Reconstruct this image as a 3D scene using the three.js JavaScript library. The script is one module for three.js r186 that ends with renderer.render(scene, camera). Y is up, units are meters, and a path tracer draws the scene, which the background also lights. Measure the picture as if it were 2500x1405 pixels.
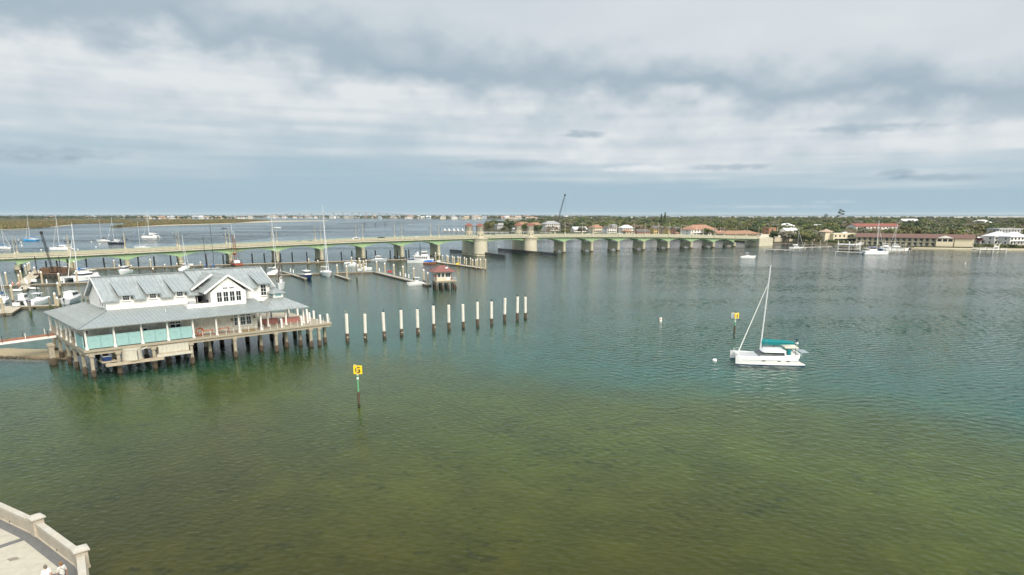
import * as THREE from 'three';
import { mergeGeometries } from 'three/addons/utils/BufferGeometryUtils.js';
import { RoundedBoxGeometry } from 'three/addons/geometries/RoundedBoxGeometry.js';
import { MarchingCubes } from 'three/addons/objects/MarchingCubes.js';
import { FontLoader } from 'three/addons/loaders/FontLoader.js';
import { TextGeometry } from 'three/addons/geometries/TextGeometry.js';

// ------------------------------------------------------------------ camera, light, exposure
const scene = new THREE.Scene();
const camera = new THREE.PerspectiveCamera(58.24, 2500 / 1405, 1, 60000);   // a lens of 24 mm (full frame), 25 m above the water
camera.setViewOffset(2500, 1860, 0, 0, 2500, 1405);                          // the lower part of its 4:3 frame is cut off
camera.position.set(0, 25, 0);
camera.rotation.x = -13.729 * Math.PI / 180;
const renderer = new THREE.WebGLRenderer({ antialias: true });
renderer.toneMapping = THREE.LinearToneMapping;
renderer.toneMappingExposure = 1.2;
renderer.shadowMap.enabled = true;
const sun = new THREE.DirectionalLight(0xfff3e2, 3.8);                       // sun behind thin cloud: very soft
sun.position.set(260, 420, 210);
sun.target.position.set(0, 0, -250);
sun.castShadow = true;
sun.shadow.radius = 60;
Object.assign(sun.shadow.camera, { left: -500, right: 500, top: 500, bottom: -500, near: 1, far: 1500 });
scene.add(sun, sun.target);

// ------------------------------------------------------------------ numbers
let seed = 7;
const rnd = () => { seed = (seed * 1664525 + 1013904223) >>> 0; return seed / 4294967296; };
const rr = (a, b) => a + (b - a) * rnd();
const pick = a => a[Math.floor(rnd() * a.length)];
const clamp = (x, a = 0, b = 1) => Math.min(b, Math.max(a, x));
const smooth = (a, b, x) => { const t = clamp((x - a) / (b - a)); return t * t * (3 - 2 * t); };
const mix = (a, b, t) => a + (b - a) * t;
const R = d => d * Math.PI / 180;
const perm = new Uint8Array(1024), lat = new Float32Array(256);
{ const p = [...Array(256).keys()]; for (let i = 255; i > 0; i--) { const j = Math.floor(rnd() * (i + 1)); [p[i], p[j]] = [p[j], p[i]]; } for (let i = 0; i < 1024; i++) perm[i] = p[i & 255]; for (let i = 0; i < 256; i++) lat[i] = rnd(); }
function noise(x, y, z, T) {                                                  // smooth noise 0..1; repeats every T cells (T up to 256)
  const xf = Math.floor(x), yf = Math.floor(y), zi = Math.floor(z) & 255; let u = x - xf, v = y - yf;
  let a = xf % T, b = yf % T; if (a < 0) a += T; if (b < 0) b += T; const a1 = a + 1 === T ? 0 : a + 1, b1 = b + 1 === T ? 0 : b + 1;
  u = u * u * (3 - 2 * u); v = v * v * (3 - 2 * v);
  const p0 = perm[b + perm[zi]], p1 = perm[b1 + perm[zi]];
  const A = lat[perm[a + p0]], B = lat[perm[a1 + p0]], C = lat[perm[a + p1]], D = lat[perm[a1 + p1]];
  return A + (B - A) * u + (C - A) * v + (A - B - C + D) * u * v;
}
function fbm(x, y, z, n, T) {
  let s = 0, a = 0.5, t = 0, P = T || 256;
  for (let k = 0; k < n; k++) { s += a * noise(x, y, z + 17 * k, P); t += a; a *= 0.52; x *= 2; y *= 2; if (T) P = Math.min(256, P * 2); }
  return s / t;
}

// ------------------------------------------------------------------ sky: broken grey overcast with brighter layers low down
(function buildSky() {
  const w = 4096, h = 2048, data = new Float32Array(w * h * 4);
  // lower edge of the grey upper deck, [azimuth, height] in degrees
  const edge = [[-180, 9], [-110, 10], [-60, 13], [-34.51, 10.4], [-25.08, 11.23], [-16.96, 10.42], [-7.94, 9.45], [0, 8.78], [14.18, 7.77], [25.57, 6.81], [35.17, 5.88], [60, 8], [110, 10], [180, 9]];
  const at = (list, a) => { let k = 0; while (k < list.length - 2 && a > list[k + 1][0]) k++; const [p, q] = [list[k], list[k + 1]]; return mix(p[1], q[1], smooth(0, 1, (a - p[0]) / (q[0] - p[0]))); };
  // small clouds: [azimuth, height], half width, half height (degrees), grey (-) or white (+)
  const small = [[[5.66, 6.06], 1.5, 0.3, -1.2], [[9.75, 3.42], 2.5, 0.3, 1.3], [[17.18, 3.47], 2.9, 0.26, -1.0], [[28.35, 2.75], 1.2, 0.28, -1.1], [[30.86, 2.44], 2.8, 0.24, -1.0], [[26.71, 5.88], 4.5, 0.35, -0.9], 
    [[-33.24, 3.97], 5.5, 0.4, -0.8], [[-34.2, 3.52], 4, 0.3, -0.7], [[-0.66, 3.88], 5, 0.3, -0.8], [[-4.18, 7.58], 2.6, 0.3, 0.7], [[-24.14, 10.34], 3.5, 1.2, 0.5], [[19.49, 0.52], 6, 0.09, 0.5], [[20.28, 5.03], 6, 0.3, 0.4], [[24.59, 0.85], 1.6, 0.07, 0.4]];
  const dark = [0.345, 0.45, 0.535], grey = [0.56, 0.635, 0.69], white = [0.755, 0.79, 0.815], low = [0.395, 0.535, 0.62];
  for (let j = h / 2 - 24; j < h; j++) {
    const el = (j + 0.5) / h * 180 - 90, e = Math.max(el, 0), up = Math.sin(R(e)), co = Math.cos(R(e)), step = e > 30 ? 8 : e > 17 ? 4 : 1;
    for (let i = 0; i < w; i += step) {
      const a = (i + 0.5) / w * 2 * Math.PI - Math.PI, dx = Math.cos(a) * co, dz = Math.sin(a) * co;
      let az = a * 180 / Math.PI + 90; if (az > 180) az -= 360;
      const k = 1 / (up + 0.10), px = dx * k, pz = dz * k;                              // where the ray meets the cloud layer
      const n1 = fbm(px * 1.1 + 20, pz * 1.1, 2, 5), n2 = fbm(px * 3.4, pz * 3.4 + 9, 5, 4);
      const streak = fbm(az * 0.07 + 40, e * 1.5, 3, 4), puff = fbm(az * 0.32, e * 0.55, 8, 5);
      const E = at(edge, az) + (puff - 0.5) * 3.4 + (n1 - 0.5) * 1.2;
      const t = e - E;
      // the grey deck: darkest just above its lower edge, thinning upward
      const side = smooth(-12, 12, az);
      let g = smooth(-1.0, 1.9, t) * (1 - 0.9 * smooth(1.2, mix(6.2, 4.6, side), t)) * (0.7 + 0.65 * n1);
      // bright layer under the edge, bluish air near the horizon
      const base = smooth(mix(1.2, 1.6, side), mix(8.5, 4.6, side), e + (streak - 0.5) * 3.4);
      const c = [0, 0, 0];
      const br = clamp(0.55 + (puff - 0.5) * 1.6 + (streak - 0.5) * 1.3 + 0.25 * (n2 - 0.5), 0, 1);
      let s = 0;
      if (e < 12 && Math.abs(az) < 60) for (const [[ca, ce], hw, hh, v] of small) {
        const u = (az - ca) / hw, q = (e - ce) / hh;
        if (Math.abs(u) > 2.2 || Math.abs(q) > 3) continue;
        const r = u * u + q * q * (q < 0 && v > 0 ? 2.5 : 1) + (fbm(az * 1.2, e * 6, 4, 4) - 0.5) * 2.2;
        s += v * (1 - smooth(-0.1, 1.5, r));
      }
      for (let m = 0; m < 3; m++) {
        let v = mix(low[m], mix(grey[m], white[m], br), base);
        v = mix(v, mix(grey[m], white[m], clamp(0.62 + 1.0 * (n1 - 0.42) + 0.3 * (n2 - 0.5))), smooth(-0.3, 1.6, t));
        v = mix(v, dark[m], clamp(g * 0.88));
        v = s < 0 ? mix(v, dark[m] * 0.98, clamp(-s * 0.62)) : mix(v, white[m] * 1.03, clamp(s * 0.7));
        c[m] = v * (0.84 + 1.1 * smooth(24, 75, e));                                      // an overcast sky is brighter overhead
      }
      for (let q = 0; q < step; q++) data.set([c[0], c[1], c[2], 1], (j * w + i + q) * 4);
    }
  }
  for (let j = 0; j < h / 2 - 24; j++) for (let i = 0; i < w; i++) data.set([0.2, 0.25, 0.25, 1], (j * w + i) * 4);
  const sky = new THREE.DataTexture(data, w, h, THREE.RGBAFormat, THREE.FloatType);
  sky.mapping = THREE.EquirectangularReflectionMapping; sky.magFilter = THREE.LinearFilter; sky.needsUpdate = true;
  scene.background = sky; scene.environment = sky;
})();

// ------------------------------------------------------------------ helpers
const V = (x, y, z) => new THREE.Vector3(x, y, z);
const lin = (r, g, b) => new THREE.Color().setRGB(r, g, b);
const mat = (c, roughness = 0.8, more = {}) => new THREE.MeshStandardMaterial({ color: Array.isArray(c) ? lin(...c) : new THREE.Color(c), roughness, metalness: 0, ...more });
function texture(size, fn, srgb, w = size) {                                  // fn(u, v) -> [r, g, b] 0..1
  const d = new Uint8Array(w * size * 4);
  for (let j = 0; j < size; j++) for (let i = 0; i < w; i++) { const c = fn(i / w, j / size); d.set([c[0] * 255, (c[1] ?? c[0]) * 255, (c[2] ?? c[0]) * 255, 255], (j * w + i) * 4); }
  const t = new THREE.DataTexture(d, w, size); t.magFilter = THREE.LinearFilter; t.minFilter = THREE.LinearMipmapLinearFilter; t.generateMipmaps = true;
  t.wrapS = t.wrapT = THREE.RepeatWrapping; if (srgb) t.colorSpace = THREE.SRGBColorSpace; t.needsUpdate = true; return t;
}
const repeat = (t, m, n = m) => { const c = t.clone(); c.repeat.set(1 / m, 1 / n); c.needsUpdate = true; return c; };   // one tile is m by n metres
// noise that repeats with the tile
const tile = (u, v, k, z, n) => fbm(u * k, v * k, z, n, k);
const names = new Map();
function numbered(n) { const k = names.get(n) ?? 0; names.set(n, k + 1); return k ? `${n}_${String(k).padStart(3, '0')}` : n; }
function tag(o, label, category, group, kind) { Object.assign(o.userData, { label, category }); if (group) o.userData.group = group; if (kind) o.userData.kind = kind; return o; }
function thing(name, label, category, [x, y, z] = [0, 0, 0], turn = 0, group) {
  const o = new THREE.Group(); o.name = numbered(name); o.position.set(x, y, z); o.rotation.y = turn; scene.add(o);
  return tag(o, label, category, group);
}
function finish(geo, m) { if (m.map || m.bumpMap || m.normalMap || m.roughnessMap) metres(geo); return geo; }
function part(name, geo, m, parent = scene) {
  if (Array.isArray(geo)) geo = merge(geo);
  const o = new THREE.Mesh(finish(geo, m), m); o.name = parent === scene ? numbered(name) : name; o.castShadow = o.receiveShadow = true; parent.add(o); return o;
}
function structure(name, geo, m) { const o = part(name, geo, m); o.userData.kind = 'structure'; return o; }
function copy(o, [x, y, z], turn, label, group) {
  const c = o.clone(); c.name = numbered(o.name.replace(/_\d{3}$/, '')); c.userData = { ...o.userData }; if (label) c.userData.label = label; if (group) c.userData.group = group;
  c.position.set(x, y, z); if (turn !== undefined) c.rotation.y = turn; scene.add(c); return c;
}
function merge(list) {
  const g = list.flat(9).map(g => { g = g.index ? g.toNonIndexed() : g; for (const k of Object.keys(g.attributes)) if (!['position', 'normal', 'uv'].includes(k)) g.deleteAttribute(k); if (!g.attributes.uv) g.setAttribute('uv', new THREE.BufferAttribute(new Float32Array(g.attributes.position.count * 2), 2)); return g; });
  return mergeGeometries(g);
}
function metres(g) {                                                           // uv in metres, by the side a face looks to
  if (g.userData.metres) return g; g.userData.metres = true;
  const p = g.attributes.position, n = g.attributes.normal, uv = new Float32Array(p.count * 2);
  for (let i = 0; i < p.count; i++) {
    const ax = Math.abs(n.getX(i)), ay = Math.abs(n.getY(i)), az = Math.abs(n.getZ(i)), x = p.getX(i), y = p.getY(i), z = p.getZ(i);
    const [u, v] = ay > ax && ay > az ? [x, z] : ax > az ? [z, y] : [x, y];
    uv[i * 2] = u; uv[i * 2 + 1] = v;
  }
  g.setAttribute('uv', new THREE.BufferAttribute(uv, 2)); return g;
}
const bx = (w, h, d, x = 0, y = 0, z = 0, turn = 0) => { const g = new THREE.BoxGeometry(w, h, d); if (turn) g.rotateY(turn); return g.translate(x, y + h / 2, z); };      // y: its foot
const rbx = (w, h, d, r, x = 0, y = 0, z = 0) => new RoundedBoxGeometry(w, h, d, 2, r).translate(x, y + h / 2, z);
const cy = (r0, r1, h, x = 0, y = 0, z = 0, n = 10) => new THREE.CylinderGeometry(r1, r0, h, n).translate(x, y + h / 2, z);
const ball = (r, x, y, z, sy = 1, n = 10) => new THREE.SphereGeometry(r, n, Math.max(5, n * 0.6 | 0)).scale(1, sy, 1).translate(x, y, z);
function bar(a, b, r, n = 6, r2 = r) {                                         // a rod from a to b
  const p = V(...a), q = V(...b), d = q.clone().sub(p), g = new THREE.CylinderGeometry(r2, r, d.length(), n);
  g.applyQuaternion(new THREE.Quaternion().setFromUnitVectors(V(0, 1, 0), d.clone().normalize()));
  return g.translate(...p.add(q).multiplyScalar(0.5).toArray());
}
function beam(a, b, w, h) {                                                    // a squared timber from a to b, top side up
  const p = V(...a), q = V(...b), d = q.clone().sub(p), g = new THREE.BoxGeometry(w, h, d.length());
  const m = new THREE.Matrix4().lookAt(q, p, V(0, 1, 0)); g.applyMatrix4(m);
  return g.translate(...p.add(q).multiplyScalar(0.5).toArray());
}
function flat(pts, t, dir = [0, -1, 0]) {                                      // a plate: polygon pushed by t along dir
  const n = pts.length, top = pts.map(p => V(...p)), push = V(...dir).multiplyScalar(t), bot = top.map(p => p.clone().add(push)), pos = [];
  const nor = top[1].clone().sub(top[0]).cross(top[2].clone().sub(top[0])), flip = nor.dot(push) > 0;
  const tri = (a, b, c) => { for (const p of flip ? [a, c, b] : [a, b, c]) pos.push(p.x, p.y, p.z); };
  for (let i = 1; i < n - 1; i++) { tri(top[0], top[i], top[i + 1]); tri(bot[0], bot[i + 1], bot[i]); }
  for (let i = 0; i < n; i++) { const k = (i + 1) % n; tri(top[i], bot[i], bot[k]); tri(top[i], bot[k], top[k]); }
  const g = new THREE.BufferGeometry(); g.setAttribute('position', new THREE.BufferAttribute(new Float32Array(pos), 3)); g.computeVertexNormals(); return g;
}
function outline(pts, y0, y1) {                                                // upright prism over a ground outline [[x, z], ...]
  return flat(pts.map(([x, z]) => [x, y1, z]), y1 - y0);
}
function loft(rings, caps = true) {                                            // closed rings of equal length, joined one to the next
  const pos = [], m = rings[0].length, q = (a, b, c) => pos.push(...a, ...b, ...c);
  for (let i = 0; i + 1 < rings.length; i++) for (let k = 0; k < m; k++) { const n = (k + 1) % m, A = rings[i], B = rings[i + 1]; q(A[k], B[k], B[n]); q(A[k], B[n], A[n]); }
  if (caps) for (const [r, s] of [[rings[0], 1], [rings.at(-1), -1]]) for (let k = 1; k < m - 1; k++) s > 0 ? q(r[0], r[k], r[k + 1]) : q(r[0], r[k + 1], r[k]);
  const g = new THREE.BufferGeometry(); g.setAttribute('position', new THREE.BufferAttribute(new Float32Array(pos), 3)); g.computeVertexNormals(); return g;
}
const lathe = (pts, n = 12) => { const g = new THREE.LatheGeometry(pts.map(p => new THREE.Vector2(...p)), n); return g; };
const ordinal = k => ['first', 'second', 'third', 'fourth', 'fifth', 'sixth', 'seventh', 'eighth', 'ninth', 'tenth', 'eleventh', 'twelfth', 'thirteenth', 'fourteenth', 'fifteenth', 'sixteenth', 'seventeenth', 'eighteenth', 'nineteenth', 'twentieth', 'twenty-first', 'twenty-second', 'twenty-third', 'twenty-fourth'][k];

// ------------------------------------------------------------------ colours and textures
const TX = {
  stain: texture(512, (u, v) => { const a = tile(u, v, 9, 1, 5), b = tile(u, v, 40, 6, 3); const k = 0.91 + 0.10 * a + 0.05 * (b - 0.5); return [k, k * 0.99, k * 0.975]; }, true),
  streak: texture(512, (u, v) => { const a = fbm(u * 26, v * 4, 3, 3, 0), b = tile(u, v, 12, 9, 4); const k = 0.78 + 0.16 * a + 0.12 * b; return [k, k * 0.985, k * 0.955]; }, true),
  grain: texture(512, (u, v) => { const a = tile(u, v, 60, 4, 3), b = tile(u, v, 5, 7, 4); const k = 0.74 + 0.26 * a + 0.14 * (b - 0.3); return [k, k, k]; }, true),
  lap: texture(64, (u, v) => { const k = (v * 8) % 1; return [0.15 + 0.85 * (1 - k)]; }),
  rough: texture(256, (u, v) => [0.2 + 0.6 * tile(u, v, 14, 2, 4)]),
};
const M = {
  water: null,
  whitePaint: mat([0.84, 0.84, 0.82], 0.6, { map: repeat(TX.stain, 5) }),
  siding: mat([0.90, 0.91, 0.89], 0.65, { map: repeat(TX.stain, 6), bumpMap: repeat(TX.lap, 1.2), bumpScale: 0.022 }),
  battenWall: mat([0.80, 0.82, 0.77], 0.7, { map: repeat(TX.streak, 4) }),
  roof: mat([0.385, 0.44, 0.475], 0.42, { metalness: 0.3, map: repeat(TX.streak, 7) }),
  roofDark: mat([0.34, 0.395, 0.415], 0.45, { metalness: 0.3, map: repeat(TX.stain, 5) }),
  weathered: mat([0.60, 0.60, 0.54], 0.8, { map: repeat(TX.streak, 1.8) }),
  concrete: mat([0.42, 0.39, 0.32], 0.9, { map: repeat(TX.streak, 2.4), bumpMap: repeat(TX.rough, 1.5), bumpScale: 0.01 }),
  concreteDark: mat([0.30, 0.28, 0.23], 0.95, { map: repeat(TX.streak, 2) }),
  barnacle: mat([0.115, 0.088, 0.062], 1, { map: repeat(TX.grain, 0.9), bumpMap: repeat(TX.rough, 0.6), bumpScale: 0.05 }),
  turquoise: mat([0.29, 0.50, 0.515], 0.6, { map: repeat(TX.stain, 3) }),
  glass: mat([0.02, 0.03, 0.035], 0.08),
  glassBlue: mat([0.03, 0.07, 0.09], 0.1),
  frame: mat([0.82, 0.82, 0.80], 0.5),
  black: mat([0.02, 0.02, 0.022], 0.6),
  iron: mat([0.05, 0.05, 0.055], 0.5, { metalness: 0.4 }),
  wood: mat([0.30, 0.22, 0.13], 0.85, { map: repeat(TX.grain, 1.2) }),
  woodGrey: mat([0.26, 0.23, 0.18], 0.9, { map: repeat(TX.grain, 1.4) }),
  woodPale: mat([0.52, 0.45, 0.34], 0.9, { map: repeat(TX.grain, 1.6) }),
  redPlank: mat([0.30, 0.12, 0.06], 0.8, { map: repeat(TX.grain, 1.5) }),
  rust: mat([0.13, 0.08, 0.05], 0.95, { map: repeat(TX.stain, 2) }),
  pink: mat([0.62, 0.28, 0.24], 0.9, { map: repeat(TX.grain, 1) }),
  tan: mat([0.56, 0.49, 0.36], 0.85, { map: repeat(TX.streak, 3) }),
  gel: mat([0.80, 0.80, 0.79], 0.25),
  gelGrey: mat([0.42, 0.44, 0.46], 0.35),
  navy: mat([0.012, 0.035, 0.12], 0.25),
  hullBlue: mat([0.03, 0.30, 0.62], 0.35),
  hullBlack: mat([0.02, 0.02, 0.025], 0.35),
  alu: mat([0.75, 0.76, 0.77], 0.35, { metalness: 0.3 }),
  canvasBlue: mat([0.02, 0.12, 0.36], 0.9),
  canvasTeal: mat([0.005, 0.22, 0.24], 0.9, { map: repeat(TX.grain, 0.8) }),
  canvasCream: mat([0.72, 0.68, 0.54], 0.9),
  rope: mat([0.25, 0.25, 0.25], 0.8),
  red: mat([0.45, 0.05, 0.03], 0.7),
  yellow: mat([0.85, 0.60, 0.02], 0.55),
  green: mat([0.12, 0.36, 0.18], 0.8, { map: repeat(TX.stain, 0.7) }),
};

// ------------------------------------------------------------------ water and sea bed
(function buildWater() {
  // edge of the sandy shallows, [x, z]; beyond it a nearly level bottom is painted teal as deep water
  const rim = [[-400, -40], [-65.92, -84.55], [-52.88, -94.9], [-36.96, -109.41], [-8.81, -94.9], [13.9, -89.45], [32.93, -80.98], [43.04, -71.78], [49.64, -62.17], [110, -30], [220, 40]];
  const beyond = (x, z) => {                                                    // metres past the rim (negative: on the shallows)
    let best = 1e9, s = 1;
    for (let k = 0; k + 1 < rim.length; k++) {
      const [ax, az] = rim[k], [bx, bz] = rim[k + 1], dx = bx - ax, dz = bz - az, t = clamp(((x - ax) * dx + (z - az) * dz) / (dx * dx + dz * dz)), ex = x - ax - dx * t, ez = z - az - dz * t, d = Math.hypot(ex, ez);
      if (d < best) { best = d; s = dx * ez - dz * ex < 0 ? 1 : -1; }
    }
    return best * s;
  };
  const depth = (x, z, s) => Math.max(0.2, 0.42 + 0.4 * smooth(-70, 25, s) + 0.16 * (fbm(x * 0.09, z * 0.09, 7, 3) - 0.5) + 0.05 * (fbm(x * 0.5, z * 0.5, 1, 3) - 0.5));
  // bottom colours: brown sand, green algae along the rim, then painted teal for light scattered in deep water, in ragged patches
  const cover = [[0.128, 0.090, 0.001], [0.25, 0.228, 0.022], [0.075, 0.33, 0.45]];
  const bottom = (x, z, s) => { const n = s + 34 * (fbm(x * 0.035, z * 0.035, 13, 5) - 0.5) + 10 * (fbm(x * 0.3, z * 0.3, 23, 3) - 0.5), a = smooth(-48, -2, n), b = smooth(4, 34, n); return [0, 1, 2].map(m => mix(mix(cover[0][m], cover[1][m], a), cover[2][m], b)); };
  const nx = 230, nz = 230, pos = [], uv = [], idx = [], col = [];
  for (let j = 0; j <= nz; j++) for (let i = 0; i <= nx; i++) {
    const q = j / nz, z = 40 - 570 * q * q - 130 * q, half = 110 + 520 * q, x = (i / nx * 2 - 1) * half;
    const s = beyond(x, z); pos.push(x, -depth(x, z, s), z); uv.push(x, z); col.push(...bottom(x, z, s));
    if (i < nx && j < nz) { const a = j * (nx + 1) + i; idx.push(a, a + 1, a + nx + 1, a + 1, a + nx + 2, a + nx + 1); }
  }
  const bed = new THREE.BufferGeometry(); bed.setAttribute('position', new THREE.Float32BufferAttribute(pos, 3)); bed.setAttribute('uv', new THREE.Float32BufferAttribute(uv, 2)); bed.setAttribute('color', new THREE.Float32BufferAttribute(col, 3)); bed.setIndex(idx); bed.computeVertexNormals(); bed.userData.metres = true;
  // sand with scattered weed
  const sand = texture(1024, (u, v) => {
    const a = tile(u, v, 14, 2, 4), b = tile(u, v, 70, 5, 3), c = tile(u, v, 34, 11, 4), d = tile(u, v, 9, 21, 3);
    const weed = 0.6 * smooth(0.68, 0.80, tile(u, v, 90, 11, 4) + 0.5 * (d - 0.5)) + 0.15 * smooth(0.6, 0.75, c), k = 0.86 + 0.22 * (a - 0.5) + 0.12 * (b - 0.5);
    return [mix(k, 0.55, weed), mix(k, 0.56, weed), mix(k, 0.56, weed)];
  }, true);
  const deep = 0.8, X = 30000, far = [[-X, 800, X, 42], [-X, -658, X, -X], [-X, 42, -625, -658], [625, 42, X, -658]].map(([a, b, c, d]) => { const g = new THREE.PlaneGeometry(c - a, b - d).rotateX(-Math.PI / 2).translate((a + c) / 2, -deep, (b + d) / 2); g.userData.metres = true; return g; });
  structure('water_tint_seabed', merge(far), mat(cover[2], 1));  // shallow sheet whose teal is painted in place of scattering in deep water
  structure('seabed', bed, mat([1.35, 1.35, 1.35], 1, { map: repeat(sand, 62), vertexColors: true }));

  // wind waves over a square of 512 m: choppy in the open water, calm in the lee of the docks and over the near shallows
  const n = 2048, side = 512, sinT = new Float32Array(n); for (let i = 0; i < n; i++) sinT[i] = Math.sin(2 * Math.PI * i / n);
  const sum = (size, metres, count, l0, l1, slope, mean, spread) => {
    const h = new Float32Array(size * size), f = n / size;
    for (let k = 0; k < count; k++) {
      const len = l0 * Math.pow(l1 / l0, rnd()), dir = R(mean + (rnd() + rnd() - 1) * spread), kx = Math.round(Math.cos(dir) * metres / len) * f, ky = Math.round(Math.sin(dir) * metres / len) * f, ph = rnd() * n | 0, amp = slope * len / (2 * Math.PI * Math.sqrt(count / 2));
      for (let j = 0; j < size; j++) { const r = ky * j + ph; for (let i = 0; i < size; i++) h[j * size + i] += amp * sinT[(kx * i + r) & (n - 1)]; }
    }
    return h;
  };
  const hgt = sum(n, side, 52, 0.95, 2.6, 0.17, 80, 130), patch = new Float32Array(256 * 256);
  for (let j = 0; j < 256; j++) for (let i = 0; i < 256; i++) {
    const x = (i / 256 - 0.5) * side, z = j / 256 * side - 530, open = smooth(-10, 75, x + 0.22 * (z + 180)) * smooth(-55, -130, z) + 0.7 * smooth(-260, -400, z + 0.2 * x), lane = fbm(x * 0.012 + 9, z * 0.045, 31, 4, 0), gust = fbm(x * 0.03, z * 0.05, 44, 4, 0);
    patch[j * 256 + i] = (0.10 + 0.95 * clamp(open)) * (0.45 + 1.1 * smooth(0.3, 0.7, 0.55 * lane + 0.45 * gust));
  }
  let top = 0; for (let q = 0; q < n * n; q++) { hgt[q] *= patch[(q / n >> 3) * 256 + ((q % n) >> 3)]; top = Math.max(top, Math.abs(hgt[q])); }
  const bytes = new Uint8Array(n * n * 4);
  for (let q = 0; q < n * n; q++) { const b = 128 + 127 * hgt[q] / top; bytes.set([b, b, b, 255], q * 4); }
  const wave = new THREE.DataTexture(bytes, n, n); wave.magFilter = THREE.LinearFilter; wave.wrapS = wave.wrapT = THREE.RepeatWrapping; wave.repeat.set(1 / side, 1 / side); wave.offset.set(0.5, 530 / side); wave.needsUpdate = true;
  // cat's-paw ripples, everywhere
  const rn = 1024, rs = 64, rip = sum(rn, rs, 36, 0.35, 1.4, 0.065, 84, 130), rb = new Uint8Array(rn * rn * 4), d = rs / rn;
  for (let j = 0; j < rn; j++) for (let i = 0; i < rn; i++) { const a = (rip[j * rn + (i + 1) % rn] - rip[j * rn + (i + rn - 1) % rn]) / (2 * d), b = (rip[((j + 1) % rn) * rn + i] - rip[((j + rn - 1) % rn) * rn + i]) / (2 * d); rb.set([clamp(0.5 - a * 0.5) * 255, clamp(0.5 - b * 0.5) * 255, 255, 255], (j * rn + i) * 4); }
  const ripple = new THREE.DataTexture(rb, rn, rn); ripple.magFilter = THREE.LinearFilter; ripple.wrapS = ripple.wrapT = THREE.RepeatWrapping; ripple.repeat.set(1 / rs, 1 / rs); ripple.needsUpdate = true;
  // the murky body of the water, which thins to a view of the bottom where it is shallow, and its mirror-like skin
  M.water = new THREE.MeshPhysicalMaterial({ color: lin(0.004, 0.024, 0.012), roughness: 1, specularIntensity: 0, transparent: true, opacity: 0.32, thickness: 1, attenuationColor: lin(0.74, 0.84, 0.74), attenuationDistance: 1 });
  const g = new THREE.PlaneGeometry(60000, 60000, 60, 60).rotateX(-Math.PI / 2).translate(0, -0.03, -18000);
  structure('water', g, M.water).castShadow = false;
  const skin = new THREE.MeshPhysicalMaterial({ color: 0xffffff, roughness: 0.1, ior: 1.165, specularIntensity: 1.0, transmission: 1, thickness: 0, bumpMap: wave, bumpScale: 2 * top, normalMap: ripple });
  structure('water_surface', g.clone().translate(0, 0.03, 0), skin).castShadow = false;
})();

// ------------------------------------------------------------------ pier house on concrete piles
function windowAt(parent, x, y, z, w, h, cols = 1, rows = 2, turn = 0, m = M.glass) {     // x: middle, y: foot
  const t = 0.09, f = [bx(w + 2 * t, t, 0.12, 0, -t), bx(w + 2 * t, t, 0.12, 0, h), bx(t, h, 0.12, -w / 2 - t / 2), bx(t, h, 0.12, w / 2 + t / 2), bx(w + 0.34, 0.07, 0.2, 0, -t - 0.07, 0.03)];
  const o = part('window', f, M.frame, parent); o.position.set(x, y, z); o.rotation.y = turn;
  part('pane', bx(w, h, 0.03, 0, 0, -0.02), m, o);
  const mu = []; for (let i = 1; i < cols; i++) mu.push(bx(0.045, h, 0.05, -w / 2 + w * i / cols)); for (let j = 1; j < rows; j++) mu.push(bx(w, 0.05, 0.06, 0, h * j / rows - 0.025));
  for (const q of mu) part('muntin', q, M.frame, o);
  return o;
}
function doorAt(parent, x, y, z, w, h, m, glazed, turn = 0) {
  const o = part('door', [bx(w, h, 0.07), bx(0.1, h + 0.1, 0.12, -w / 2 - 0.05), bx(0.1, h + 0.1, 0.12, w / 2 + 0.05), bx(w + 0.2, 0.1, 0.12, 0, h)], m, parent); o.position.set(x, y, z); o.rotation.y = turn;
  if (glazed) part('pane', bx(w * 0.6, h * 0.42, 0.03, 0, h * 0.5, 0.04), M.glass, o);
  part('handle', ball(0.05, w * 0.38, h * 0.46, 0.08), M.iron, o);
  return o;
}
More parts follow.
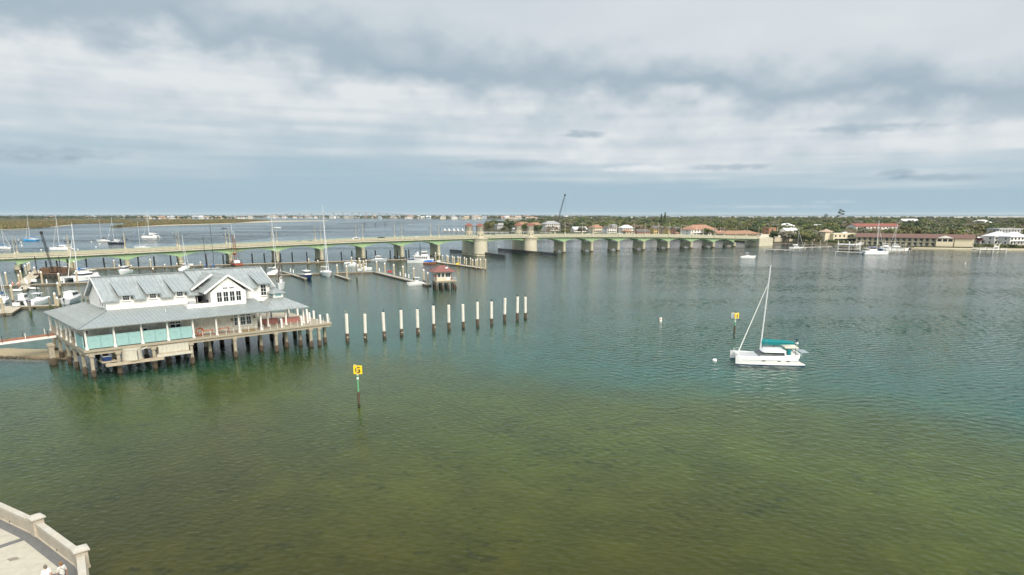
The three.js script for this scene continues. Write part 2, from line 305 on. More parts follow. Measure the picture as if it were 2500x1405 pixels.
{
  const H0 = 4.15, house = thing('pier_house', 'large white clapboard pier house with grey metal roofs standing on concrete piles', 'building', [-66.5, 0, -105.05], R(43.04));
  // deck slab, edge beam and cross beams
  part('deck', outline([[-0.5, 0.1], [42.2, 0.1], [42.4, -19], [30, -27.4], [-0.5, -27.4]], H0 - 0.32, H0), M.concrete, house);
  part('edge_beam', [bx(42.3, 0.5, 0.4, 20.9, H0 - 0.82, -0.35), bx(0.4, 0.5, 27, -0.15, H0 - 0.82, -13.9), bx(0.4, 0.5, 18.6, 42, H0 - 0.82, -9.6)], M.concrete, house);
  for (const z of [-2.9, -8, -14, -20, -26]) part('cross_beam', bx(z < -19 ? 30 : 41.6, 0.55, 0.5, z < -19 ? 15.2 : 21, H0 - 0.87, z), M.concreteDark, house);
  // piles, each with a cap and a band of barnacles between the tides
  const pile = (x, z, w = 0.46) => {
    const p = part('pile', [bx(w, H0 + 1.4, w, 0, -2, 0), bx(w + 0.3, 0.32, w + 0.3, 0, H0 - 1.1, 0)], M.concrete, house); p.position.set(x, 0, z);
    const rings = []; for (let k = 0; k <= 5; k++) rings.push([...Array(8)].map((_, i) => { const a = i / 8 * 2 * Math.PI + 0.39, r = (w * 0.72) * (1 + rr(0, 0.16)) + (k === 0 || k === 5 ? -0.08 : 0.05); return [Math.cos(a) * r, -0.6 + k * 0.33 + (k === 5 ? rr(-0.18, 0.1) : 0), Math.sin(a) * -r]; }));
    part('barnacle_band', loft(rings.map(r => r.slice().reverse())), M.barnacle, p);
  };
  for (const x of [0.45, 4.2, 9.5, 15.5, 23.0, 30.7, 37.7]) pile(x, -0.25);
  for (const [x, z] of [[-0.1, -3.4], [19.5, -2.9], [28.9, -2.9], [33.9, -2.9], [36.8, -2.9], [39.5, -0.3], [41.8, -2.4], [0, -9.8], [0, -15], [-0.1, -21], [0, -26.6], [12.5, -2.9]]) pile(x, z);
  for (const z of [-8, -14, -20]) for (let x = 5; x < (z < -19 ? 30 : 42); x += 5.1) pile(x + 0.3, z, 0.5);
  pile(-2.4, -15.4, 0.8);
  // walls of the lower storey: boards with battens
  const wall = part('lower_wall', [bx(26.2, 3.4, 0.25, 15.7, H0, -3.6), bx(0.25, 3.4, 20, 2.6, H0, -13.6), bx(0.25, 3.4, 19.7, 28.7, H0, -13.6), bx(26.2, 3.4, 0.25, 15.7, H0, -23.6)], M.battenWall, house);
  for (let x = 3.0; x < 28.6; x += 0.46) if (!((x > 13.2 && x < 15.5) || (x > 24.4 && x < 27.9) || (x > 8.9 && x < 10.1) || (x > 3.9 && x < 5.1))) part('batten', bx(0.07, 3.3, 0.05, x, H0, -3.45), M.battenWall, wall);
  for (let z = -4; z > -23; z -= 0.6) part('batten', bx(0.05, 3.3, 0.07, 2.45, H0, z), M.battenWall, wall);
  windowAt(house, 13.9, 5.0, -3.42, 0.75, 1.35, 1, 2); windowAt(house, 14.8, 5.0, -3.42, 0.75, 1.35, 1, 2); windowAt(house, 13.9, 6.55, -3.42, 0.75, 0.3, 2, 1); windowAt(house, 14.8, 6.55, -3.42, 0.75, 0.3, 2, 1);
  for (const x of [24.95, 26.1, 27.2]) { windowAt(house, x, 5.05, -3.42, 0.8, 1.45, 2, 2, 0, M.glassBlue); windowAt(house, x, 6.68, -3.42, 0.8, 0.28, 3, 1); }
  doorAt(house, 4.5, H0, -3.42, 0.95, 2.2, M.frame, false); doorAt(house, 9.5, H0, -3.42, 0.95, 2.2, M.frame, true);
  for (const [x, y] of [[0.9, 6.3], [24.05, 6.0], [28.2, 6.1]]) { const l = part('wall_lantern', [bx(0.2, 0.32, 0.2, x, y, -3.2), cy(0.17, 0.03, 0.16, x, y + 0.32, -3.2, 4), bar([x, y + 0.4, -3.45], [x, y + 0.4, -3.2], 0.025)], M.iron, house); }
  // posts, header and railings of the veranda
  const post = (x, z, top = 7.55) => part('veranda_post', [bx(0.26, top - H0, 0.26, x, H0, z), bx(0.42, 0.12, 0.42, x, H0, z), cy(0.27, 0.16, 0.5, x, H0 + 0.12, z, 8)], M.whitePaint, house);
  for (const x of [0.1, 4.1, 8.15, 12.15, 16.25, 20.2, 24.2, 28.25]) post(x, -0.55);
  for (const z of [-5.7, -9.8, -12.9, -17, -20.2, -26.2]) post(-0.25, z);
  for (const [x, z] of [[30.9, -3.6], [34.35, -3.3], [37.85, -3.0], [37.85, -9.8], [30.9, -9.8], [34.35, -9.8]]) post(x, z, 7.35);
  part('header', [bx(28.6, 0.3, 0.22, 14.1, 7.35, -0.55), bx(0.22, 0.3, 26, -0.25, 7.35, -13.5)], M.whitePaint, house);
  // turquoise screens: boarded below, framed squares above
  const screen = (x, z, w, turn) => {
    const o = part('screen_panel', [bx(w, 1.95, 0.06, 0, 0.14), bx(0.09, 2.02, 0.12, -w / 2 + 0.05, 0.12), bx(0.09, 2.02, 0.12, w / 2 - 0.05, 0.12)], M.turquoise, house); o.position.set(x, H0, z); o.rotation.y = turn;
    for (const y of [0.14, 0.95, 2.04]) part('rail', bx(w - 0.2, 0.08, 0.12, 0, y), M.turquoise, o);
    for (let k = 1; k < 2; k++) part('stile', bx(0.07, 1.0, 0.11, -w / 2 + w * k / 2, 1.03), M.turquoise, o);
    for (let k = 0; k < 4; k++) part('board', bx(w - 0.22, 0.18, 0.09, 0, 0.24 + k * 0.18), M.turquoise, o);
  };
  for (const [a, b] of [[0.1, 4.1], [4.1, 8.15], [8.15, 12.15], [12.15, 16.25]]) { const w = (b - a - 0.34) / 2; screen(a + 0.17 + w / 2, -0.55, w - 0.03, 0); screen(b - 0.17 - w / 2, -0.55, w - 0.03, 0); }
  for (const z of [-1.9, -4.4]) screen(-0.25, z, 2.35, Math.PI / 2);
  for (let x = 17.6; x < 42; x += 1.35) if (!(x > 19.7 && x < 20.6)) part('rail_post', bx(0.06, 1.05, 0.06, x, H0, -0.12), M.whitePaint, house);
  part('rail_wire', [1.0, 0.7, 0.4].map(y => bar([16.4, H0 + y, -0.12], [42, H0 + y, -0.12], 0.012, 4)), M.iron, house);
  for (const [x, z] of [[32.1, -0.4], [36.1, -0.35], [40, -0.35], [38.4, -2.5], [39.9, -4.6], [41.8, -6.5], [41.8, -9.5], [41.8, -13.7], [41.8, -18], [41.6, -0.4]]) part('corner_post', [rbx(0.34, 1.6, 0.34, 0.05, x, H0, z), cy(0.24, 0.02, 0.16, x, H0 + 1.6, z, 4)], M.whitePaint, house);
  part('dark_rail', [[1.05], [0.55]].map(([y]) => bar([42.1, H0 + y, -0.5], [42.2, H0 + y, -18.6], 0.03, 5)), M.iron, house);
  for (let z = -1.5; z > -18.5; z -= 1.5) part('rail_post', bx(0.05, 1.05, 0.05, 42.15, H0, z), M.iron, house);
  for (let z = -6.2; z > -26; z -= 0.85) part('baluster', bx(0.09, 1.05, 0.05, -0.25, H0, z), M.woodPale, house);
  part('side_rail', [bx(0.1, 0.07, 20.4, -0.25, H0 + 1.05, -15.9)], M.woodPale, house);
  // roofs: plates with standing seams
  const rf = (name, pts, m = M.roof, n = 0, t = 0.16) => {                    // pts: eave left, eave right, top right, top left
    const o = part(name, flat(pts, t), m, house);
    const [a, b, c, d] = pts.map(p => V(...p)), up = b.clone().sub(a).cross(d.clone().sub(a)).normalize(); if (up.y < 0) up.negate();
    const along = b.clone().sub(a).normalize(), len = b.distanceTo(a), td = d.clone().sub(a).dot(along), tc = c.clone().sub(a).dot(along);
    const h = d.clone().sub(a).sub(along.clone().multiplyScalar(td));           // straight up the slope
    const gap = n || 0.6;
    for (let s = gap * 0.5; s < len; s += gap) {
      const k = s < td ? s / td : s > tc ? (len - s) / (len - tc) : 1; if (k < 0.06) continue;
      const p = a.clone().add(along.clone().multiplyScalar(s)).addScaledVector(up, 0.025), q = p.clone().addScaledVector(h, Math.min(1, k));
      part('seam', beam(p.toArray(), q.toArray(), 0.04, 0.045), m, o);
    }
    return o;
  };
  const e = 7.74, tp = 9.32;
  rf('skirt_roof', [[-0.95, e, 0.6], [30.1, e, 0.6], [30.1, tp, -7.2], [5.05, tp, -7.2]], M.roofDark);
  rf('skirt_roof', [[-0.95, e, -25.8], [-0.95, e, 0.6], [5.05, tp, -7.2], [5.05, tp, -22.2]]);
  rf('skirt_roof', [[34, e, -25.8], [-0.95, e, -25.8], [5.05, tp, -22.2], [34, tp, -22.2]]);
  part('hip_cap', [beam([-0.95, e + 0.05, 0.6], [5.05, tp + 0.06, -7.2], 0.22, 0.06), beam([-0.95, e + 0.05, -25.8], [5.05, tp + 0.06, -22.2], 0.22, 0.06)], M.roof, house);
  part('gutter', [bx(31, 0.12, 0.14, 14.6, e - 0.14, 0.64), bx(0.14, 0.12, 26.4, -1.0, e - 0.14, -12.6)], M.roof, house);
  // upper storey, left block
  const gable = (name, x0, x1, z0, z1, y0, y1, top) => part(name, [bx(x1 - x0, y1 - y0, z0 - z1, (x0 + x1) / 2, y0, (z0 + z1) / 2), flat([[x0, y1, z0], [x0, y1, z1], [x0, top, (z0 + z1) / 2]], x1 - x0, [1, 0, 0])], M.siding, house);
  gable('upper_wall', 5.05, 19.6, -7.2, -18.6, 8.9, 10.75, 14.0);
  part('corner_board', [bx(0.16, 1.7, 0.16, 5.08, 9.2, -7.17), bx(0.16, 1.7, 0.16, 19.6, 9.0, -7.17)], M.frame, house);
  const zr = -12.9, yr = 14.42, ye = 10.86, ze = -6.5, dorm = [[7.0, 9.2], [11.2, 13.45], [15.6, 17.9]];
  const yAt = z => mix(ye, yr, (z - ze) / (zr - ze)), zAt = y => mix(ze, zr, (y - ye) / (yr - ye));
  let last = 4.45; const cut = 13.3;
  for (const [a, b] of [...dorm, [20.4, 20.4]]) {
    rf('main_roof', [[last, ye, ze], [a, ye, ze], [a, yr, zr], [last, yr, zr]]);
    if (b > a) rf('main_roof', [[a, cut, zAt(cut)], [b, cut, zAt(cut)], [b, yr, zr], [a, yr, zr]]);
    last = b;
  }
  rf('main_roof', [[20.4, ye, 2 * zr - ze], [4.45, ye, 2 * zr - ze], [4.45, yr, zr], [20.4, yr, zr]]);
  part('ridge_cap', bx(16, 0.1, 0.4, 12.4, yr + 0.0, zr), M.roof, house);
  part('barge_board', [beam([4.4, ye - 0.12, ze], [4.4, yr - 0.12, zr], 0.08, 0.26), beam([4.4, ye - 0.12, 2 * zr - ze], [4.4, yr - 0.12, zr], 0.08, 0.26), beam([20.45, ye - 0.12, ze], [20.45, yr - 0.12, zr], 0.08, 0.26)], M.frame, house);
  const dormer = (a, b, yTop, zTop, yBot, zBot, wy, ww, wh, wz, cols, rows) => {
    rf('dormer_roof', [[a - 0.12, yBot, zBot], [b + 0.12, yBot, zBot], [b + 0.12, yTop, zTop], [a - 0.12, yTop, zTop]], M.roofDark, 0.75, 0.12);
    const m = (a + b) / 2, hw = (b - a) / 2 - 0.35;
    part('dormer_wall', [flat([[m - hw, yBot + 0.05, wz], [m - hw, 10.6, wz], [m - hw, 10.6, zTop + 0.4], [m - hw, yTop - 0.25, zTop + 0.4]], 2 * hw, [1, 0, 0])], M.siding, house);
    part('bracket', [-1, 1].map(s => beam([m + s * (hw - 0.1), yBot - 0.55, wz + 0.05], [m + s * (hw - 0.1), yBot - 0.06, zBot - 0.12], 0.09, 0.09)), M.frame, house);
    windowAt(house, m, wy, wz + 0.03, ww, wh, cols, rows);
  };
  for (const [a, b] of dorm) dormer(a, b, 13.62, -11.2, 11.72, -6.15, 10.78, 0.95, 0.82, -7.05, 3, 2);
  for (const z of [-9.4, -10.6]) windowAt(house, 5.0, 9.75, z, 0.8, 1.5, 1, 2, -Math.PI / 2);
  // right block, a little taller, with a gabled wing to the front
  gable('upper_wall', 21.2, 33.3, -7.2, -18.4, 8.6, 11.2, 14.3);
  const r2 = { zr: -12.75, yr: 14.76, ze: -6.5, ye: 11.3 }, z2 = y => mix(r2.ze, r2.zr, (y - r2.ye) / (r2.yr - r2.ye));
  rf('main_roof', [[20.4, r2.ye, r2.ze], [30.8, r2.ye, r2.ze], [30.8, r2.yr, r2.zr], [19.6, r2.yr, r2.zr]]);
  rf('main_roof', [[30.8, 13.5, z2(13.5)], [33.3, 13.5, z2(13.5)], [33.3, r2.yr, r2.zr], [30.8, r2.yr, r2.zr]]);
  rf('main_roof', [[33.3, r2.ye, r2.ze], [34.15, r2.ye, r2.ze], [34.15, r2.yr, r2.zr], [33.3, r2.yr, r2.zr]]);
  rf('main_roof', [[34.15, r2.ye, -19], [19.6, r2.ye, -19], [19.6, r2.yr, r2.zr], [34.15, r2.yr, r2.zr]]);
  part('ridge_cap', bx(14.6, 0.1, 0.4, 26.9, r2.yr, r2.zr), M.roof, house);
  part('barge_board', [beam([34.2, r2.ye - 0.12, r2.ze], [34.2, r2.yr - 0.12, r2.zr], 0.08, 0.24)], M.frame, house);
  dormer(30.8, 33.2, 13.8, -10.9, 12.1, -6.1, 9.75, 1.0, 1.95, -7.05, 2, 3);
  const wc = 24.3, wz = -4.5;
  part('wing_wall', [bx(6.3, 2.6, 7, wc, 8.6, wz - 3.5), flat([[wc - 3.15, 11.2, wz], [wc + 3.15, 11.2, wz], [wc, 13.95, wz]], 7.4, [0, 0, -1])], M.siding, house);
  part('corner_board', [bx(0.18, 2.2, 0.1, wc - 3.08, 9.1, wz + 0.03), bx(0.18, 2.2, 0.1, wc + 3.08, 9.1, wz + 0.03)], M.frame, house);
  rf('wing_roof', [[wc - 4.45, 11.32, wz - 6.2], [wc - 4.45, 11.32, wz + 0.55], [wc, 14.3, wz + 0.55], [wc, 14.3, wz - 7.8]], M.roof, 0.5);
  rf('wing_roof', [[wc + 4.45, 11.2, wz + 0.55], [wc + 4.45, 11.2, wz - 2.3], [wc, 14.3, wz - 7.8], [wc, 14.3, wz + 0.55]], M.roof, 0.5);
  rf('wing_roof', [[wc - 5.5, 11.75, -11.2], [wc - 5.5, 11.75, -7.2], [wc - 1.6, 14.36, -7.2], [wc - 1.6, 14.36, -12.1]], M.roof, 0.5);
  part('barge_board', [beam([wc - 4.45, 11.18, wz + 0.6], [wc, 14.18, wz + 0.6], 0.1, 0.3), beam([wc + 4.45, 11.06, wz + 0.6], [wc, 14.18, wz + 0.6], 0.1, 0.3), beam([wc - 5.5, 11.64, -7.15], [wc - 1.6, 14.26, -7.15], 0.1, 0.26)], M.frame, house);
  for (const k of [-1.5, -0.5, 0.5, 1.5]) windowAt(house, wc + 0.1 + k * 1.16, 9.45, wz + 0.03, 0.85, 1.75, 2, 2);
  for (const k of [-0.5, 0.5]) windowAt(house, wc + 0.1 + k * 1.16, 11.72, wz + 0.03, 0.8, 0.28, 3, 1);
  // machine well between the blocks and its parapet
  part('well_wall', [bx(1.7, 3.4, 0.2, 20.4, 8.8, -9.4), bx(0.2, 2.2, 2.4, 19.5, 8.9, -8.2)], M.black, house);
  part('well_parapet', [bx(5.4, 0.95, 0.18, 19.7, 8.5, -4.5), bx(0.18, 0.95, 2.6, 17.05, 8.5, -5.8), bx(0.18, 0.95, 0.5, 22.35, 8.5, -4.75)], M.siding, house);
  for (const x of [18.3, 20.6, 21.3]) part('air_unit', [bx(1.0, 1.0, 0.8, x, 8.75, -6.2), cy(0.35, 0.35, 0.06, x, 9.75, -6.2, 12)], x > 20 ? M.iron : M.gelGrey, house);
  for (const [x, y, z] of [[10.5, 12.6, -9.2], [14.8, 12.7, -9.4], [18.8, 9.0, -3.4], [24.2, 9.0, -3.5], [13, 8.9, -3.3]]) part('vent_pipe', cy(0.06, 0.06, 0.55, x, y - 0.25, z, 6), M.alu, house);
  // open pavilion with cupola
  const g0 = 29.65, g1 = 38.5, gz0 = -1.75, gz1 = -10.6, gy = 7.42, gt = 9.3, gx = (g0 + g1) / 2, gz = (gz0 + gz1) / 2, q = 0.95;
  rf('pavilion_roof', [[g0, gy, gz0], [g1, gy, gz0], [gx + q, gt, gz + q], [gx - q, gt, gz + q]]);
  rf('pavilion_roof', [[g1, gy, gz0], [g1, gy, gz1], [gx + q, gt, gz - q], [gx + q, gt, gz + q]]);
  rf('pavilion_roof', [[g1, gy, gz1], [g0, gy, gz1], [gx - q, gt, gz - q], [gx + q, gt, gz - q]]);
  rf('pavilion_roof', [[g0, gy, gz1], [g0, gy, gz0], [gx - q, gt, gz + q], [gx - q, gt, gz - q]]);
  part('pavilion_beam', [bx(8.2, 0.25, 0.2, gx, gy - 0.35, -2.95), bx(8.2, 0.25, 0.2, gx, gy - 0.35, -9.8), bx(0.2, 0.25, 7, 30.9, gy - 0.35, -6.4), bx(0.2, 0.25, 7, 37.85, gy - 0.35, -6.4)], M.whitePaint, house);
  const cup = part('cupola', [bx(1.9, 0.95, 1.9, gx, 9.22, gz)], M.frame, house);
  for (const [dx, dz, t] of [[0, 0.97, 0], [-0.97, 0, Math.PI / 2], [0.97, 0, Math.PI / 2], [0, -0.97, 0]]) { const o = part('louvre_panel', bx(1.2, 0.55, 0.06), M.turquoise, cup); o.position.set(gx + dx, 9.5, gz + dz); o.rotation.y = t; }
  part('cupola_roof', new THREE.ConeGeometry(2.1, 1.0, 4, 1).rotateY(Math.PI / 4).translate(gx, 10.62, gz), M.roof, cup);
  // under the deck: tank, crate and their bearers
  part('tank_bearer', [bx(8.6, 0.45, 0.5, 6.4, 1.35, 0.65), bx(0.5, 0.4, 3, 2.6, 1.4, -0.8), bx(0.4, 0.4, 3, 9.8, 1.4, -0.8), bx(2.2, 0.15, 2.4, 2.9, 1.85, -1.2)], M.woodPale, house);
  part('crate_bearer', [bx(5.6, 0.4, 0.45, 12.6, 1.75, 0.3), bx(5.6, 0.3, 0.4, 12.6, 1.8, -1.6)], M.weathered, house);

  const at = (x, y, z) => { const p = V(x, y, z).applyAxisAngle(V(0, 1, 0), R(43.04)).add(V(-66.5, 0, -105.05)); return p.toArray(); }, TR = R(43.04);
  { const t = thing('water_tank', 'round cream water tank slung under the pier house deck', 'tank', at(6.3, 1.8, -0.6), TR); part('shell', [cy(1.55, 1.5, 1.9, 0, 0.1, 0, 24), new THREE.TorusGeometry(1.53, 0.05, 6, 24).rotateX(Math.PI / 2).translate(0, 1.75, 0)], M.weathered, t); part('foot_ring', cy(1.7, 1.7, 0.12, 0, 0, 0, 24), M.woodPale, t); part('pipe', [bar([1.3, 1.5, 0.7], [2.2, 1.9, 0.9], 0.06)], M.whitePaint, t); part('stay', bx(0.1, 1.5, 0.06, 0.5, 0.1, 1.56), M.iron, t); }
  { const t = thing('storage_crate', 'long white plank crate slung under the pier house deck', 'crate', at(12.6, 2.15, -0.7), TR); for (let k = 0; k < 8; k++) part('plank', bx(0.58, 1.25, 1.5, -2.05 + k * 0.6, 0.2), M.weathered, t); part('skid', [bx(5, 0.2, 0.25, 0, 0, 0.6), bx(5, 0.2, 0.25, 0, 0, -0.6)], M.woodPale, t); }
  { const t = thing('equipment_box', 'dark blue box on a shelf beneath the pier house corner', 'box', at(2.7, 2.0, -1.0), TR); part('body', rbx(1.2, 0.7, 0.8, 0.06), M.navy, t); part('lid', rbx(1.26, 0.1, 0.86, 0.03, 0, 0.7), M.gelGrey, t); }
  { const t = thing('hose_reel', 'coil of red hose hung on an orange stand on the veranda', 'hose', at(17.6, H0, -1.5), TR); part('coil', [0.5, 0.58, 0.66].map((r, k) => new THREE.TorusGeometry(r, 0.05, 6, 20).translate(0, 0.85, -0.06 + 0.06 * k)), mat([0.35, 0.1, 0.05], 0.7), t); part('stand', [bar([-0.5, 0, 0.1], [0, 1.4, 0], 0.03), bar([0.5, 0, 0.1], [0, 1.4, 0], 0.03)], M.rust, t); }
  const trestle = (x, z, label) => { const t = thing('work_trestle', label, 'trestle', at(x, H0, z), TR, 'orange trestles on the veranda'); part('top', bx(1.9, 0.08, 0.5, 0, 0.85), mat([0.55, 0.2, 0.1], 0.8), t); for (const s of [-1, 1]) for (const q of [-1, 1]) part('leg', bar([s * 0.85, 0, q * 0.35], [s * 0.8, 0.85, q * 0.15], 0.04), M.pink, t); };
  trestle(19.0, -1.6, 'orange trestle with a flat top beside the hose coil'); trestle(22.0, -1.9, 'orange trestle between hose coil and the plywood sheets');
  for (let k = 0; k < 4; k++) { const o = part('plywood_sheet', bx(2.4, 0.02, 1.2, 0, 0, 0), k % 2 ? mat([0.50, 0.34, 0.14], 0.85, { map: repeat(TX.grain, 1) }) : M.woodPale); o.position.set(...at(24.9 + k * 0.5, H0 + 0.012 + k * 0.022, -1.6 + 0.2 * (k % 2))); o.rotation.y = TR + (k - 1.5) * 0.12; tag(o, 'plywood sheet in the loose pile lying on the veranda', 'plywood', 'plywood sheets on the veranda'); }
  for (const [x, z, w, l] of [[32.4, -6.2, 3.2, 'low pink block counter under the pavilion beside the house wall'], [36.2, -5.2, 3.6, 'low pink block counter under the pavilion nearest the deck end']]) {
    const t = thing('bar_counter', l, 'counter', at(x, H0, z), TR, 'pink block counters under the pavilion');
    const n = Math.round(w / 0.45); for (let r = 0; r < 5; r++) for (let k = 0; k < n; k++) part('block', bx(w / n - 0.02, 0.205, 0.5, -w / 2 + (k + 0.5 + (r % 2) * 0.25) * w / n - w / n * 0.12, r * 0.215), M.pink, t);
  }
  { const t = thing('high_stool', 'tall red stool standing on the deck beside the pavilion', 'stool', at(38.9, H0, -4.2), TR); part('seat', cy(0.22, 0.22, 0.05, 0, 0.95, 0, 12), M.red, t); for (let k = 0; k < 4; k++) part('leg', bar([Math.cos(k * 1.57) * 0.28, 0, Math.sin(k * 1.57) * 0.28], [Math.cos(k * 1.57) * 0.16, 0.95, Math.sin(k * 1.57) * 0.16], 0.02), M.red, t); }
  { // gangway from the shore to the deck
    const t = thing('gangway', 'brown plank gangway with white side beam leading to the pier house', 'gangway', at(-0.6, 0, -21.5), R(43.04));
    const L0 = 26, pl = [M.redPlank, mat([0.36, 0.15, 0.08], 0.8), mat([0.25, 0.11, 0.06], 0.85)];
    const yy = s => H0 - 0.05 - 0.035 * s;
    for (let k = 0; k < 104; k++) part('plank', bx(0.23, 0.05, 2.6, -0.14 - k * 0.25, yy(k * 0.25)), pl[(k * 7 + (k >> 2)) % 3], t);
    for (const s of [-1.35, 1.35]) part('side_beam', beam([0, yy(0) - 0.2, s], [-L0, yy(L0) - 0.2, s], 0.12, 0.4), M.whitePaint, t);
    for (let k = 0; k < 8; k++) for (const s of [-1.45, 1.45]) part('rail_post', [bx(0.1, 1.1, 0.1, -1.2 - k * 3.3, yy(3.3 * k) - 0.1, s)], (k + (s > 0)) % 2 ? M.iron : M.whitePaint, t);
    part('rail_wire', [-1.45, 1.45].map(s => bar([0, yy(0) + 0.95, s], [-L0, yy(L0) + 0.95, s], 0.015, 4)), M.iron, t);
    for (const x of [-13, -25]) part('pile', cy(0.25, 0.25, 6, x, -2.5, 0, 8), M.concrete, t);
  }
  // gravel spit beside the piles
  { const pts = [], n = 60, m = 14, pos = [], idx = [];
    const a = [-117.4, -127.55], b = [-76.98, -121.76];
    for (let i = 0; i <= n; i++) for (let j = 0; j <= m; j++) { const t = i / n, s = j / m * 2 - 1, x = mix(a[0], b[0], t), z = mix(a[1], b[1], t), w = 5.0 * (1 - 0.85 * smooth(0.82, 1, t)), dx = b[0] - a[0], dz = b[1] - a[1], l = Math.hypot(dx, dz); const h = 0.62 * (1 - s * s * 1.5) * (1 - smooth(0.86, 1, t)) + 0.35 * (fbm(x * 0.6, z * 0.6 + s * 3, 4, 4) - 0.5) - 0.12; pos.push(x - dz / l * s * w, h, z + dx / l * s * w); if (i < n && j < m) { const k = i * (m + 1) + j; idx.push(k, k + m + 1, k + 1, k + 1, k + m + 1, k + m + 2); } }
    const g = new THREE.BufferGeometry(); g.setAttribute('position', new THREE.Float32BufferAttribute(pos, 3)); g.setIndex(idx); g.computeVertexNormals();
    structure('gravel_bank', g, mat([0.42, 0.35, 0.22], 1, { map: repeat(TX.grain, 1.7), bumpMap: repeat(TX.rough, 0.9), bumpScale: 0.12 }));
    const st = new THREE.InstancedMesh(new THREE.IcosahedronGeometry(0.2, 0), mat([0.20, 0.16, 0.11], 1), 900), d = new THREE.Object3D();
    for (let k = 0; k < 900; k++) { const t = rnd(), s = 0.62 + 0.22 * rnd(), x = mix(a[0], b[0], t), z = mix(a[1], b[1], t), dx = b[0] - a[0], dz = b[1] - a[1], l = Math.hypot(dx, dz); d.position.set(x - dz / l * s * 5, rr(-0.05, 0.1), z + dx / l * s * 5); d.rotation.set(rnd() * 6, rnd() * 6, rnd() * 6); d.scale.set(rr(0.4, 1.3), rr(0.3, 0.8), rr(0.4, 1.3)); d.updateMatrix(); st.setMatrixAt(k, d.matrix); }
    st.name = 'shore_stones'; tag(st, 'dark loose stones along the gravel bank by the pier house', 'stones', null, 'stuff'); scene.add(st);
  }
}

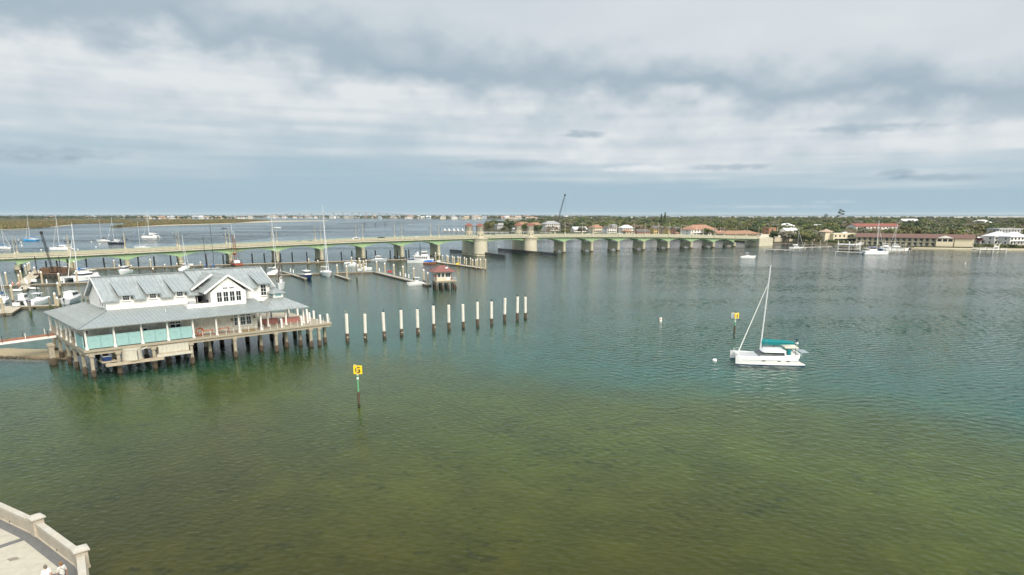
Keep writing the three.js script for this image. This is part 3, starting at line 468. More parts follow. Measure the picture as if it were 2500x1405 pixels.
// ------------------------------------------------------------------ arched road bridge with four turrets
const BR = { o: [-223.49, -311.95], a: R(30.3) };
BR.at = (s, y, z) => [BR.o[0] + s * Math.cos(BR.a) + z * Math.sin(BR.a), y, BR.o[1] - s * Math.sin(BR.a) + z * Math.cos(BR.a)];
BR.rise = [[-80, 6.0], [0, 7.15], [20, 7.5], [67, 8.8], [114, 10.2], [161, 11.2], [208, 11.75], [254, 12.0], [299, 11.7], [345, 11.0], [391, 10.1], [437, 8.75], [460, 8.0], [486, 7.3], [540, 6.4]];
BR.top = s => { let k = 0; const l = BR.rise; while (k < l.length - 2 && s > l[k + 1][0]) k++; const t = (s - l[k][0]) / (l[k + 1][0] - l[k][0]); return mix(l[k][1], l[k + 1][1], t); };   // top of the parapet
{
  const steel = mat([0.30, 0.46, 0.26], 0.6, { map: repeat(TX.stain, 4) }), rail = mat([0.42, 0.62, 0.45], 0.6), stone = mat([0.59, 0.57, 0.47], 0.9, { map: repeat(TX.streak, 6), bumpMap: repeat(TX.rough, 3), bumpScale: 0.02 });
  const stone2 = mat([0.52, 0.50, 0.39], 0.9, { map: repeat(TX.streak, 3) }), road = mat([0.09, 0.09, 0.09], 0.95, { map: repeat(TX.grain, 5) }), tileRed = mat([0.28, 0.10, 0.07], 0.75, { map: repeat(TX.grain, 1) });
  const W0 = 11.2, b = thing('arched_bridge', 'long pale stone and green steel arched bridge with four red-roofed turrets', 'bridge', [BR.o[0], 0, BR.o[1]], BR.a);
  const piers = [-23.5, 0, 20.5, 43.8, 67.3, 90.8, 114.2, 137.7, 161.2, 184.6, 207.9, 236, 272.4, 299, 321.8, 344.8, 368, 391.2, 414.2, 437.3, 460.1, 486];
  // columns with mouldings, a wall between them with an arched opening at the water
  const column = (h) => lathe([[0, -3], [1.25, -3], [1.25, 0.5], [1.05, 0.7], [1.05, 1.5], [1.22, 1.7], [1.22, 2.0], [0.98, 2.2], [0.95, h - 1.1], [1.2, h - 0.9], [1.2, h - 0.6], [1.0, h - 0.5], [1.35, h - 0.2], [1.35, h], [0, h]], 14);
  for (const s of piers) {
    if (s === 236 || s === 272.4 || s < 0 && s > -1 || s > 480) continue;
    const h = BR.top(s) - 4.9, p = part('pier', column(h).translate(s, 0, 0), stone2, b); part('rear_column', column(h).translate(s, 0, -W0 + 0.8), stone2, p);
    const sh = new THREE.Shape(); sh.moveTo(0, -2.5); sh.lineTo(0, h); sh.lineTo(W0 - 0.8, h); sh.lineTo(W0 - 0.8, -2.5); sh.lineTo(W0 - 3, -2.5); sh.lineTo(W0 - 3, 0.4); sh.quadraticCurveTo(W0 / 2 - 0.4, 2.2, 2.2, 0.4); sh.lineTo(2.2, -2.5); sh.closePath();
    part('pier_wall', new THREE.ExtrudeGeometry(sh, { depth: 1.3, bevelEnabled: false }).rotateY(Math.PI / 2).translate(s - 0.65, 0, 0), stone2, p);
    for (const z of [0, -W0 + 0.8]) part('tide_mark', cy(1.34, 1.3, 1.25, s, -0.7, z, 14), M.barnacle, p);
  }
  // spans
  for (let k = 0; k + 1 < piers.length; k++) {
    const s0 = piers[k], s1 = piers[k + 1], n = 10, bas = s0 === 236, end = k === 0 || s1 > 480;
    const lo = t => { const u = (2 * t - 1) ** 2; return end ? 0.9 + 0.3 * u : bas ? 1.0 + 1.5 * u : 0.8 + 2.25 * u; };
    const slab = s => BR.top(s) - 1.85;
    for (const z of [-0.5, -W0 + 1.3]) {
      const sh = new THREE.Shape(); for (let i = 0; i <= n; i++) sh[i ? 'lineTo' : 'moveTo'](mix(s0, s1, i / n), slab(mix(s0, s1, i / n))); for (let i = n * 2; i >= 0; i--) { const t = i / n / 2, s = mix(s0, s1, t); sh.lineTo(s, slab(s) - lo(t)); } sh.closePath();
      const g = part('girder', [new THREE.ExtrudeGeometry(sh, { depth: 0.16, bevelEnabled: false }).translate(0, 0, z - 0.08)], steel, b);
      const fl = []; for (let i = 0; i < n; i++) { const p = i / n, q = (i + 1) / n, a = mix(s0, s1, p), c = mix(s0, s1, q); fl.push(beam([a, slab(a) - lo(p) - 0.03, z], [c, slab(c) - lo(q) - 0.03, z], 0.6, 0.09)); }
      part('flange', fl, steel, g);
      if (z > -1) for (let i = 0; i <= 8; i++) { const t = (i + 0.02) / 8.04, s = mix(s0, s1, t); part('stiffener', bx(0.14, lo(t) - 0.02, 0.18, s, slab(s) - lo(t), z + 0.13), steel, g); part('bracket', flat([[s - 0.08, slab(s), 0.85], [s - 0.08, slab(s), -0.3], [s - 0.08, slab(s) - 0.75, -0.3]], 0.16, [1, 0, 0]), stone2, g); }
    }
    const m = 4, road_ = [], par = [], parF = [], top = [], mid = [], gr = [], gn = [];
    for (let i = 0; i < m; i++) {
      const a = mix(s0, s1, i / m), c = mix(s0, s1, (i + 1) / m), ya = BR.top(a), yc = BR.top(c), Q = (z, dy, w, h) => beam([a, ya + dy, z], [c, yc + dy, z], w, h);
      road_.push(Q(-W0 / 2 + 0.4, -1.55, W0 + 0.6, 0.4));
      for (const z of [0.75, -W0]) { par.push(Q(z, -1.55, 0.55, 0.55), Q(z, -0.92, 0.3, 0.16), Q(z, -0.08, 0.4, 0.2)); mid.push(Q(z, -0.55, 0.13, 0.75)); }
      gr.push(Q(-W0 + 0.35, 0.22, 0.08, 0.1)); gn.push(Q(0.35, 0.14, 0.07, 0.08));
    }
    part('road_slab', road_, road, b); const pr = part('parapet', par, stone, b); part('parapet_panel', mid, stone2, pr);
    part('hand_rail', gr, rail, pr); part('hand_rail', gn, rail, pr);
    for (let i = 1; i < 8; i++) { const s = mix(s0, s1, i / 8); part('parapet_post', bx(0.4, 1.0, 0.36, s, BR.top(s) - 1.1, 0.75), stone, pr); }
  }
  // the four turrets on two great piers
  const oct = (r0, r1, h, x, y, z) => new THREE.CylinderGeometry(r1, r0, h, 8).rotateY(Math.PI / 8).translate(x, y + h / 2, z);
  for (const s of [236, 272.4]) {
    part('tower_pier', [oct(4.7, 4.5, 12.3, s, -3, 0), oct(4.7, 4.5, 12.3, s, -3, -15), bx(5.6, 12, 15, s, -3, -7.5), bx(9.6, 0.5, 9.6, s, -0.2, 0), oct(5.1, 5.1, 0.9, s, -0.4, 0), oct(5.1, 5.1, 0.9, s, -0.4, -15)], stone, b);
    for (const z of [0, -15]) {
      const p = part('tower_cornice', [oct(4.5, 5.0, 0.6, s, 9.3, z), oct(5.0, 5.0, 0.7, s, 9.9, z)], stone, b);
      for (let k = 0; k < 24; k++) { const a = k / 24 * 2 * Math.PI; part('corbel', bx(0.35, 0.5, 0.5, s + Math.sin(a) * 4.75, 9.0, z + Math.cos(a) * 4.75, a), stone2, p); }
      part('tide_mark', oct(4.85, 4.8, 1.5, s, -0.6, z), M.barnacle, p);
      const t = part('turret', [oct(2.55, 2.5, 3.1, s, 10.5, z), oct(2.75, 2.75, 0.3, s, 13.6, z), oct(2.35, 2.3, 3.5, s, 13.9, z), oct(2.7, 2.75, 0.3, s, 17.3, z)], stone, b);
      for (let k = 0; k < 8; k++) { const a = k / 8 * 2 * Math.PI; for (const q of [-0.45, 0.45]) { part('slot_window', bx(0.34, 2.4, 0.1, s + Math.sin(a) * 2.17 + Math.cos(a) * q, 14.4, z + Math.cos(a) * 2.17 - Math.sin(a) * q, a), M.glass, t); } part('low_window', bx(0.55, 1.1, 0.1, s + Math.sin(a) * 2.34, 11.6, z + Math.cos(a) * 2.34, a), M.glass, t); }
      const r = part('turret_roof', [oct(3.05, 0.12, 1.75, s, 17.6, z)], tileRed, t); part('finial', cy(0.08, 0.02, 1.1, s, 19.3, z, 6), stone, r);
    }
  }
  // east abutment
  part('abutment', [bx(16, 9, W0 + 3.4, 494, -3, -W0 / 2 + 0.4)], stone, b);
  // lamps on pedestals over every pier, both sides
  const lamp = (label) => {
    const t = thing('bridge_lamp', label, 'lamp', [0, 0, 0], BR.a, 'lamps along the near parapet of the arched bridge');
    part('pedestal', [bx(1.1, 1.9, 0.9, 0, -1.7), bx(1.3, 0.25, 1.1, 0, 0.2), cy(0.5, 0.3, 0.7, 0, 0.45, 0, 8)], stone, t);
    part('pole', [cy(0.19, 0.09, 6.6, 0, 1.1, 0, 8), ball(0.14, 0, 7.75, 0)], stone2, t);
    for (const s of [-1, 1]) { const a = part('arm', new THREE.TubeGeometry(new THREE.QuadraticBezierCurve3(V(0, 3.9, 0), V(s * 0.9, 3.7, 0), V(s * 0.95, 4.5, 0)), 6, 0.06, 5), M.iron, t); part('lantern', [cy(0.14, 0.22, 0.5, s * 0.95, 4.5, 0, 6), cy(0.24, 0.03, 0.25, s * 0.95, 5.0, 0, 6)], M.iron, a); }
    return t;
  };
  let first = null; const count = {};
  for (const s of piers) for (const z of [0.75, -W0]) {
    if (s === 236 || s === 272.4 || s < -1) continue;
    const near = z > 0, side = near ? 'near' : 'far', n = s < 236 ? 'left' : 'right', key = side + n, q = count[key] = (count[key] ?? -1) + 1, lb = `stone bridge lamp post, ${ordinal(q)} from the ${n === 'left' ? 'picture edge' : 'turrets'} on the ${side} parapet`, gp = near ? 'lamps along the near parapet of the arched bridge' : 'lamps along the far parapet of the arched bridge';
    const p = BR.at(s, BR.top(s), z); if (!first) { first = lamp(lb); first.position.set(...p); } else copy(first, p, BR.a, lb, gp);
  }
  // vehicles
  const car = (paint, van) => {
    const t = thing('car', 'x', 'car', [0, 0, 0], BR.a), L = van ? 5.2 : 4.5, hh = van ? 1.95 : 1.45;
    const prof = van ? [[0, .35], [0, 1.2], [.25, 1.95], [3.6, 1.95], [4.3, 1.15], [5.2, .95], [5.2, .35]] : [[0, .35], [0, .95], [.7, 1.02], [1.2, 1.45], [2.7, 1.45], [3.4, 1.0], [4.4, .85], [4.5, .35]];
    const sh = new THREE.Shape(prof.map(p => new THREE.Vector2(p[0] - L / 2, p[1])));
    part('body', new THREE.ExtrudeGeometry(sh, { depth: 1.6, bevelEnabled: true, bevelSize: 0.08, bevelThickness: 0.08, bevelSegments: 2 }).translate(0, 0, -0.8), paint, t);
    part('side_glass', [-1, 1].map(s => bx(van ? 2.9 : 1.7, 0.4, 0.03, van ? -0.5 : -0.25, hh - 0.52, s * 0.9)), M.glass, t);
    for (const x of [-L * 0.31, L * 0.31]) for (const z of [-0.8, 0.8]) { const w = part('wheel', new THREE.CylinderGeometry(0.33, 0.33, 0.22, 12).rotateX(Math.PI / 2).translate(x, 0.33, z), M.black, t); part('rim', new THREE.CylinderGeometry(0.18, 0.18, 0.24, 8).rotateX(Math.PI / 2).translate(x, 0.33, z), M.alu, w); }
    return t;
  };
  const white = mat([0.78, 0.78, 0.78], 0.25), grey = mat([0.08, 0.1, 0.09], 0.3), silver = mat([0.4, 0.42, 0.44], 0.3), green = mat([0.07, 0.12, 0.08], 0.3);
  for (const [s, z, m, van, l] of [[159, -3.2, white, 1, 'white van on the bridge between the masts and the dark wagon'], [174, -3.2, grey, 1, 'dark grey wagon driving on the bridge near the lamp gantry'], [196, -3.2, white, 0, 'white saloon car on the bridge left of the turrets'], [128, -7, green, 0, 'dark green car behind the parapet left of the tall white mast'], [134, -7, grey, 0, 'dark car behind the parapet just beside the tall white mast'], [250, -7.5, grey, 0, 'dark car crossing the lifting span between the turrets'], [325, -7.5, white, 0, 'white car on the bridge near the foot of the crane'], [352, -7, white, 1, 'white van on the bridge before the orange-roofed house'], [331, -3, silver, 0, 'silver car on the bridge just right of the turrets']]) {
    const c = car(m, van); tag(c, l, 'car', 'vehicles on the arched bridge'); c.position.set(...BR.at(s, BR.top(s) - 1.34, z));
  }
  // dark timber fenders along the channel
  const fender = (a, c, label) => {
    const L = Math.hypot(c[0] - a[0], c[1] - a[1]), t = thing('timber_fender', label, 'fender', [a[0], 0, a[1]], Math.atan2(-(c[1] - a[1]), c[0] - a[0]), 'timber fenders along the bridge channel'), n = Math.round(L / 2.1);
    for (let k = 0; k <= n; k++) part('post', cy(0.22, 0.2, 5.2, k * L / n, -3, -0.3, 7), M.black, t);
    for (const y of [0.15, 0.62, 1.09, 1.56]) part('wale', bx(L, 0.38, 0.22, L / 2, y), M.black, t);
    part('walkway', bx(L, 0.1, 0.9, L / 2, 1.98, -0.45), mat([0.07, 0.06, 0.05], 0.9), t);
    part('marker_light', [cy(0.08, 0.08, 1.8, 0, 2, -0.4), ball(0.2, 0, 3.9, -0.4)], M.alu, t);
  };
  fender([-41.18, -459.6], [-28.59, -440.78], 'short dark timber fender behind the left turret pier'); fender([-16.49, -423.43], [-4.21, -396.09], 'dark timber fender in front of the left turret pier');
  fender([-9.51, -474.78], [26.72, -415.24], 'long dark timber fender passing the right turret pier');
}

// ------------------------------------------------------------------ boats: bow towards -x, waterline at y = 0; pos is the middle of the boat
function hullShape(L, B, hb, hs, { draft = 0.5, rake = 0.5, stern = 0.75, fine = 1.5, flare = 0.82, n = 12, scoop = 0 } = {}) {      // hb, hs: height of the side at bow and stern
  const rings = [];
  for (let i = 0; i <= n; i++) {
    const t = i / n, w = Math.max(0.02, B / 2 * Math.min(1, Math.pow(Math.sin(Math.min(t * 1.5, 1) * Math.PI / 2), 1 / fine) * (t > 0.66 ? mix(1, stern, (t - 0.66) / 0.34) : 1))), h = mix(hb, hs, Math.pow(t, 0.7)) * (1 - scoop * smooth(0.86, 1, t)), d = draft * (t < 0.08 ? 0.3 : t > 0.9 ? 0.6 : 1), x = (y) => L * t + rake * (1 - t) * (1 - t) * (1 - (y + draft) / (hb + draft)) * 1.0;
    const P = (y, z) => [x(y), y, z];
    rings.push([P(-d, 0), P(-d * 0.6, -w * 0.55), P(0.02, -w * flare), P(h * 0.6, -w * 0.95), P(h, -w), P(h + w * 0.06, 0), P(h, w), P(h * 0.6, w * 0.95), P(0.02, w * flare), P(-d * 0.6, w * 0.55)]);
  }
  return loft(rings);
}
function stripe(L, B, y0, y1, o = {}) { const { rake = 0.5, stern = 0.75, fine = 1.5, flare = 0.82, n = 12 } = o, rings = []; for (let i = 0; i <= n; i++) { const t = i / n, w = Math.max(0.02, B / 2 * Math.min(1, Math.pow(Math.sin(Math.min(t * 1.5, 1) * Math.PI / 2), 1 / fine) * (t > 0.66 ? mix(1, stern, (t - 0.66) / 0.34) : 1))) * (o.fit ?? flare + 0.035), x = L * t + rake * (1 - t) * (1 - t) * 0.8 + (i === 0 ? -0.02 : i === n ? 0.02 : 0); rings.push([[x, y0, -w], [x, y1, -w], [x, y1, w], [x, y0, w]]); } return loft(rings); }
// a cabin: footprint narrows upward; x0 front, x1 back
const cabin = (x0, x1, w, y0, y1, slopeF = 0.6, slopeB = 0.15, nar = 0.8) => loft([0, 1].map(k => { const y = k ? y1 : y0, a = x0 + k * slopeF, b = x1 - k * slopeB, h = w / 2 * (k ? nar : 1); return [[a + 0.25, y, -h], [a, y, -h * 0.6], [a, y, h * 0.6], [a + 0.25, y, h], [b, y, h], [b, y, -h]]; }));
const wire = (a, b, r = 0.012) => bar(a, b, r, 4);
function pulpit(parent, x, w, y, m = M.alu) { part('pulpit', [new THREE.TubeGeometry(new THREE.CatmullRomCurve3([V(x + 1.2, y + 0.6, -w), V(x, y + 0.62, -w * 0.3), V(x, y + 0.62, w * 0.3), V(x + 1.2, y + 0.6, w)]), 10, 0.025, 5), bar([x + 1.2, y, -w], [x + 1.2, y + 0.6, -w], 0.02), bar([x + 1.2, y, w], [x + 1.2, y + 0.6, w], 0.02), bar([x + 0.1, y, 0], [x + 0.1, y + 0.62, 0], 0.02)], m, parent); }
function rig(t, o) {                                                           // o: x mast, y foot, top, rake, bow [x, y], half beam, boom length, sail cover colour, mast colour
  const { x, y, top, rake = 0.3, bow, w, boom = 4, cover = M.canvasBlue, m = M.alu, jib = M.gel, r = 0.09, fract = 0.85, spread = 1, back } = o, X = h => x + rake * (h - y) / (top - y);
  const mast = part('mast', [bar([x, y, 0], [x + rake, top, 0], r, 8, r * 0.75)], m, t);
  for (const k of spread === 2 ? [0.38, 0.68] : [0.5]) part('spreader', bar([X(mix(y, top, k)), mix(y, top, k), -w * 0.42], [X(mix(y, top, k)), mix(y, top, k), w * 0.42], 0.035, 5), m, mast);
  part('mast_top', [bar([x + rake - 0.3, top + 0.1, 0], [x + rake + 0.35, top + 0.1, 0], 0.02), bar([x + rake, top, 0], [x + rake, top + 0.7, 0], 0.012)], m, mast);
  const jt = mix(y, top, fract);
  if (jib) part('furled_jib', bar([bow[0], bow[1], 0], [X(jt), jt, 0], 0.10, 7, 0.05), jib, t); else part('forestay', wire([bow[0], bow[1], 0], [X(jt), jt, 0]), M.rope, t);
  for (const s of [-1, 1]) { part('shroud', wire([x + 0.2, y - 0.3, s * w], [X(jt), jt, 0]), M.rope, t); part('shroud', wire([x + 0.5, y - 0.3, s * w], [X(mix(y, top, 0.5)), mix(y, top, 0.5), s * w * 0.4]), M.rope, t); }
  if (back) part('backstay', wire([back, y - 0.4, 0], [x + rake, top, 0]), M.rope, t);
  if (boom) { const b = part('boom', bar([x + 0.15, y + 1.0, 0], [x + boom, y + 1.15, 0], 0.08, 6), m, t); if (cover) part('sail_cover', loft([[0.1, 0.62], [0.5, 0.75], [boom * 0.6, 0.5], [boom - 0.15, 0.25]].map(([d, h]) => { const yy = y + 1.02 + 0.15 * d / boom, v = h * 0.28; return [[x + d, yy - 0.05, -v], [x + d, yy + h * 0.6, -v * 0.7], [x + d, yy + h, 0], [x + d, yy + h * 0.6, v * 0.7], [x + d, yy - 0.05, v]].reverse(); })), cover, b); }
}
function sailboat(name, label, pos, turn, L, { hull = M.gel, cover = M.canvasBlue, mast, boot = M.navy, bimini, jib, group, mastMat, tall = 1.3, coach = true, spread = 1, top } = {}) {
  const t = thing(name, label, 'sailboat', [pos[0] - Math.cos(turn) * L / 2, 0, pos[1] + Math.sin(turn) * L / 2], turn, group), B = L * 0.31, hb = L * 0.115 + 0.15, hs = L * 0.085 + 0.1;
  part('hull', hullShape(L, B, hb, hs, { draft: 0.6, rake: L * 0.09 }), hull, t); part('boot_stripe', stripe(L, B, -0.1, 0.1, { rake: L * 0.09 }), boot, t);
  part('deck', loft([[L * 0.06, 0.3], [L * 0.3, 0.85], [L * 0.6, 0.97], [L * 0.97, 0.72]].map(([x, f]) => { const y = mix(hb, hs, Math.pow(x / L, 0.7)); return [[x, y, -B / 2 * f], [x, y + 0.08, 0], [x, y, B / 2 * f], [x, y - 0.1, 0]]; })), M.gel, t);
  if (coach) { part('coachroof', cabin(L * 0.27, L * 0.66, B * 0.62, hs + 0.05, hs + 0.62, L * 0.07, 0.1), M.gel, t); for (const s of [-1, 1]) part('cabin_window', bx(L * 0.22, 0.16, 0.03, L * 0.48, hs + 0.26, s * B * 0.29), M.glass, t); }
  pulpit(t, 0.1, B * 0.2, hb); part('guard_wire', [-1, 1].map(s => wire([L * 0.12, hb + 0.55, s * B * 0.3], [L * 0.95, hs + 0.6, s * B * 0.42], 0.015)), M.alu, t);
  rig(t, { x: L * 0.42, y: hs + 0.5, top: top ?? L * tall, rake: 0.25, bow: [0.25, hb + 0.2], w: B * 0.45, boom: L * 0.36, cover, m: mastMat ?? M.alu, jib: jib === undefined ? M.gel : jib, r: 0.085 + L * 0.002, spread, back: L * 0.98 });
  if (bimini) { part('bimini', [bx(1.9, 0.06, B * 0.7, L * 0.85, hs + 1.95), ...[-1, 1].flatMap(s => [bar([L * 0.8, hs, s * B * 0.33], [L * 0.78, hs + 1.95, s * B * 0.33], 0.02), bar([L * 0.9, hs, s * B * 0.33], [L * 0.92, hs + 1.95, s * B * 0.33], 0.02)])], bimini, t); }
  return t;
}
function catamaran(name, label, pos, turn, L, { hull = M.gel, cover = M.canvasBlue, top, group, bimini = M.canvasCream, fly } = {}) {
  const t = thing(name, label, 'catamaran', [pos[0] - Math.cos(turn) * L / 2, 0, pos[1] + Math.sin(turn) * L / 2], turn, group), B = L * 0.53, hw = L * 0.115, f = L / 11.4, zc = B / 2 - hw / 2, o = { draft: 0.5, rake: 0.12 * f, stern: 0.85, fine: 2.0, flare: 0.86, scoop: 0.75, n: 24 };
  for (const s of [-1, 1]) {
    const h = part('hull', hullShape(L, hw, 1.5 * f, 0.95 * f, o).translate(0, 0, s * zc), hull, t); part('boot_stripe', stripe(L, hw, -0.12, 0.08, o).translate(0, 0, s * zc), M.navy, h);
    for (const q of [0.4, 0.62, 0.75]) part('hull_window', bx(L * 0.05, 0.13 * f, 0.04, L * q, 0.72 * f, s * (B / 2 - 0.015)), M.glass, h);
  }
  part('bridge_deck', [bx(L * 0.58, 0.55 * f, B - hw, L * 0.62, 0.6 * f, 0), bar([0.8 * f, 1.2 * f, -zc], [0.8 * f, 1.2 * f, zc], 0.12 * f, 8)], hull, t);
  part('trampoline', [bx(L * 0.24, 0.03, B - hw * 2 - 0.1, L * 0.2, 1.12 * f)], M.gelGrey, t);
  const c = part('saloon', cabin(L * 0.31, L * 0.74, B * 0.66, 1.12 * f, 2.35 * f, L * 0.14, 0.1, 0.82), M.gel, t);
  part('saloon_window', cabin(L * 0.335, L * 0.72, B * 0.67, 1.52 * f, 2.0 * f, L * 0.06, 0.05, 0.93), M.glass, c);
  part('cockpit', [bx(L * 0.2, 0.5 * f, B * 0.62, L * 0.83, 1.1 * f), bx(0.2, 0.8 * f, B * 0.6, L * 0.93, 1.1 * f)], M.gel, t);
  if (bimini) part('bimini', [bx(L * 0.19, 0.09, B * 0.5, L * 0.83, 2.75 * f), ...[-1, 1].map(s => bar([L * 0.91, 1.4 * f, s * B * 0.22], [L * 0.91, 2.75 * f, s * B * 0.22], 0.03))], bimini, t);
  if (fly) part('flybridge', [bx(L * 0.2, 0.1, B * 0.42, L * 0.6, 3.4 * f), bx(L * 0.16, 0.5, B * 0.4, L * 0.6, 2.35 * f), ...[-1, 1].map(s => bar([L * 0.66, 2.4 * f, s], [L * 0.66, 3.4 * f, s], 0.04))], M.gel, t);
  rig(t, { x: L * 0.4, y: 2.3 * f, top: top ?? L * 1.42, rake: 0.5 * f, bow: [0.8 * f, 1.35 * f], w: B * 0.46, boom: L * 0.45, cover, r: 0.135 * f, fract: 0.8 });
  pulpit(t, 0.2, B * 0.4, 1.4 * f);
  return t;
}
function outboard(parent, x, z, y = 0.5, m = M.black) { part('outboard', [rbx(0.5, 0.55, 0.4, 0.12, x + 0.1, y + 0.35, z), bx(0.2, 0.9, 0.16, x + 0.05, y - 0.6, z)], m, parent); }
function motorboat(name, label, pos, turn, L, { hull = M.gel, kind = 'console', top = M.gel, motors = 2, motor = M.black, group } = {}) {
  const t = thing(name, label, 'motorboat', [pos[0] - Math.cos(turn) * L / 2, 0, pos[1] + Math.sin(turn) * L / 2], turn, group), B = L * 0.34, hb = L * 0.15 + 0.2, hs = L * 0.09 + 0.25, o = { draft: 0.4, rake: L * 0.1, stern: 0.92, fine: 1.7, flare: 0.78 };
  part('hull', hullShape(L, B, hb, hs, o), hull, t);
  part('gunwale', [-1, 1].map(s => beam([L * 0.2, hb * 0.96, s * B * 0.4], [L * 0.98, hs + 0.06, s * B * 0.46], 0.1, 0.1)), M.gel, t);
  if (kind === 'console') {
    part('console', [rbx(1.0, 0.9, 0.9, 0.1, L * 0.55, hs, 0)], M.gel, t); part('windscreen', bx(0.05, 0.5, 0.85, L * 0.5, hs + 0.9), M.glass, t);
    part('hard_top', rbx(2.0, 0.1, B * 0.7, 0.04, L * 0.58, hs + 1.95), top, t); for (const sx of [-1, 1]) for (const sz of [-1, 1]) part('top_leg', bar([L * 0.55 + sx * 0.5, hs, sz * 0.5], [L * 0.58 + sx * 0.75, hs + 1.95, sz * B * 0.28], 0.035), M.alu, t);
    part('seat', rbx(0.5, 0.5, 1.1, 0.08, L * 0.72, hs), M.gel, t);
  } else if (kind === 'cabin') {
    part('cabin', cabin(L * 0.3, L * 0.72, B * 0.72, hs + 0.1, hs + 1.75, L * 0.1, 0.1, 0.86), M.gel, t); part('cabin_window', cabin(L * 0.32, L * 0.7, B * 0.735, hs + 0.95, hs + 1.5, L * 0.05, 0.05, 0.95), M.glass, t);
    part('roof', rbx(L * 0.36, 0.12, B * 0.74, 0.05, L * 0.55, hs + 1.76), top, t); part('antenna', [bar([L * 0.6, hs + 1.8, 0.3], [L * 0.63, hs + 4, 0.3], 0.015), bx(0.5, 0.2, 0.5, L * 0.55, hs + 1.9)], M.gel, t);
    pulpit(t, 0.2, B * 0.25, hb);
  } else if (kind === 'cruiser') {                                              // enclosed motor yacht with upper deck
    part('saloon', cabin(L * 0.26, L * 0.85, B * 0.8, hs + 0.1, hs + 1.5, L * 0.1, 0.1, 0.9), M.gel, t); part('saloon_window', cabin(L * 0.29, L * 0.82, B * 0.815, hs + 0.65, hs + 1.25, L * 0.06, 0.05, 0.95), M.glass, t);
    part('flybridge', [bx(L * 0.42, 0.12, B * 0.8, L * 0.58, hs + 1.5), cabin(L * 0.4, L * 0.68, B * 0.62, hs + 1.6, hs + 2.3, 0.6, 0, 0.9)], M.gel, t); part('hard_top', [rbx(L * 0.26, 0.12, B * 0.7, 0.05, L * 0.58, hs + 3.4), ...[-1, 1].flatMap(s => [bar([L * 0.5, hs + 1.6, s * B * 0.3], [L * 0.5, hs + 3.4, s * B * 0.3], 0.04), bar([L * 0.68, hs + 1.6, s * B * 0.3], [L * 0.68, hs + 3.4, s * B * 0.3], 0.04)])], top, t);
    part('radar_arch', [bar([L * 0.6, hs + 3.5, 0], [L * 0.62, hs + 5, 0], 0.06), bx(0.5, 0.2, 0.8, L * 0.6, hs + 4)], M.gel, t); pulpit(t, 0.2, B * 0.28, hb);
  }
  for (let k = 0; k < motors; k++) outboard(t, L - 0.05, (k - (motors - 1) / 2) * 0.75, hs * 0.6, motor);
  return t;
}

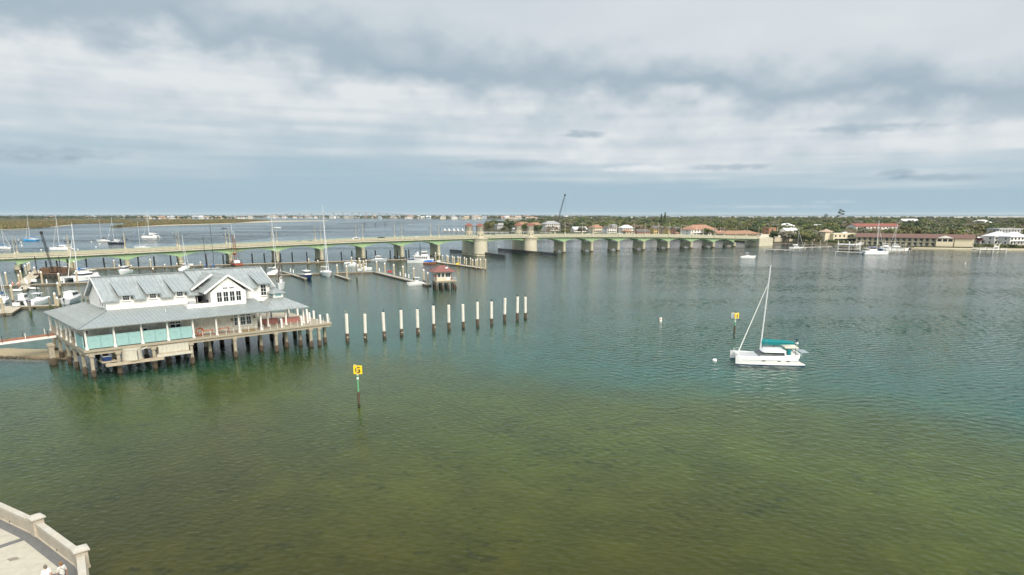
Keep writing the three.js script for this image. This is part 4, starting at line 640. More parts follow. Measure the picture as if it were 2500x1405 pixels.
// ------------------------------------------------------------------ row of white mooring posts with birds
{
  const spots = [[-33.27, -136.15], [-30.11, -138.47], [-26.68, -140.88], [-23.47, -143.36], [-20.27, -145.41], [-17.19, -148.58], [-14.1, -151.34], [-11.06, -153.61], [-7.92, -155.95], [-4.78, -158.36], [-1.77, -163.4], [1.3, -165.37], [3.34, -168.07]];
  const order = ['first', 'second', 'third', 'fourth', 'fifth', 'sixth', 'seventh', 'eighth', 'ninth', 'tenth', 'eleventh', 'twelfth', 'thirteenth'];
  const sleeve = mat([0.80, 0.79, 0.75], 0.55, { map: repeat(TX.streak, 1.6) });
  const bird = (label, x, y, z, turn, pose) => {                               // cormorants: sitting, or drying spread wings; one pale pelican
    const t = thing('seabird', label, 'bird', [x, y, z], turn, 'birds on the white mooring posts'), m = pose === 'pelican' ? mat([0.38, 0.34, 0.30], 0.9) : mat([0.018, 0.017, 0.018], 0.7);
    const body = [[0.13, 0.02, 0.02], [0.10, 0.10, 0.08], [0.02, 0.24, 0.11], [-0.04, 0.36, 0.09], [-0.07, 0.45, 0.05], [-0.06, 0.58, 0.035], [-0.09, 0.64, 0.045], [-0.15, 0.66, 0.03], [-0.25, 0.645, 0.012]];
    part('body', loft(body.map(([bx_, by, r]) => [...Array(8)].map((_, i) => { const a = i / 8 * 2 * Math.PI; return [bx_ + Math.sin(a) * r * 0.5, by + Math.sin(a) * r * 0.35, Math.cos(a) * r]; }).reverse())), m, t);
    part('tail', flat([[0.1, 0.12, -0.05], [0.3, -0.04, -0.06], [0.3, -0.04, 0.06], [0.1, 0.12, 0.05]], 0.02), m, t);
    if (pose === 'spread') for (const s of [-1, 1]) part('wing', flat([[0, 0.4, s * 0.08], [-0.02, 0.52, s * 0.4], [0.02, 0.42, s * 0.62], [0.06, 0.22, s * 0.45], [0.06, 0.16, s * 0.1]], 0.02, [1, 0, 0]), m, t);
    if (pose === 'pelican') { part('bill', bar([-0.12, 0.66, 0], [-0.42, 0.5, 0], 0.03, 5, 0.008), M.yellow, t); part('head_patch', ball(0.05, -0.08, 0.66, 0), M.gel, t); }
  };
  spots.forEach(([x, z], k) => {
    const t = thing('mooring_post', `white sleeved mooring post, ${order[k]} in the row counting from the pier house`, 'post', [x, 0, z], 0.3 * k, 'row of white mooring posts'); t.rotation.set(rr(-0.018, 0.018), 0.3 * k, rr(-0.022, 0.022)); const dy = rr(-0.3, 0.15); t.position.y = dy;
    part('sleeve', [cy(0.33, 0.33, 3.85, 0, 1.45, 0, 10), cy(0.33, 0.24, 0.08, 0, 5.3, 0, 10)], sleeve, t);
    part('pile', cy(0.29, 0.29, 5, 0, -3.4, 0, 10), M.concreteDark, t);
    const rings = []; for (let q = 0; q <= 5; q++) rings.push([...Array(9)].map((_, i) => { const a = i / 9 * 2 * Math.PI, r = 0.33 + rr(0, 0.1); return [Math.cos(a) * r, -0.4 + q * 0.37 + (q === 5 ? rr(-0.12, 0.05) : 0), Math.sin(a) * r]; })); part('barnacle_band', loft(rings), M.barnacle, t);
    part('shell_cluster', [0, 1, 2].map(() => ball(rr(0.1, 0.18), rr(-0.25, 0.25), rr(0.5, 0.9), 0.3, 0.8, 6)), M.woodPale, t);
    const pose = k === 0 ? 'pelican' : k === 9 ? 'spread' : 'sit', who = k === 0 ? 'pale long-billed pelican perched on the post nearest the pier house' : k === 9 ? 'black cormorant drying its spread wings on the tenth white post' : `black cormorant perched on the ${order[k]} white mooring post`;
    if (k !== 1 && k !== 7) bird(who, x + rr(-0.06, 0.06), 5.38 + dy, z, k % 3 === 0 ? 0.3 : 2.6 + k, pose);
  });
}
// ------------------------------------------------------------------ lettered channel markers
const font = await new FontLoader().loadAsync('fonts/droid/droid_sans_bold.typeface.json');
{
  const marker = ([x, z], h, letter, label, turn, k) => {
    const t = thing('channel_marker', label, 'sign', [x, 0, z], turn, 'yellow lettered channel markers'), y = h - 1.5;
    part('post', [cy(0.14, 0.14, y - 0.85, 0, 1.35, 0, 10)], M.green, t); part('collar', [cy(0.16, 0.16, 0.28, 0, y + 0.3 - 0.85, 0, 10), cy(0.15, 0.15, 0.5, 0, y, 0, 10)], M.gel, t);
    const rings = []; for (let q = 0; q <= 5; q++) rings.push([...Array(8)].map((_, i) => { const a = i / 8 * 2 * Math.PI, r = 0.16 + rr(0, 0.05); return [Math.cos(a) * r, -1.4 + q * 0.62 + (q === 5 ? rr(-0.2, 0.05) : 0), Math.sin(a) * r]; })); part('barnacle_band', loft(rings), M.barnacle, t);
    for (const [q, turn2] of [[0, 0.18], [1, 2.3]]) {
      const b = part('board', rbx(1.18, 1.18, 0.05, 0.02, 0, 0, 0), M.yellow, t); b.position.set(q ? -0.28 : 0.18, y + 0.2, q ? -0.12 : 0.2); b.rotation.y = turn2;
      part('backing', rbx(1.12, 1.12, 0.03, 0.02, 0, 0.03, -0.045), M.alu, b);
      const g = new TextGeometry(letter, { font, size: 0.8, depth: 0.03, curveSegments: 6 }); g.computeBoundingBox(); const c = g.boundingBox; g.translate(-(c.max.x + c.min.x) / 2, 0.59 - (c.max.y + c.min.y) / 2, 0.026);
      part('letter', g, M.black, b);
    }
    if (k) part('perched_bird', ball(0.12, 0, h + 0.05, 0, 1.5, 8), M.black, t);
  };
  marker([-20.79, -89.45], 5.4, 'G', 'yellow square marker board lettered G on a green post', -0.2);
  marker([47.69, -144.89], 4.6, 'A', 'yellow square marker board lettered A on a green post', 0.3, 1);
}
// ------------------------------------------------------------------ white catamaran at its mooring
{
  const t = catamaran('moored_catamaran', 'white sailing catamaran with a teal sail cover moored in open water', [44.11, -116.05], R(-6.6), 11.4, { cover: M.canvasTeal, top: 16.5 });
  const L = 11.4, B = L * 0.53;
  part('sail_bag', loft([[4.75, 0.85], [5.3, 1.0], [8.2, 0.8], [10.1, 0.5]].map(([x, h]) => { const y = 2.98 + 0.03 * (x - 4.5); return [[x, y, -0.18], [x, y + h * 0.55, -0.3], [x, y + h, 0], [x, y + h * 0.55, 0.3], [x, y, 0.18]].reverse(); })), M.canvasTeal, t);
  part('rub_rail', bx(9.4, 0.05, 0.03, 5.6, 0.86, B / 2 + 0.0), M.gelGrey, t);
  part('solar_panel', [bx(1.3, 0.05, 3.2, 11.6, 2.0)], mat([0.25, 0.30, 0.33], 0.25), t); part('davit', [-1, 1].map(s => new THREE.TubeGeometry(new THREE.QuadraticBezierCurve3(V(10.6, 1.3, s * 1.4), V(10.9, 2.1, s * 1.4), V(12, 1.95, s * 1.4)), 6, 0.04, 5)), M.alu, t);
  part('wind_turbine', [bar([9.9, 1.3, 1.9], [9.9, 4.3, 1.9], 0.035), ball(0.12, 9.9, 4.35, 1.9), ...[0, 1, 2, 3, 4, 5].map(k => { const a = k * Math.PI / 3; return beam([9.9, 4.35, 1.98], [9.9 + Math.cos(a) * 0.5, 4.35 + Math.sin(a) * 0.5, 1.98], 0.09, 0.02); })], M.navy, t);
  part('radar_dome', [bar([10.9, 1.3, -1.2], [10.9, 3.1, -1.2], 0.035), cy(0.26, 0.2, 0.22, 10.9, 3.1, -1.2, 12)], M.gel, t);
  part('stern_rail', [bar([9.2, 1.9, B / 2 - 0.1], [10.9, 1.75, B / 2 - 0.1], 0.02), bar([2, 1.95, B / 2 - 0.15], [9.2, 1.75, B / 2 - 0.1], 0.012)], M.alu, t);
  part('helm_seat', rbx(0.5, 0.9, 0.9, 0.08, 9.0, 1.55, 1.3), M.canvasTeal, t);
}
// ------------------------------------------------------------------ loose buoys
{
  const buoy = (p, r, label, kind) => {
    const t = thing('mooring_buoy', label, 'buoy', [p[0], 0, p[1]], 0.4, 'white buoys');
    part('float', kind === 'can' ? cy(0.34, 0.3, 1.3, 0, -0.5, 0, 12) : ball(r, 0, r * 0.35, 0, 0.85, 14), M.gel, t); part('band', kind === 'can' ? cy(0.35, 0.345, 0.14, 0, 0.35, 0, 12) : new THREE.TorusGeometry(r * 0.97, 0.03, 6, 16).rotateX(Math.PI / 2).translate(0, r * 0.4, 0), kind === 'can' ? mat([0.75, 0.3, 0.08], 0.6) : M.navy, t);
    part('ring', [bar([0, r * 1.1, 0], [0, r * 1.4, 0], 0.03), new THREE.TorusGeometry(0.08, 0.02, 5, 10).translate(0, r * 1.5, 0)], M.iron, t);
  };
  buoy([35.29, -116.45], 0.42, 'white round mooring buoy floating ahead of the teal-covered catamaran'); buoy([35.66, -162.75], 0.5, 'white can buoy with an orange band in open water', 'can'); buoy([231.83, -353.58], 0.6, 'white can buoy far out towards the motel shore', 'can');
}
// ------------------------------------------------------------------ promenade corner and two strollers
{
  const gy = 2.0, pave = mat([0.46, 0.44, 0.37], 0.9, { map: repeat(TX.stain, 3.4), bumpMap: repeat(TX.rough, 1.1), bumpScale: 0.006 }), band = mat([0.17, 0.17, 0.165], 0.9, { map: repeat(TX.grain, 1.3) }), wallM = mat([0.51, 0.475, 0.41], 0.85, { map: repeat(TX.streak, 2.2), bumpMap: repeat(TX.rough, 1), bumpScale: 0.008 }), cap = mat([0.56, 0.53, 0.46], 0.85, { map: repeat(TX.grain, 1.7) }), cap2 = mat([0.53, 0.51, 0.45], 0.85, { map: repeat(TX.streak, 1.3) });
  const line = [[-62, -58.5], [-50.5, -54.6], [-41.9, -50.6], [-35.0, -46.4], [-28.75, -41.5], [-25.3, -36.2], [-23.2, -29], [-22.5, -20], [-22.5, 6]];
  const inner = line.map(([x, z], k) => { const [a, b] = [line[Math.max(0, k - 1)], line[Math.min(line.length - 1, k + 1)]], dx = b[0] - a[0], dz = b[1] - a[1], l = Math.hypot(dx, dz); return d => [x + dz / l * -d * -1 * -1, z + dx / l * d]; });
  const off = d => inner.map(f => f(d));
  structure('promenade', outline([...off(0.6).map(p => p), [-62, 6]], -2.5, gy), pave);
  const strip = (d0, d1, y, m, nm) => { const A = off(d0), B = off(d1), g = []; for (let k = 0; k + 1 < A.length; k++) g.push(flat([[A[k][0], y, A[k][1]], [A[k + 1][0], y, A[k + 1][1]], [B[k + 1][0], y, B[k + 1][1]], [B[k][0], y, B[k][1]]], 0.02)); const o = structure(nm, merge(g), m); };
  strip(0.32, 1.05, gy + 0.004, band, 'paving_band'); strip(5.2, 5.9, gy + 0.004, band, 'paving_band');
  const A = off(1.05), B = off(5.2);
  for (let k = 2; k < 6; k++) { const dx = (line[k + 1][0] - line[k - 1][0]), dz = line[k + 1][1] - line[k - 1][1], l = Math.hypot(dx, dz), u = [dx / l * 0.28, dz / l * 0.28]; structure('paving_band', flat([[A[k][0] - u[0], gy + 0.005, A[k][1] - u[1]], [A[k][0] + u[0], gy + 0.005, A[k][1] + u[1]], [B[k][0] + u[0], gy + 0.005, B[k][1] + u[1]], [B[k][0] - u[0], gy + 0.005, B[k][1] - u[1]]], 0.02), band); }
  { const p = [mix(line[3][0], line[4][0], 0.45) - 2.0, mix(line[3][1], line[4][1], 0.45) + 1.6]; structure('paving_inlay', flat([[p[0] - 0.45, gy + 0.006, p[1]], [p[0], gy + 0.006, p[1] + 0.32], [p[0] + 0.45, gy + 0.006, p[1]], [p[0], gy + 0.006, p[1] - 0.32]], 0.02), mat([0.22, 0.19, 0.15], 0.9)); }
  const w = thing('sea_wall_parapet', 'cream stone parapet with capped pillars around the promenade corner', 'parapet', [0, 0, 0]);
  for (let k = 0; k + 1 < line.length; k++) {
    const a = line[k], b = line[k + 1];
    part('wall_panel', [beam([a[0], gy + 0.4, a[1]], [b[0], gy + 0.4, b[1]], 0.34, 0.82), beam([a[0], gy - 2.2, a[1]], [b[0], gy - 2.2, b[1]], 0.6, 4.4)], wallM, w);
    const L = Math.hypot(b[0] - a[0], b[1] - a[1]), m = Math.max(2, Math.round(L / 1.6)), at = t => [mix(a[0], b[0], t), mix(a[1], b[1], t)];
    for (let q = 0; q < m; q++) { const [p0, p1] = [at((q + 0.006) / m), at((q + 0.994) / m)]; part('coping_stone', [beam([p0[0], gy + 0.92 + rr(0, 0.008), p0[1]], [p1[0], gy + 0.92, p1[1]], 0.46, 0.22), beam([p0[0], gy + 0.78, p0[1]], [p1[0], gy + 0.78, p1[1]], 0.4, 0.06)], q % 2 ? cap : cap2, w); }
    const dx = (line[Math.min(k + 1, 8)][0] - line[Math.max(k - 1, 0)][0]), dz = line[Math.min(k + 1, 8)][1] - line[Math.max(k - 1, 0)][1];
    const p = part('pillar', [bx(0.72, 1.25, 0.72), bx(0.78, 0.18, 0.78), new THREE.CylinderGeometry(0.56, 0.5, 0.12, 4).rotateY(Math.PI / 4).translate(0, 1.2, 0)], wallM, w); p.position.set(a[0], gy, a[1]); p.rotation.y = -Math.atan2(dz, dx);
    part('pillar_cap', [rbx(0.98, 0.14, 0.98, 0.03, 0, 1.25), new THREE.CylinderGeometry(0.3, 0.66, 0.12, 4).rotateY(Math.PI / 4).translate(0, 1.45, 0)], cap, p);
    part('drain', bx(0.22, 0.12, 0.36, mix(a[0], b[0], 0.5), gy + 0.0, mix(a[1], b[1], 0.5)), M.iron, w);
  }
  // people, seen from behind and above
  const person = (label, x, z, turn, shirtM, pantsM, hairM, bag) => {
    const t = thing('person', label, 'person', [x, gy, z], turn, 'strollers on the promenade');
    const field = (bones, lo, hi, cell, m, name, parent) => {
      const n = Math.ceil(Math.max(hi[0] - lo[0], hi[1] - lo[1], hi[2] - lo[2]) / cell) + 4, mc = new MarchingCubes(n, m, false, false, 60000); mc.isolation = 0; const half = n * cell / 2, c = [0, 1, 2].map(i => (lo[i] + hi[i]) / 2);
      for (let k = 0; k < n; k++) for (let j = 0; j < n; j++) for (let i = 0; i < n; i++) {
        const p = [c[0] + (i / n * 2 - 1) * half, c[1] + (j / n * 2 - 1) * half, c[2] + (k / n * 2 - 1) * half]; let s = 0;
        for (const [a, b, ra, rb] of bones) { const d = [b[0] - a[0], b[1] - a[1], b[2] - a[2]], q = d[0] ** 2 + d[1] ** 2 + d[2] ** 2, h = clamp(q ? ((p[0] - a[0]) * d[0] + (p[1] - a[1]) * d[1] + (p[2] - a[2]) * d[2]) / q : 0), e = Math.hypot(p[0] - a[0] - d[0] * h, p[1] - a[1] - d[1] * h, p[2] - a[2] - d[2] * h) - mix(ra, rb, h); s += Math.exp(-e * 60); }
        mc.field[i + j * n + k * n * n] = Math.log(Math.max(s, 1e-30)) / 60;
      }
      mc.update(); const g = new THREE.BufferGeometry(); g.setAttribute('position', new THREE.BufferAttribute(mc.positionArray.slice(0, mc.count * 3), 3)); g.setAttribute('normal', new THREE.BufferAttribute(mc.normalArray.slice(0, mc.count * 3), 3)); g.scale(half, half, half).translate(...c);
      const pp = g.attributes.position.array; g.computeVertexNormals(); return part(name, g, m, parent);
    };
    const skin = mat([0.42, 0.24, 0.16], 0.6), limb = [];
    // body: legs in mid stride, arms slightly bent, head looking ahead (+x)
    const B = [];
    for (const s of [-1, 1]) {
      const f = s * 0.14; B.push([[0, 0.92, s * 0.1], [f * 0.8 + 0.05, 0.5, s * 0.1], 0.085, 0.06], [[f * 0.8 + 0.05, 0.5, s * 0.1], [f * 1.4 - 0.02, 0.09, s * 0.1], 0.06, 0.042], [[f * 1.4 - 0.04, 0.05, s * 0.1], [f * 1.4 + 0.17, 0.04, s * 0.11], 0.045, 0.035]);
      const hx = -f * 1.0 + 0.08; B.push([[0, 1.40, s * 0.19], [-f * 0.6 - 0.02, 1.13, s * 0.24], 0.052, 0.042], [[-f * 0.6 - 0.02, 1.13, s * 0.24], [hx, 0.90, s * 0.25], 0.04, 0.03], [[hx, 0.88, s * 0.25], [hx + 0.02, 0.80, s * 0.25], 0.032, 0.028]);
      for (let k = 0; k < 4; k++) B.push([[hx + 0.05 - k * 0.022, 0.80, s * 0.25], [hx + 0.06 - k * 0.024, 0.72 + Math.abs(k - 1.5) * 0.01, s * 0.235], 0.011, 0.009]); B.push([[hx + 0.04, 0.86, s * 0.24], [hx + 0.075, 0.80, s * 0.215], 0.013, 0.01]);
    }
    B.push([[0, 0.98, 0], [0, 1.25, 0], 0.13, 0.14], [[0, 1.38, -0.11], [0, 1.38, 0.11], 0.09, 0.09], [[0, 1.42, 0], [0.02, 1.54, 0], 0.055, 0.05], [[0.03, 1.62, 0], [0.02, 1.66, 0], 0.085, 0.095], [[0.11, 1.62, 0], [0.125, 1.60, 0], 0.018, 0.014], [[0.02, 1.63, -0.09], [0.02, 1.65, -0.095], 0.02, 0.02], [[0.02, 1.63, 0.09], [0.02, 1.65, 0.095], 0.02, 0.02]);
    field(B, [-0.4, -0.02, -0.35], [0.4, 1.8, 0.35], 0.04, skin, 'body', t);
    field([[[0, 0.95, 0], [0, 1.25, 0], 0.155, 0.165], [[0, 1.39, -0.13], [0, 1.39, 0.13], 0.1, 0.1], ...[-1, 1].map(s => [[0, 1.40, s * 0.19], [-s * 0.05, 1.2, s * 0.235], 0.075, 0.065])], [-0.3, 0.8, -0.36], [0.3, 1.55, 0.36], 0.034, shirtM, 'shirt', t);
    field([-1, 1].flatMap(s => { const f = s * 0.14; return [[[0, 0.92, s * 0.08], [f * 0.8 + 0.05, 0.5, s * 0.1], 0.115, 0.082], [[f * 0.8 + 0.05, 0.5, s * 0.1], [f * 1.4 - 0.02, 0.14, s * 0.1], 0.08, 0.062]]; }).concat([[[0, 0.9, -0.05], [0, 0.9, 0.05], 0.14, 0.14]]), [-0.32, 0.05, -0.28], [0.32, 1.08, 0.28], 0.038, pantsM, 'trousers', t);
    field([[[0.0, 1.68, 0], [-0.02, 1.7, 0], 0.1, 0.1], [[-0.05, 1.62, 0], [-0.06, 1.66, 0], 0.07, 0.08]], [-0.18, 1.5, -0.16], [0.14, 1.84, 0.16], 0.02, hairM, 'hair', t);
    if (bag) part('bag_strap', new THREE.TubeGeometry(new THREE.CatmullRomCurve3([V(0.1, 1.46, -0.14), V(-0.1, 1.44, -0.12), V(-0.18, 1.2, 0.08), V(-0.1, 0.98, 0.2)]), 14, 0.012, 5), M.black, t);
  };
  person('person in a white shirt with short grey hair walking beside the parapet', -29.05, -38.55, R(155), mat([0.78, 0.78, 0.78], 0.9), mat([0.06, 0.07, 0.1], 0.9), mat([0.14, 0.12, 0.10], 0.9));
  person('person in a pale grey top with a dark bag strap and brown hair', -28.35, -38.95, R(160), mat([0.55, 0.55, 0.52], 0.9), mat([0.10, 0.10, 0.12], 0.9), mat([0.20, 0.11, 0.05], 0.9), true);
}

// ------------------------------------------------------------------ marina: floating docks, pilings
{
  const dockTop = mat([0.55, 0.49, 0.38], 0.9, { map: repeat(TX.grain, 3), bumpMap: repeat(TX.rough, 1.5), bumpScale: 0.01 }), dockGrey = mat([0.42, 0.40, 0.34], 0.9, { map: repeat(TX.grain, 3) }), whaler = mat([0.22, 0.15, 0.08], 0.9, { map: repeat(TX.grain, 1.5) });
  const dock = (a, b, w, label, m = dockTop, name = 'floating_dock') => {
    const L = Math.hypot(b[0] - a[0], b[1] - a[1]), t = thing(name, label, 'dock', [a[0], 0, a[1]], Math.atan2(-(b[1] - a[1]), b[0] - a[0]), 'floating docks of the marina'), n = Math.max(1, Math.round(L / 6));
    for (let k = 0; k < n; k++) { part('deck_section', bx(L / n - 0.05, 0.16, w, (k + 0.5) * L / n, 0.42), m, t); part('float', bx(L / n - 0.7, 0.55, w - 0.4, (k + 0.5) * L / n, -0.15), M.concreteDark, t); }
    for (const s of [-1, 1]) part('edge_board', bx(L, 0.24, 0.09, L / 2, 0.3, s * (w / 2 + 0.05)), whaler, t);
    for (let k = 0; k < n; k++) part('cleat', [bx(0.3, 0.06, 0.06, (k + 0.5) * L / n, 0.66, w / 2 - 0.15), bx(0.1, 0.09, 0.06, (k + 0.5) * L / n, 0.58, w / 2 - 0.15)], M.alu, t);
    return t;
  };
  dock([-203.66, -312.18], [-56.46, -383.69], 2.6, 'long pale breakwater dock lying before the bridge');
  dock([-102.27, -282.11], [-76.42, -293.84], 1.8, 'grey dock carrying the slips of the navy motorboat and white sloop', dockGrey); dock([-75.63, -294.86], [-59.28, -299.01], 2.0, 'short straight dock with dock boxes before the diagonal dock', dockGrey);
  dock([-59.1, -299.01], [-29.52, -243.85], 2.4, 'diagonal dock running to the red-roofed hut', dockGrey); dock([-100.08, -301.13], [-80.31, -267.84], 1.3, 'narrow finger dock beside the navy motorboat', dockGrey, 'finger_dock'); dock([-73.14, -284.96], [-62.68, -265.32], 1.3, 'narrow finger dock beside the white sloop bow', dockGrey, 'finger_dock');
  dock([-41.52, -365.67], [-13.92, -321.61], 3.0, 'outer dock lined with paired pilings behind the hut');
  dock([-185.24, -236.98], [-154.71, -252.62], 1.9, 'grey dock crossing before the crane barge', dockGrey); dock([-175.88, -246.7], [-210.63, -307.67], 4.2, 'wide pale dock leading from the crossing dock to the barge'); dock([-135.55, -184.59], [-124.95, -187.94], 2.6, 'near dock where the outboard boats tie up', dockGrey); dock([-129.09, -172.29], [-135.84, -186.25], 4.0, 'wide pale dock head at the picture edge'); dock([-170.66, -241.05], [-162.99, -227.98], 2.6, 'short stub dock beside the inflatable dinghy', dockTop, 'finger_dock');

  // pilings: tan sleeve with a white cone cap
  const protos = {};
  const piling = (p, h, label, group, kind = 'tan') => {
    const key = kind + Math.round(h * 2), r = kind === 'thin' ? 0.2 : 0.3;
    if (protos[key]) return copy(protos[key], [p[0], 0, p[1]], 0, label, group);
    const t = protos[key] = thing('marina_piling', label, 'piling', [p[0], 0, p[1]], 0, group), hh = Math.round(h * 2) / 2;
    if (kind === 'black') { part('shaft', cy(0.36, 0.36, hh + 3, 0, -3, 0, 10), mat([0.012, 0.016, 0.022], 0.55), t); part('rim', cy(0.38, 0.38, 0.12, 0, hh, 0, 10), M.iron, t); }
    else if (kind === 'old') { part('shaft', cy(0.26, 0.22, hh + 3, 0, -3, 0, 8), M.woodGrey, t); part('weed_band', cy(0.29, 0.28, 1.5, 0, -0.6, 0, 8), mat([0.06, 0.085, 0.03], 1), t); }
    else { part('shaft', cy(r, r, hh + 3, 0, -3, 0, 10), M.tan, t); part('cap', [cy(r + 0.03, r + 0.03, 0.18, 0, hh, 0, 10), cy(r + 0.03, 0.04, 0.4, 0, hh + 0.18, 0, 10)], M.gel, t); part('weed_band', cy(r + 0.03, r + 0.02, 1.0, 0, -0.5, 0, 10), M.barnacle, t); }
    return t;
  };
  const row = (list, label, group, kind) => list.map(e => e).sort((a, b) => a[0][0] / a[0][1] < b[0][0] / b[0][1] ? 1 : -1).forEach(([p, h], k) => { const t = piling(p, h, `${label}, ${ordinal(k)} from the left`, group, kind); t.rotation.set(rr(-0.02, 0.02), 0, rr(-0.025, 0.025)); });
  row([[[-72.6, -286.89], 4.21], [[-64.42, -268.69], 4.9], [[-78.61, -339.53], 3.97], [[-71.64, -324.06], 4.36], [[-69, -314.49], 4.05], [[-64.7, -301.13], 4.59], [[-68.89, -326.54], 3.63]], 'tan capped piling among small boats left of the diagonal dock', 'pilings among the small boats');
  row([[[-58.98, -301.13], 4.59], [[-53.54, -290.82], 4.61], [[-48.13, -281.18], 4.63], [[-43.03, -273.02], 4.42], [[-38.6, -270.4], 3.98], [[-33.61, -262.03], 4.17], [[-29.78, -242.44], 4.73]], 'tan capped piling along the diagonal dock', 'pilings along the diagonal dock');
  row([[[-40.57, -368.82], 4.3], [[-38.71, -368.82], 4.08], [[-36.35, -362.58], 3.38], [[-34.24, -364.12], 3.71], [[-32.84, -356.53], 3.33], [[-30.59, -356.53], 3.74], [[-29.03, -347.83], 3.55], [[-27.29, -350.68], 3.68], [[-25.53, -339.53], 3.77], [[-23.77, -345.02], 3.73], [[-22.18, -335.53], 3.43], [[-20.31, -339.53], 3.67], [[-18.72, -329.06], 3.46], [[-16.65, -319.2], 4.11], [[-16.83, -334.22], 3.71], [[-14.37, -316.83], 4.45], [[-12.12, -314.49], 4.42]], 'tan capped piling on the outer dock', 'pilings along the outer dock');
  row([[[-179.27, -243.85], 4.33], [[-145.91, -199.67], 4.41], [[-175.76, -245.27], 3.48], [[-187.99, -263.66], 3.73], [[-200.8, -284.96], 3.85], [[-212.54, -303.28], 3.38], [[-216.36, -309.91], 3.63], [[-194.69, -281.18], 3.31], [[-191.71, -273.9], 2.1], [[-168.68, -246.7], 4.52], [[-157.84, -239.68], 4.25], [[-140.09, -211.83], 3.78], [[-125.74, -187.94], 3.49], [[-124.03, -186.25], 2.35], [[-128.78, -172.29], 4.67], [[-158.75, -251.11], 4.6]], 'tan capped piling left of the pier house', 'pilings of the docks left of the pier house');
  row([[[-200.43, -316.83], 3.34], [[-182.4, -316.83], 3.89], [[-182.82, -321.61], 1.32], [[-179.95, -326.54], 0.96], [[-169.39, -324.06], 3.98], [[-161.21, -309.91], 0.91], [[-160.7, -331.62], 1.36], [[-150.65, -334.22], 1.96], [[-137.53, -347.83], 1.42], [[-102.94, -350.68], 2.66], [[-99.18, -353.58], 1.65], [[-164.09, -326.54], 1.34]], 'tan capped piling along the long breakwater dock', 'pilings along the breakwater dock');
  row([[[-93.91, -381.98], 4.67], [[-93.17, -403.54], 3.99], [[-81.69, -388.91], 4.84], [[-76.52, -388.91], 4.97], [[-68.24, -388.91], 5.2], [[-65.99, -399.78], 4.57], [[-59.91, -392.47], 4.95], [[-59.36, -399.78], 4.78], [[-167.36, -339.53], 4.76], [[-147.52, -334.22], 5.85], [[-145.02, -347.83], 4.87], [[-133.74, -356.53], 4.99], [[-130.62, -365.67], 4.68], [[-122.19, -365.67], 4.68], [[-116.99, -368.82], 4.94], [[-109.05, -368.82], 4.94], [[-227.03, -336.85], 2.64], [[-221.64, -336.85], 3.35], [[-206.72, -321.61], 4.51], [[-201.04, -326.54], 4.58], [[-194.7, -330.08], 4.47], [[-190.52, -336.85], 4.33], [[-182.02, -336.85], 4.52], [[-175.52, -339.53], 4.68]], 'slim black steel pile before the bridge', 'black steel piles before the bridge', 'black');
  row([[[-123.03, -173.74], 3.46], [[-125.67, -185.42], 3.01], [[-125.05, -188.79], 2.04], [[-60.58, -268.69], 6], [[-124.63, -198.72], 3.09], [[-122.3, -196.84], 2.83], [[-118.52, -192.29], 2.42]], 'bare weathered timber piling in the marina', 'bare timber pilings of the marina', 'old');

  // dock boxes, cones, dock carts
  const boxAt = (p, label, m = M.gel) => { const t = thing('dock_box', label, 'dock box', [p[0], 0.58, p[1]], rr(-0.4, 0.4), 'boxes on the marina docks'); part('chest', rbx(1.6, 0.7, 0.8, 0.06), m, t); part('lid', rbx(1.66, 0.14, 0.86, 0.05, 0, 0.7), m, t); };
  boxAt([-155.6, -335.53], 'white box on the breakwater dock beside the furled mast'); boxAt([-66.95, -303.28], 'white box at the foot of the short straight dock'); boxAt([-38.23, -361.05], 'white box at the inner end of the outer dock'); boxAt([-26.64, -340.89], 'yellow box on the outer dock among pilings', M.yellow); boxAt([-51.99, -293.84], 'red box on the diagonal dock', M.red); boxAt([-135.39, -186.25], 'pale box on the near dock by the black boat'); boxAt([-176.67, -254.14], 'tall white box near the barge dock'); boxAt([-205.69, -318.01], 'white box at the far end of the breakwater dock'); boxAt([-65.02, -304.36], 'white box beside the pilings of the short dock');
  for (const [p, l] of [[[-176.83, -243.14], 'orange cone on the crossing dock at the picture edge'], [[-175.2, -243.85], 'orange cone on the crossing dock beside the piling']]) { const t = thing('traffic_cone', l, 'cone', [p[0], 0.6, p[1]], 0, 'orange cones on the dock'); part('cone', cy(0.26, 0.05, 1.1, 0, 0.05, 0, 12), mat([0.8, 0.16, 0.04], 0.6), t); part('base', bx(0.55, 0.06, 0.55), M.black, t); part('band', cy(0.19, 0.15, 0.2, 0, 0.5, 0, 12), M.gel, t); }
  for (const [x, y] of [[964, 676], [992, 683], [1000, 686], [925, 664.5], [38, 699], [65, 698.5], [114, 697], [156, 694], [700, 668.5], [708, 669]]) { const q = { 964: [-45.33, -279.32], 992: [-42.08, -272.14], 1000: [-40.28, -268.69], 925: [-57.7, -300.07], 38: [-177.75, -251.11], 65: [-172.64, -244.55], 114: [-167.54, -247.43], 156: [-162.74, -249.63], 700: [-95.36, -296.92], 708: [-92.23, -290.82] }[x]; const t = thing('power_pedestal', `short white power pedestal ${({ 964: 'on the diagonal dock, first from the bend', 992: 'on the diagonal dock, second from the bend', 1000: 'on the diagonal dock, third from the bend', 925: 'at the bend of the diagonal dock', 38: 'at the foot of the wide barge dock', 65: 'where the crossing dock meets the stub dock', 114: 'on the crossing dock beside the barge', 156: 'on the crossing dock left of the catamaran', 700: 'on the finger dock root by the navy motorboat', 708: 'halfway along the finger dock by the navy motorboat' })[x]}`, 'pedestal', [q[0], 0.58, q[1]], 0.5, 'white power pedestals on the docks'); part('column', rbx(0.35, 1.3, 0.35, 0.05), M.gel, t); part('light_cap', cy(0.22, 0.1, 0.25, 0, 1.3, 0, 8), M.gel, t); }

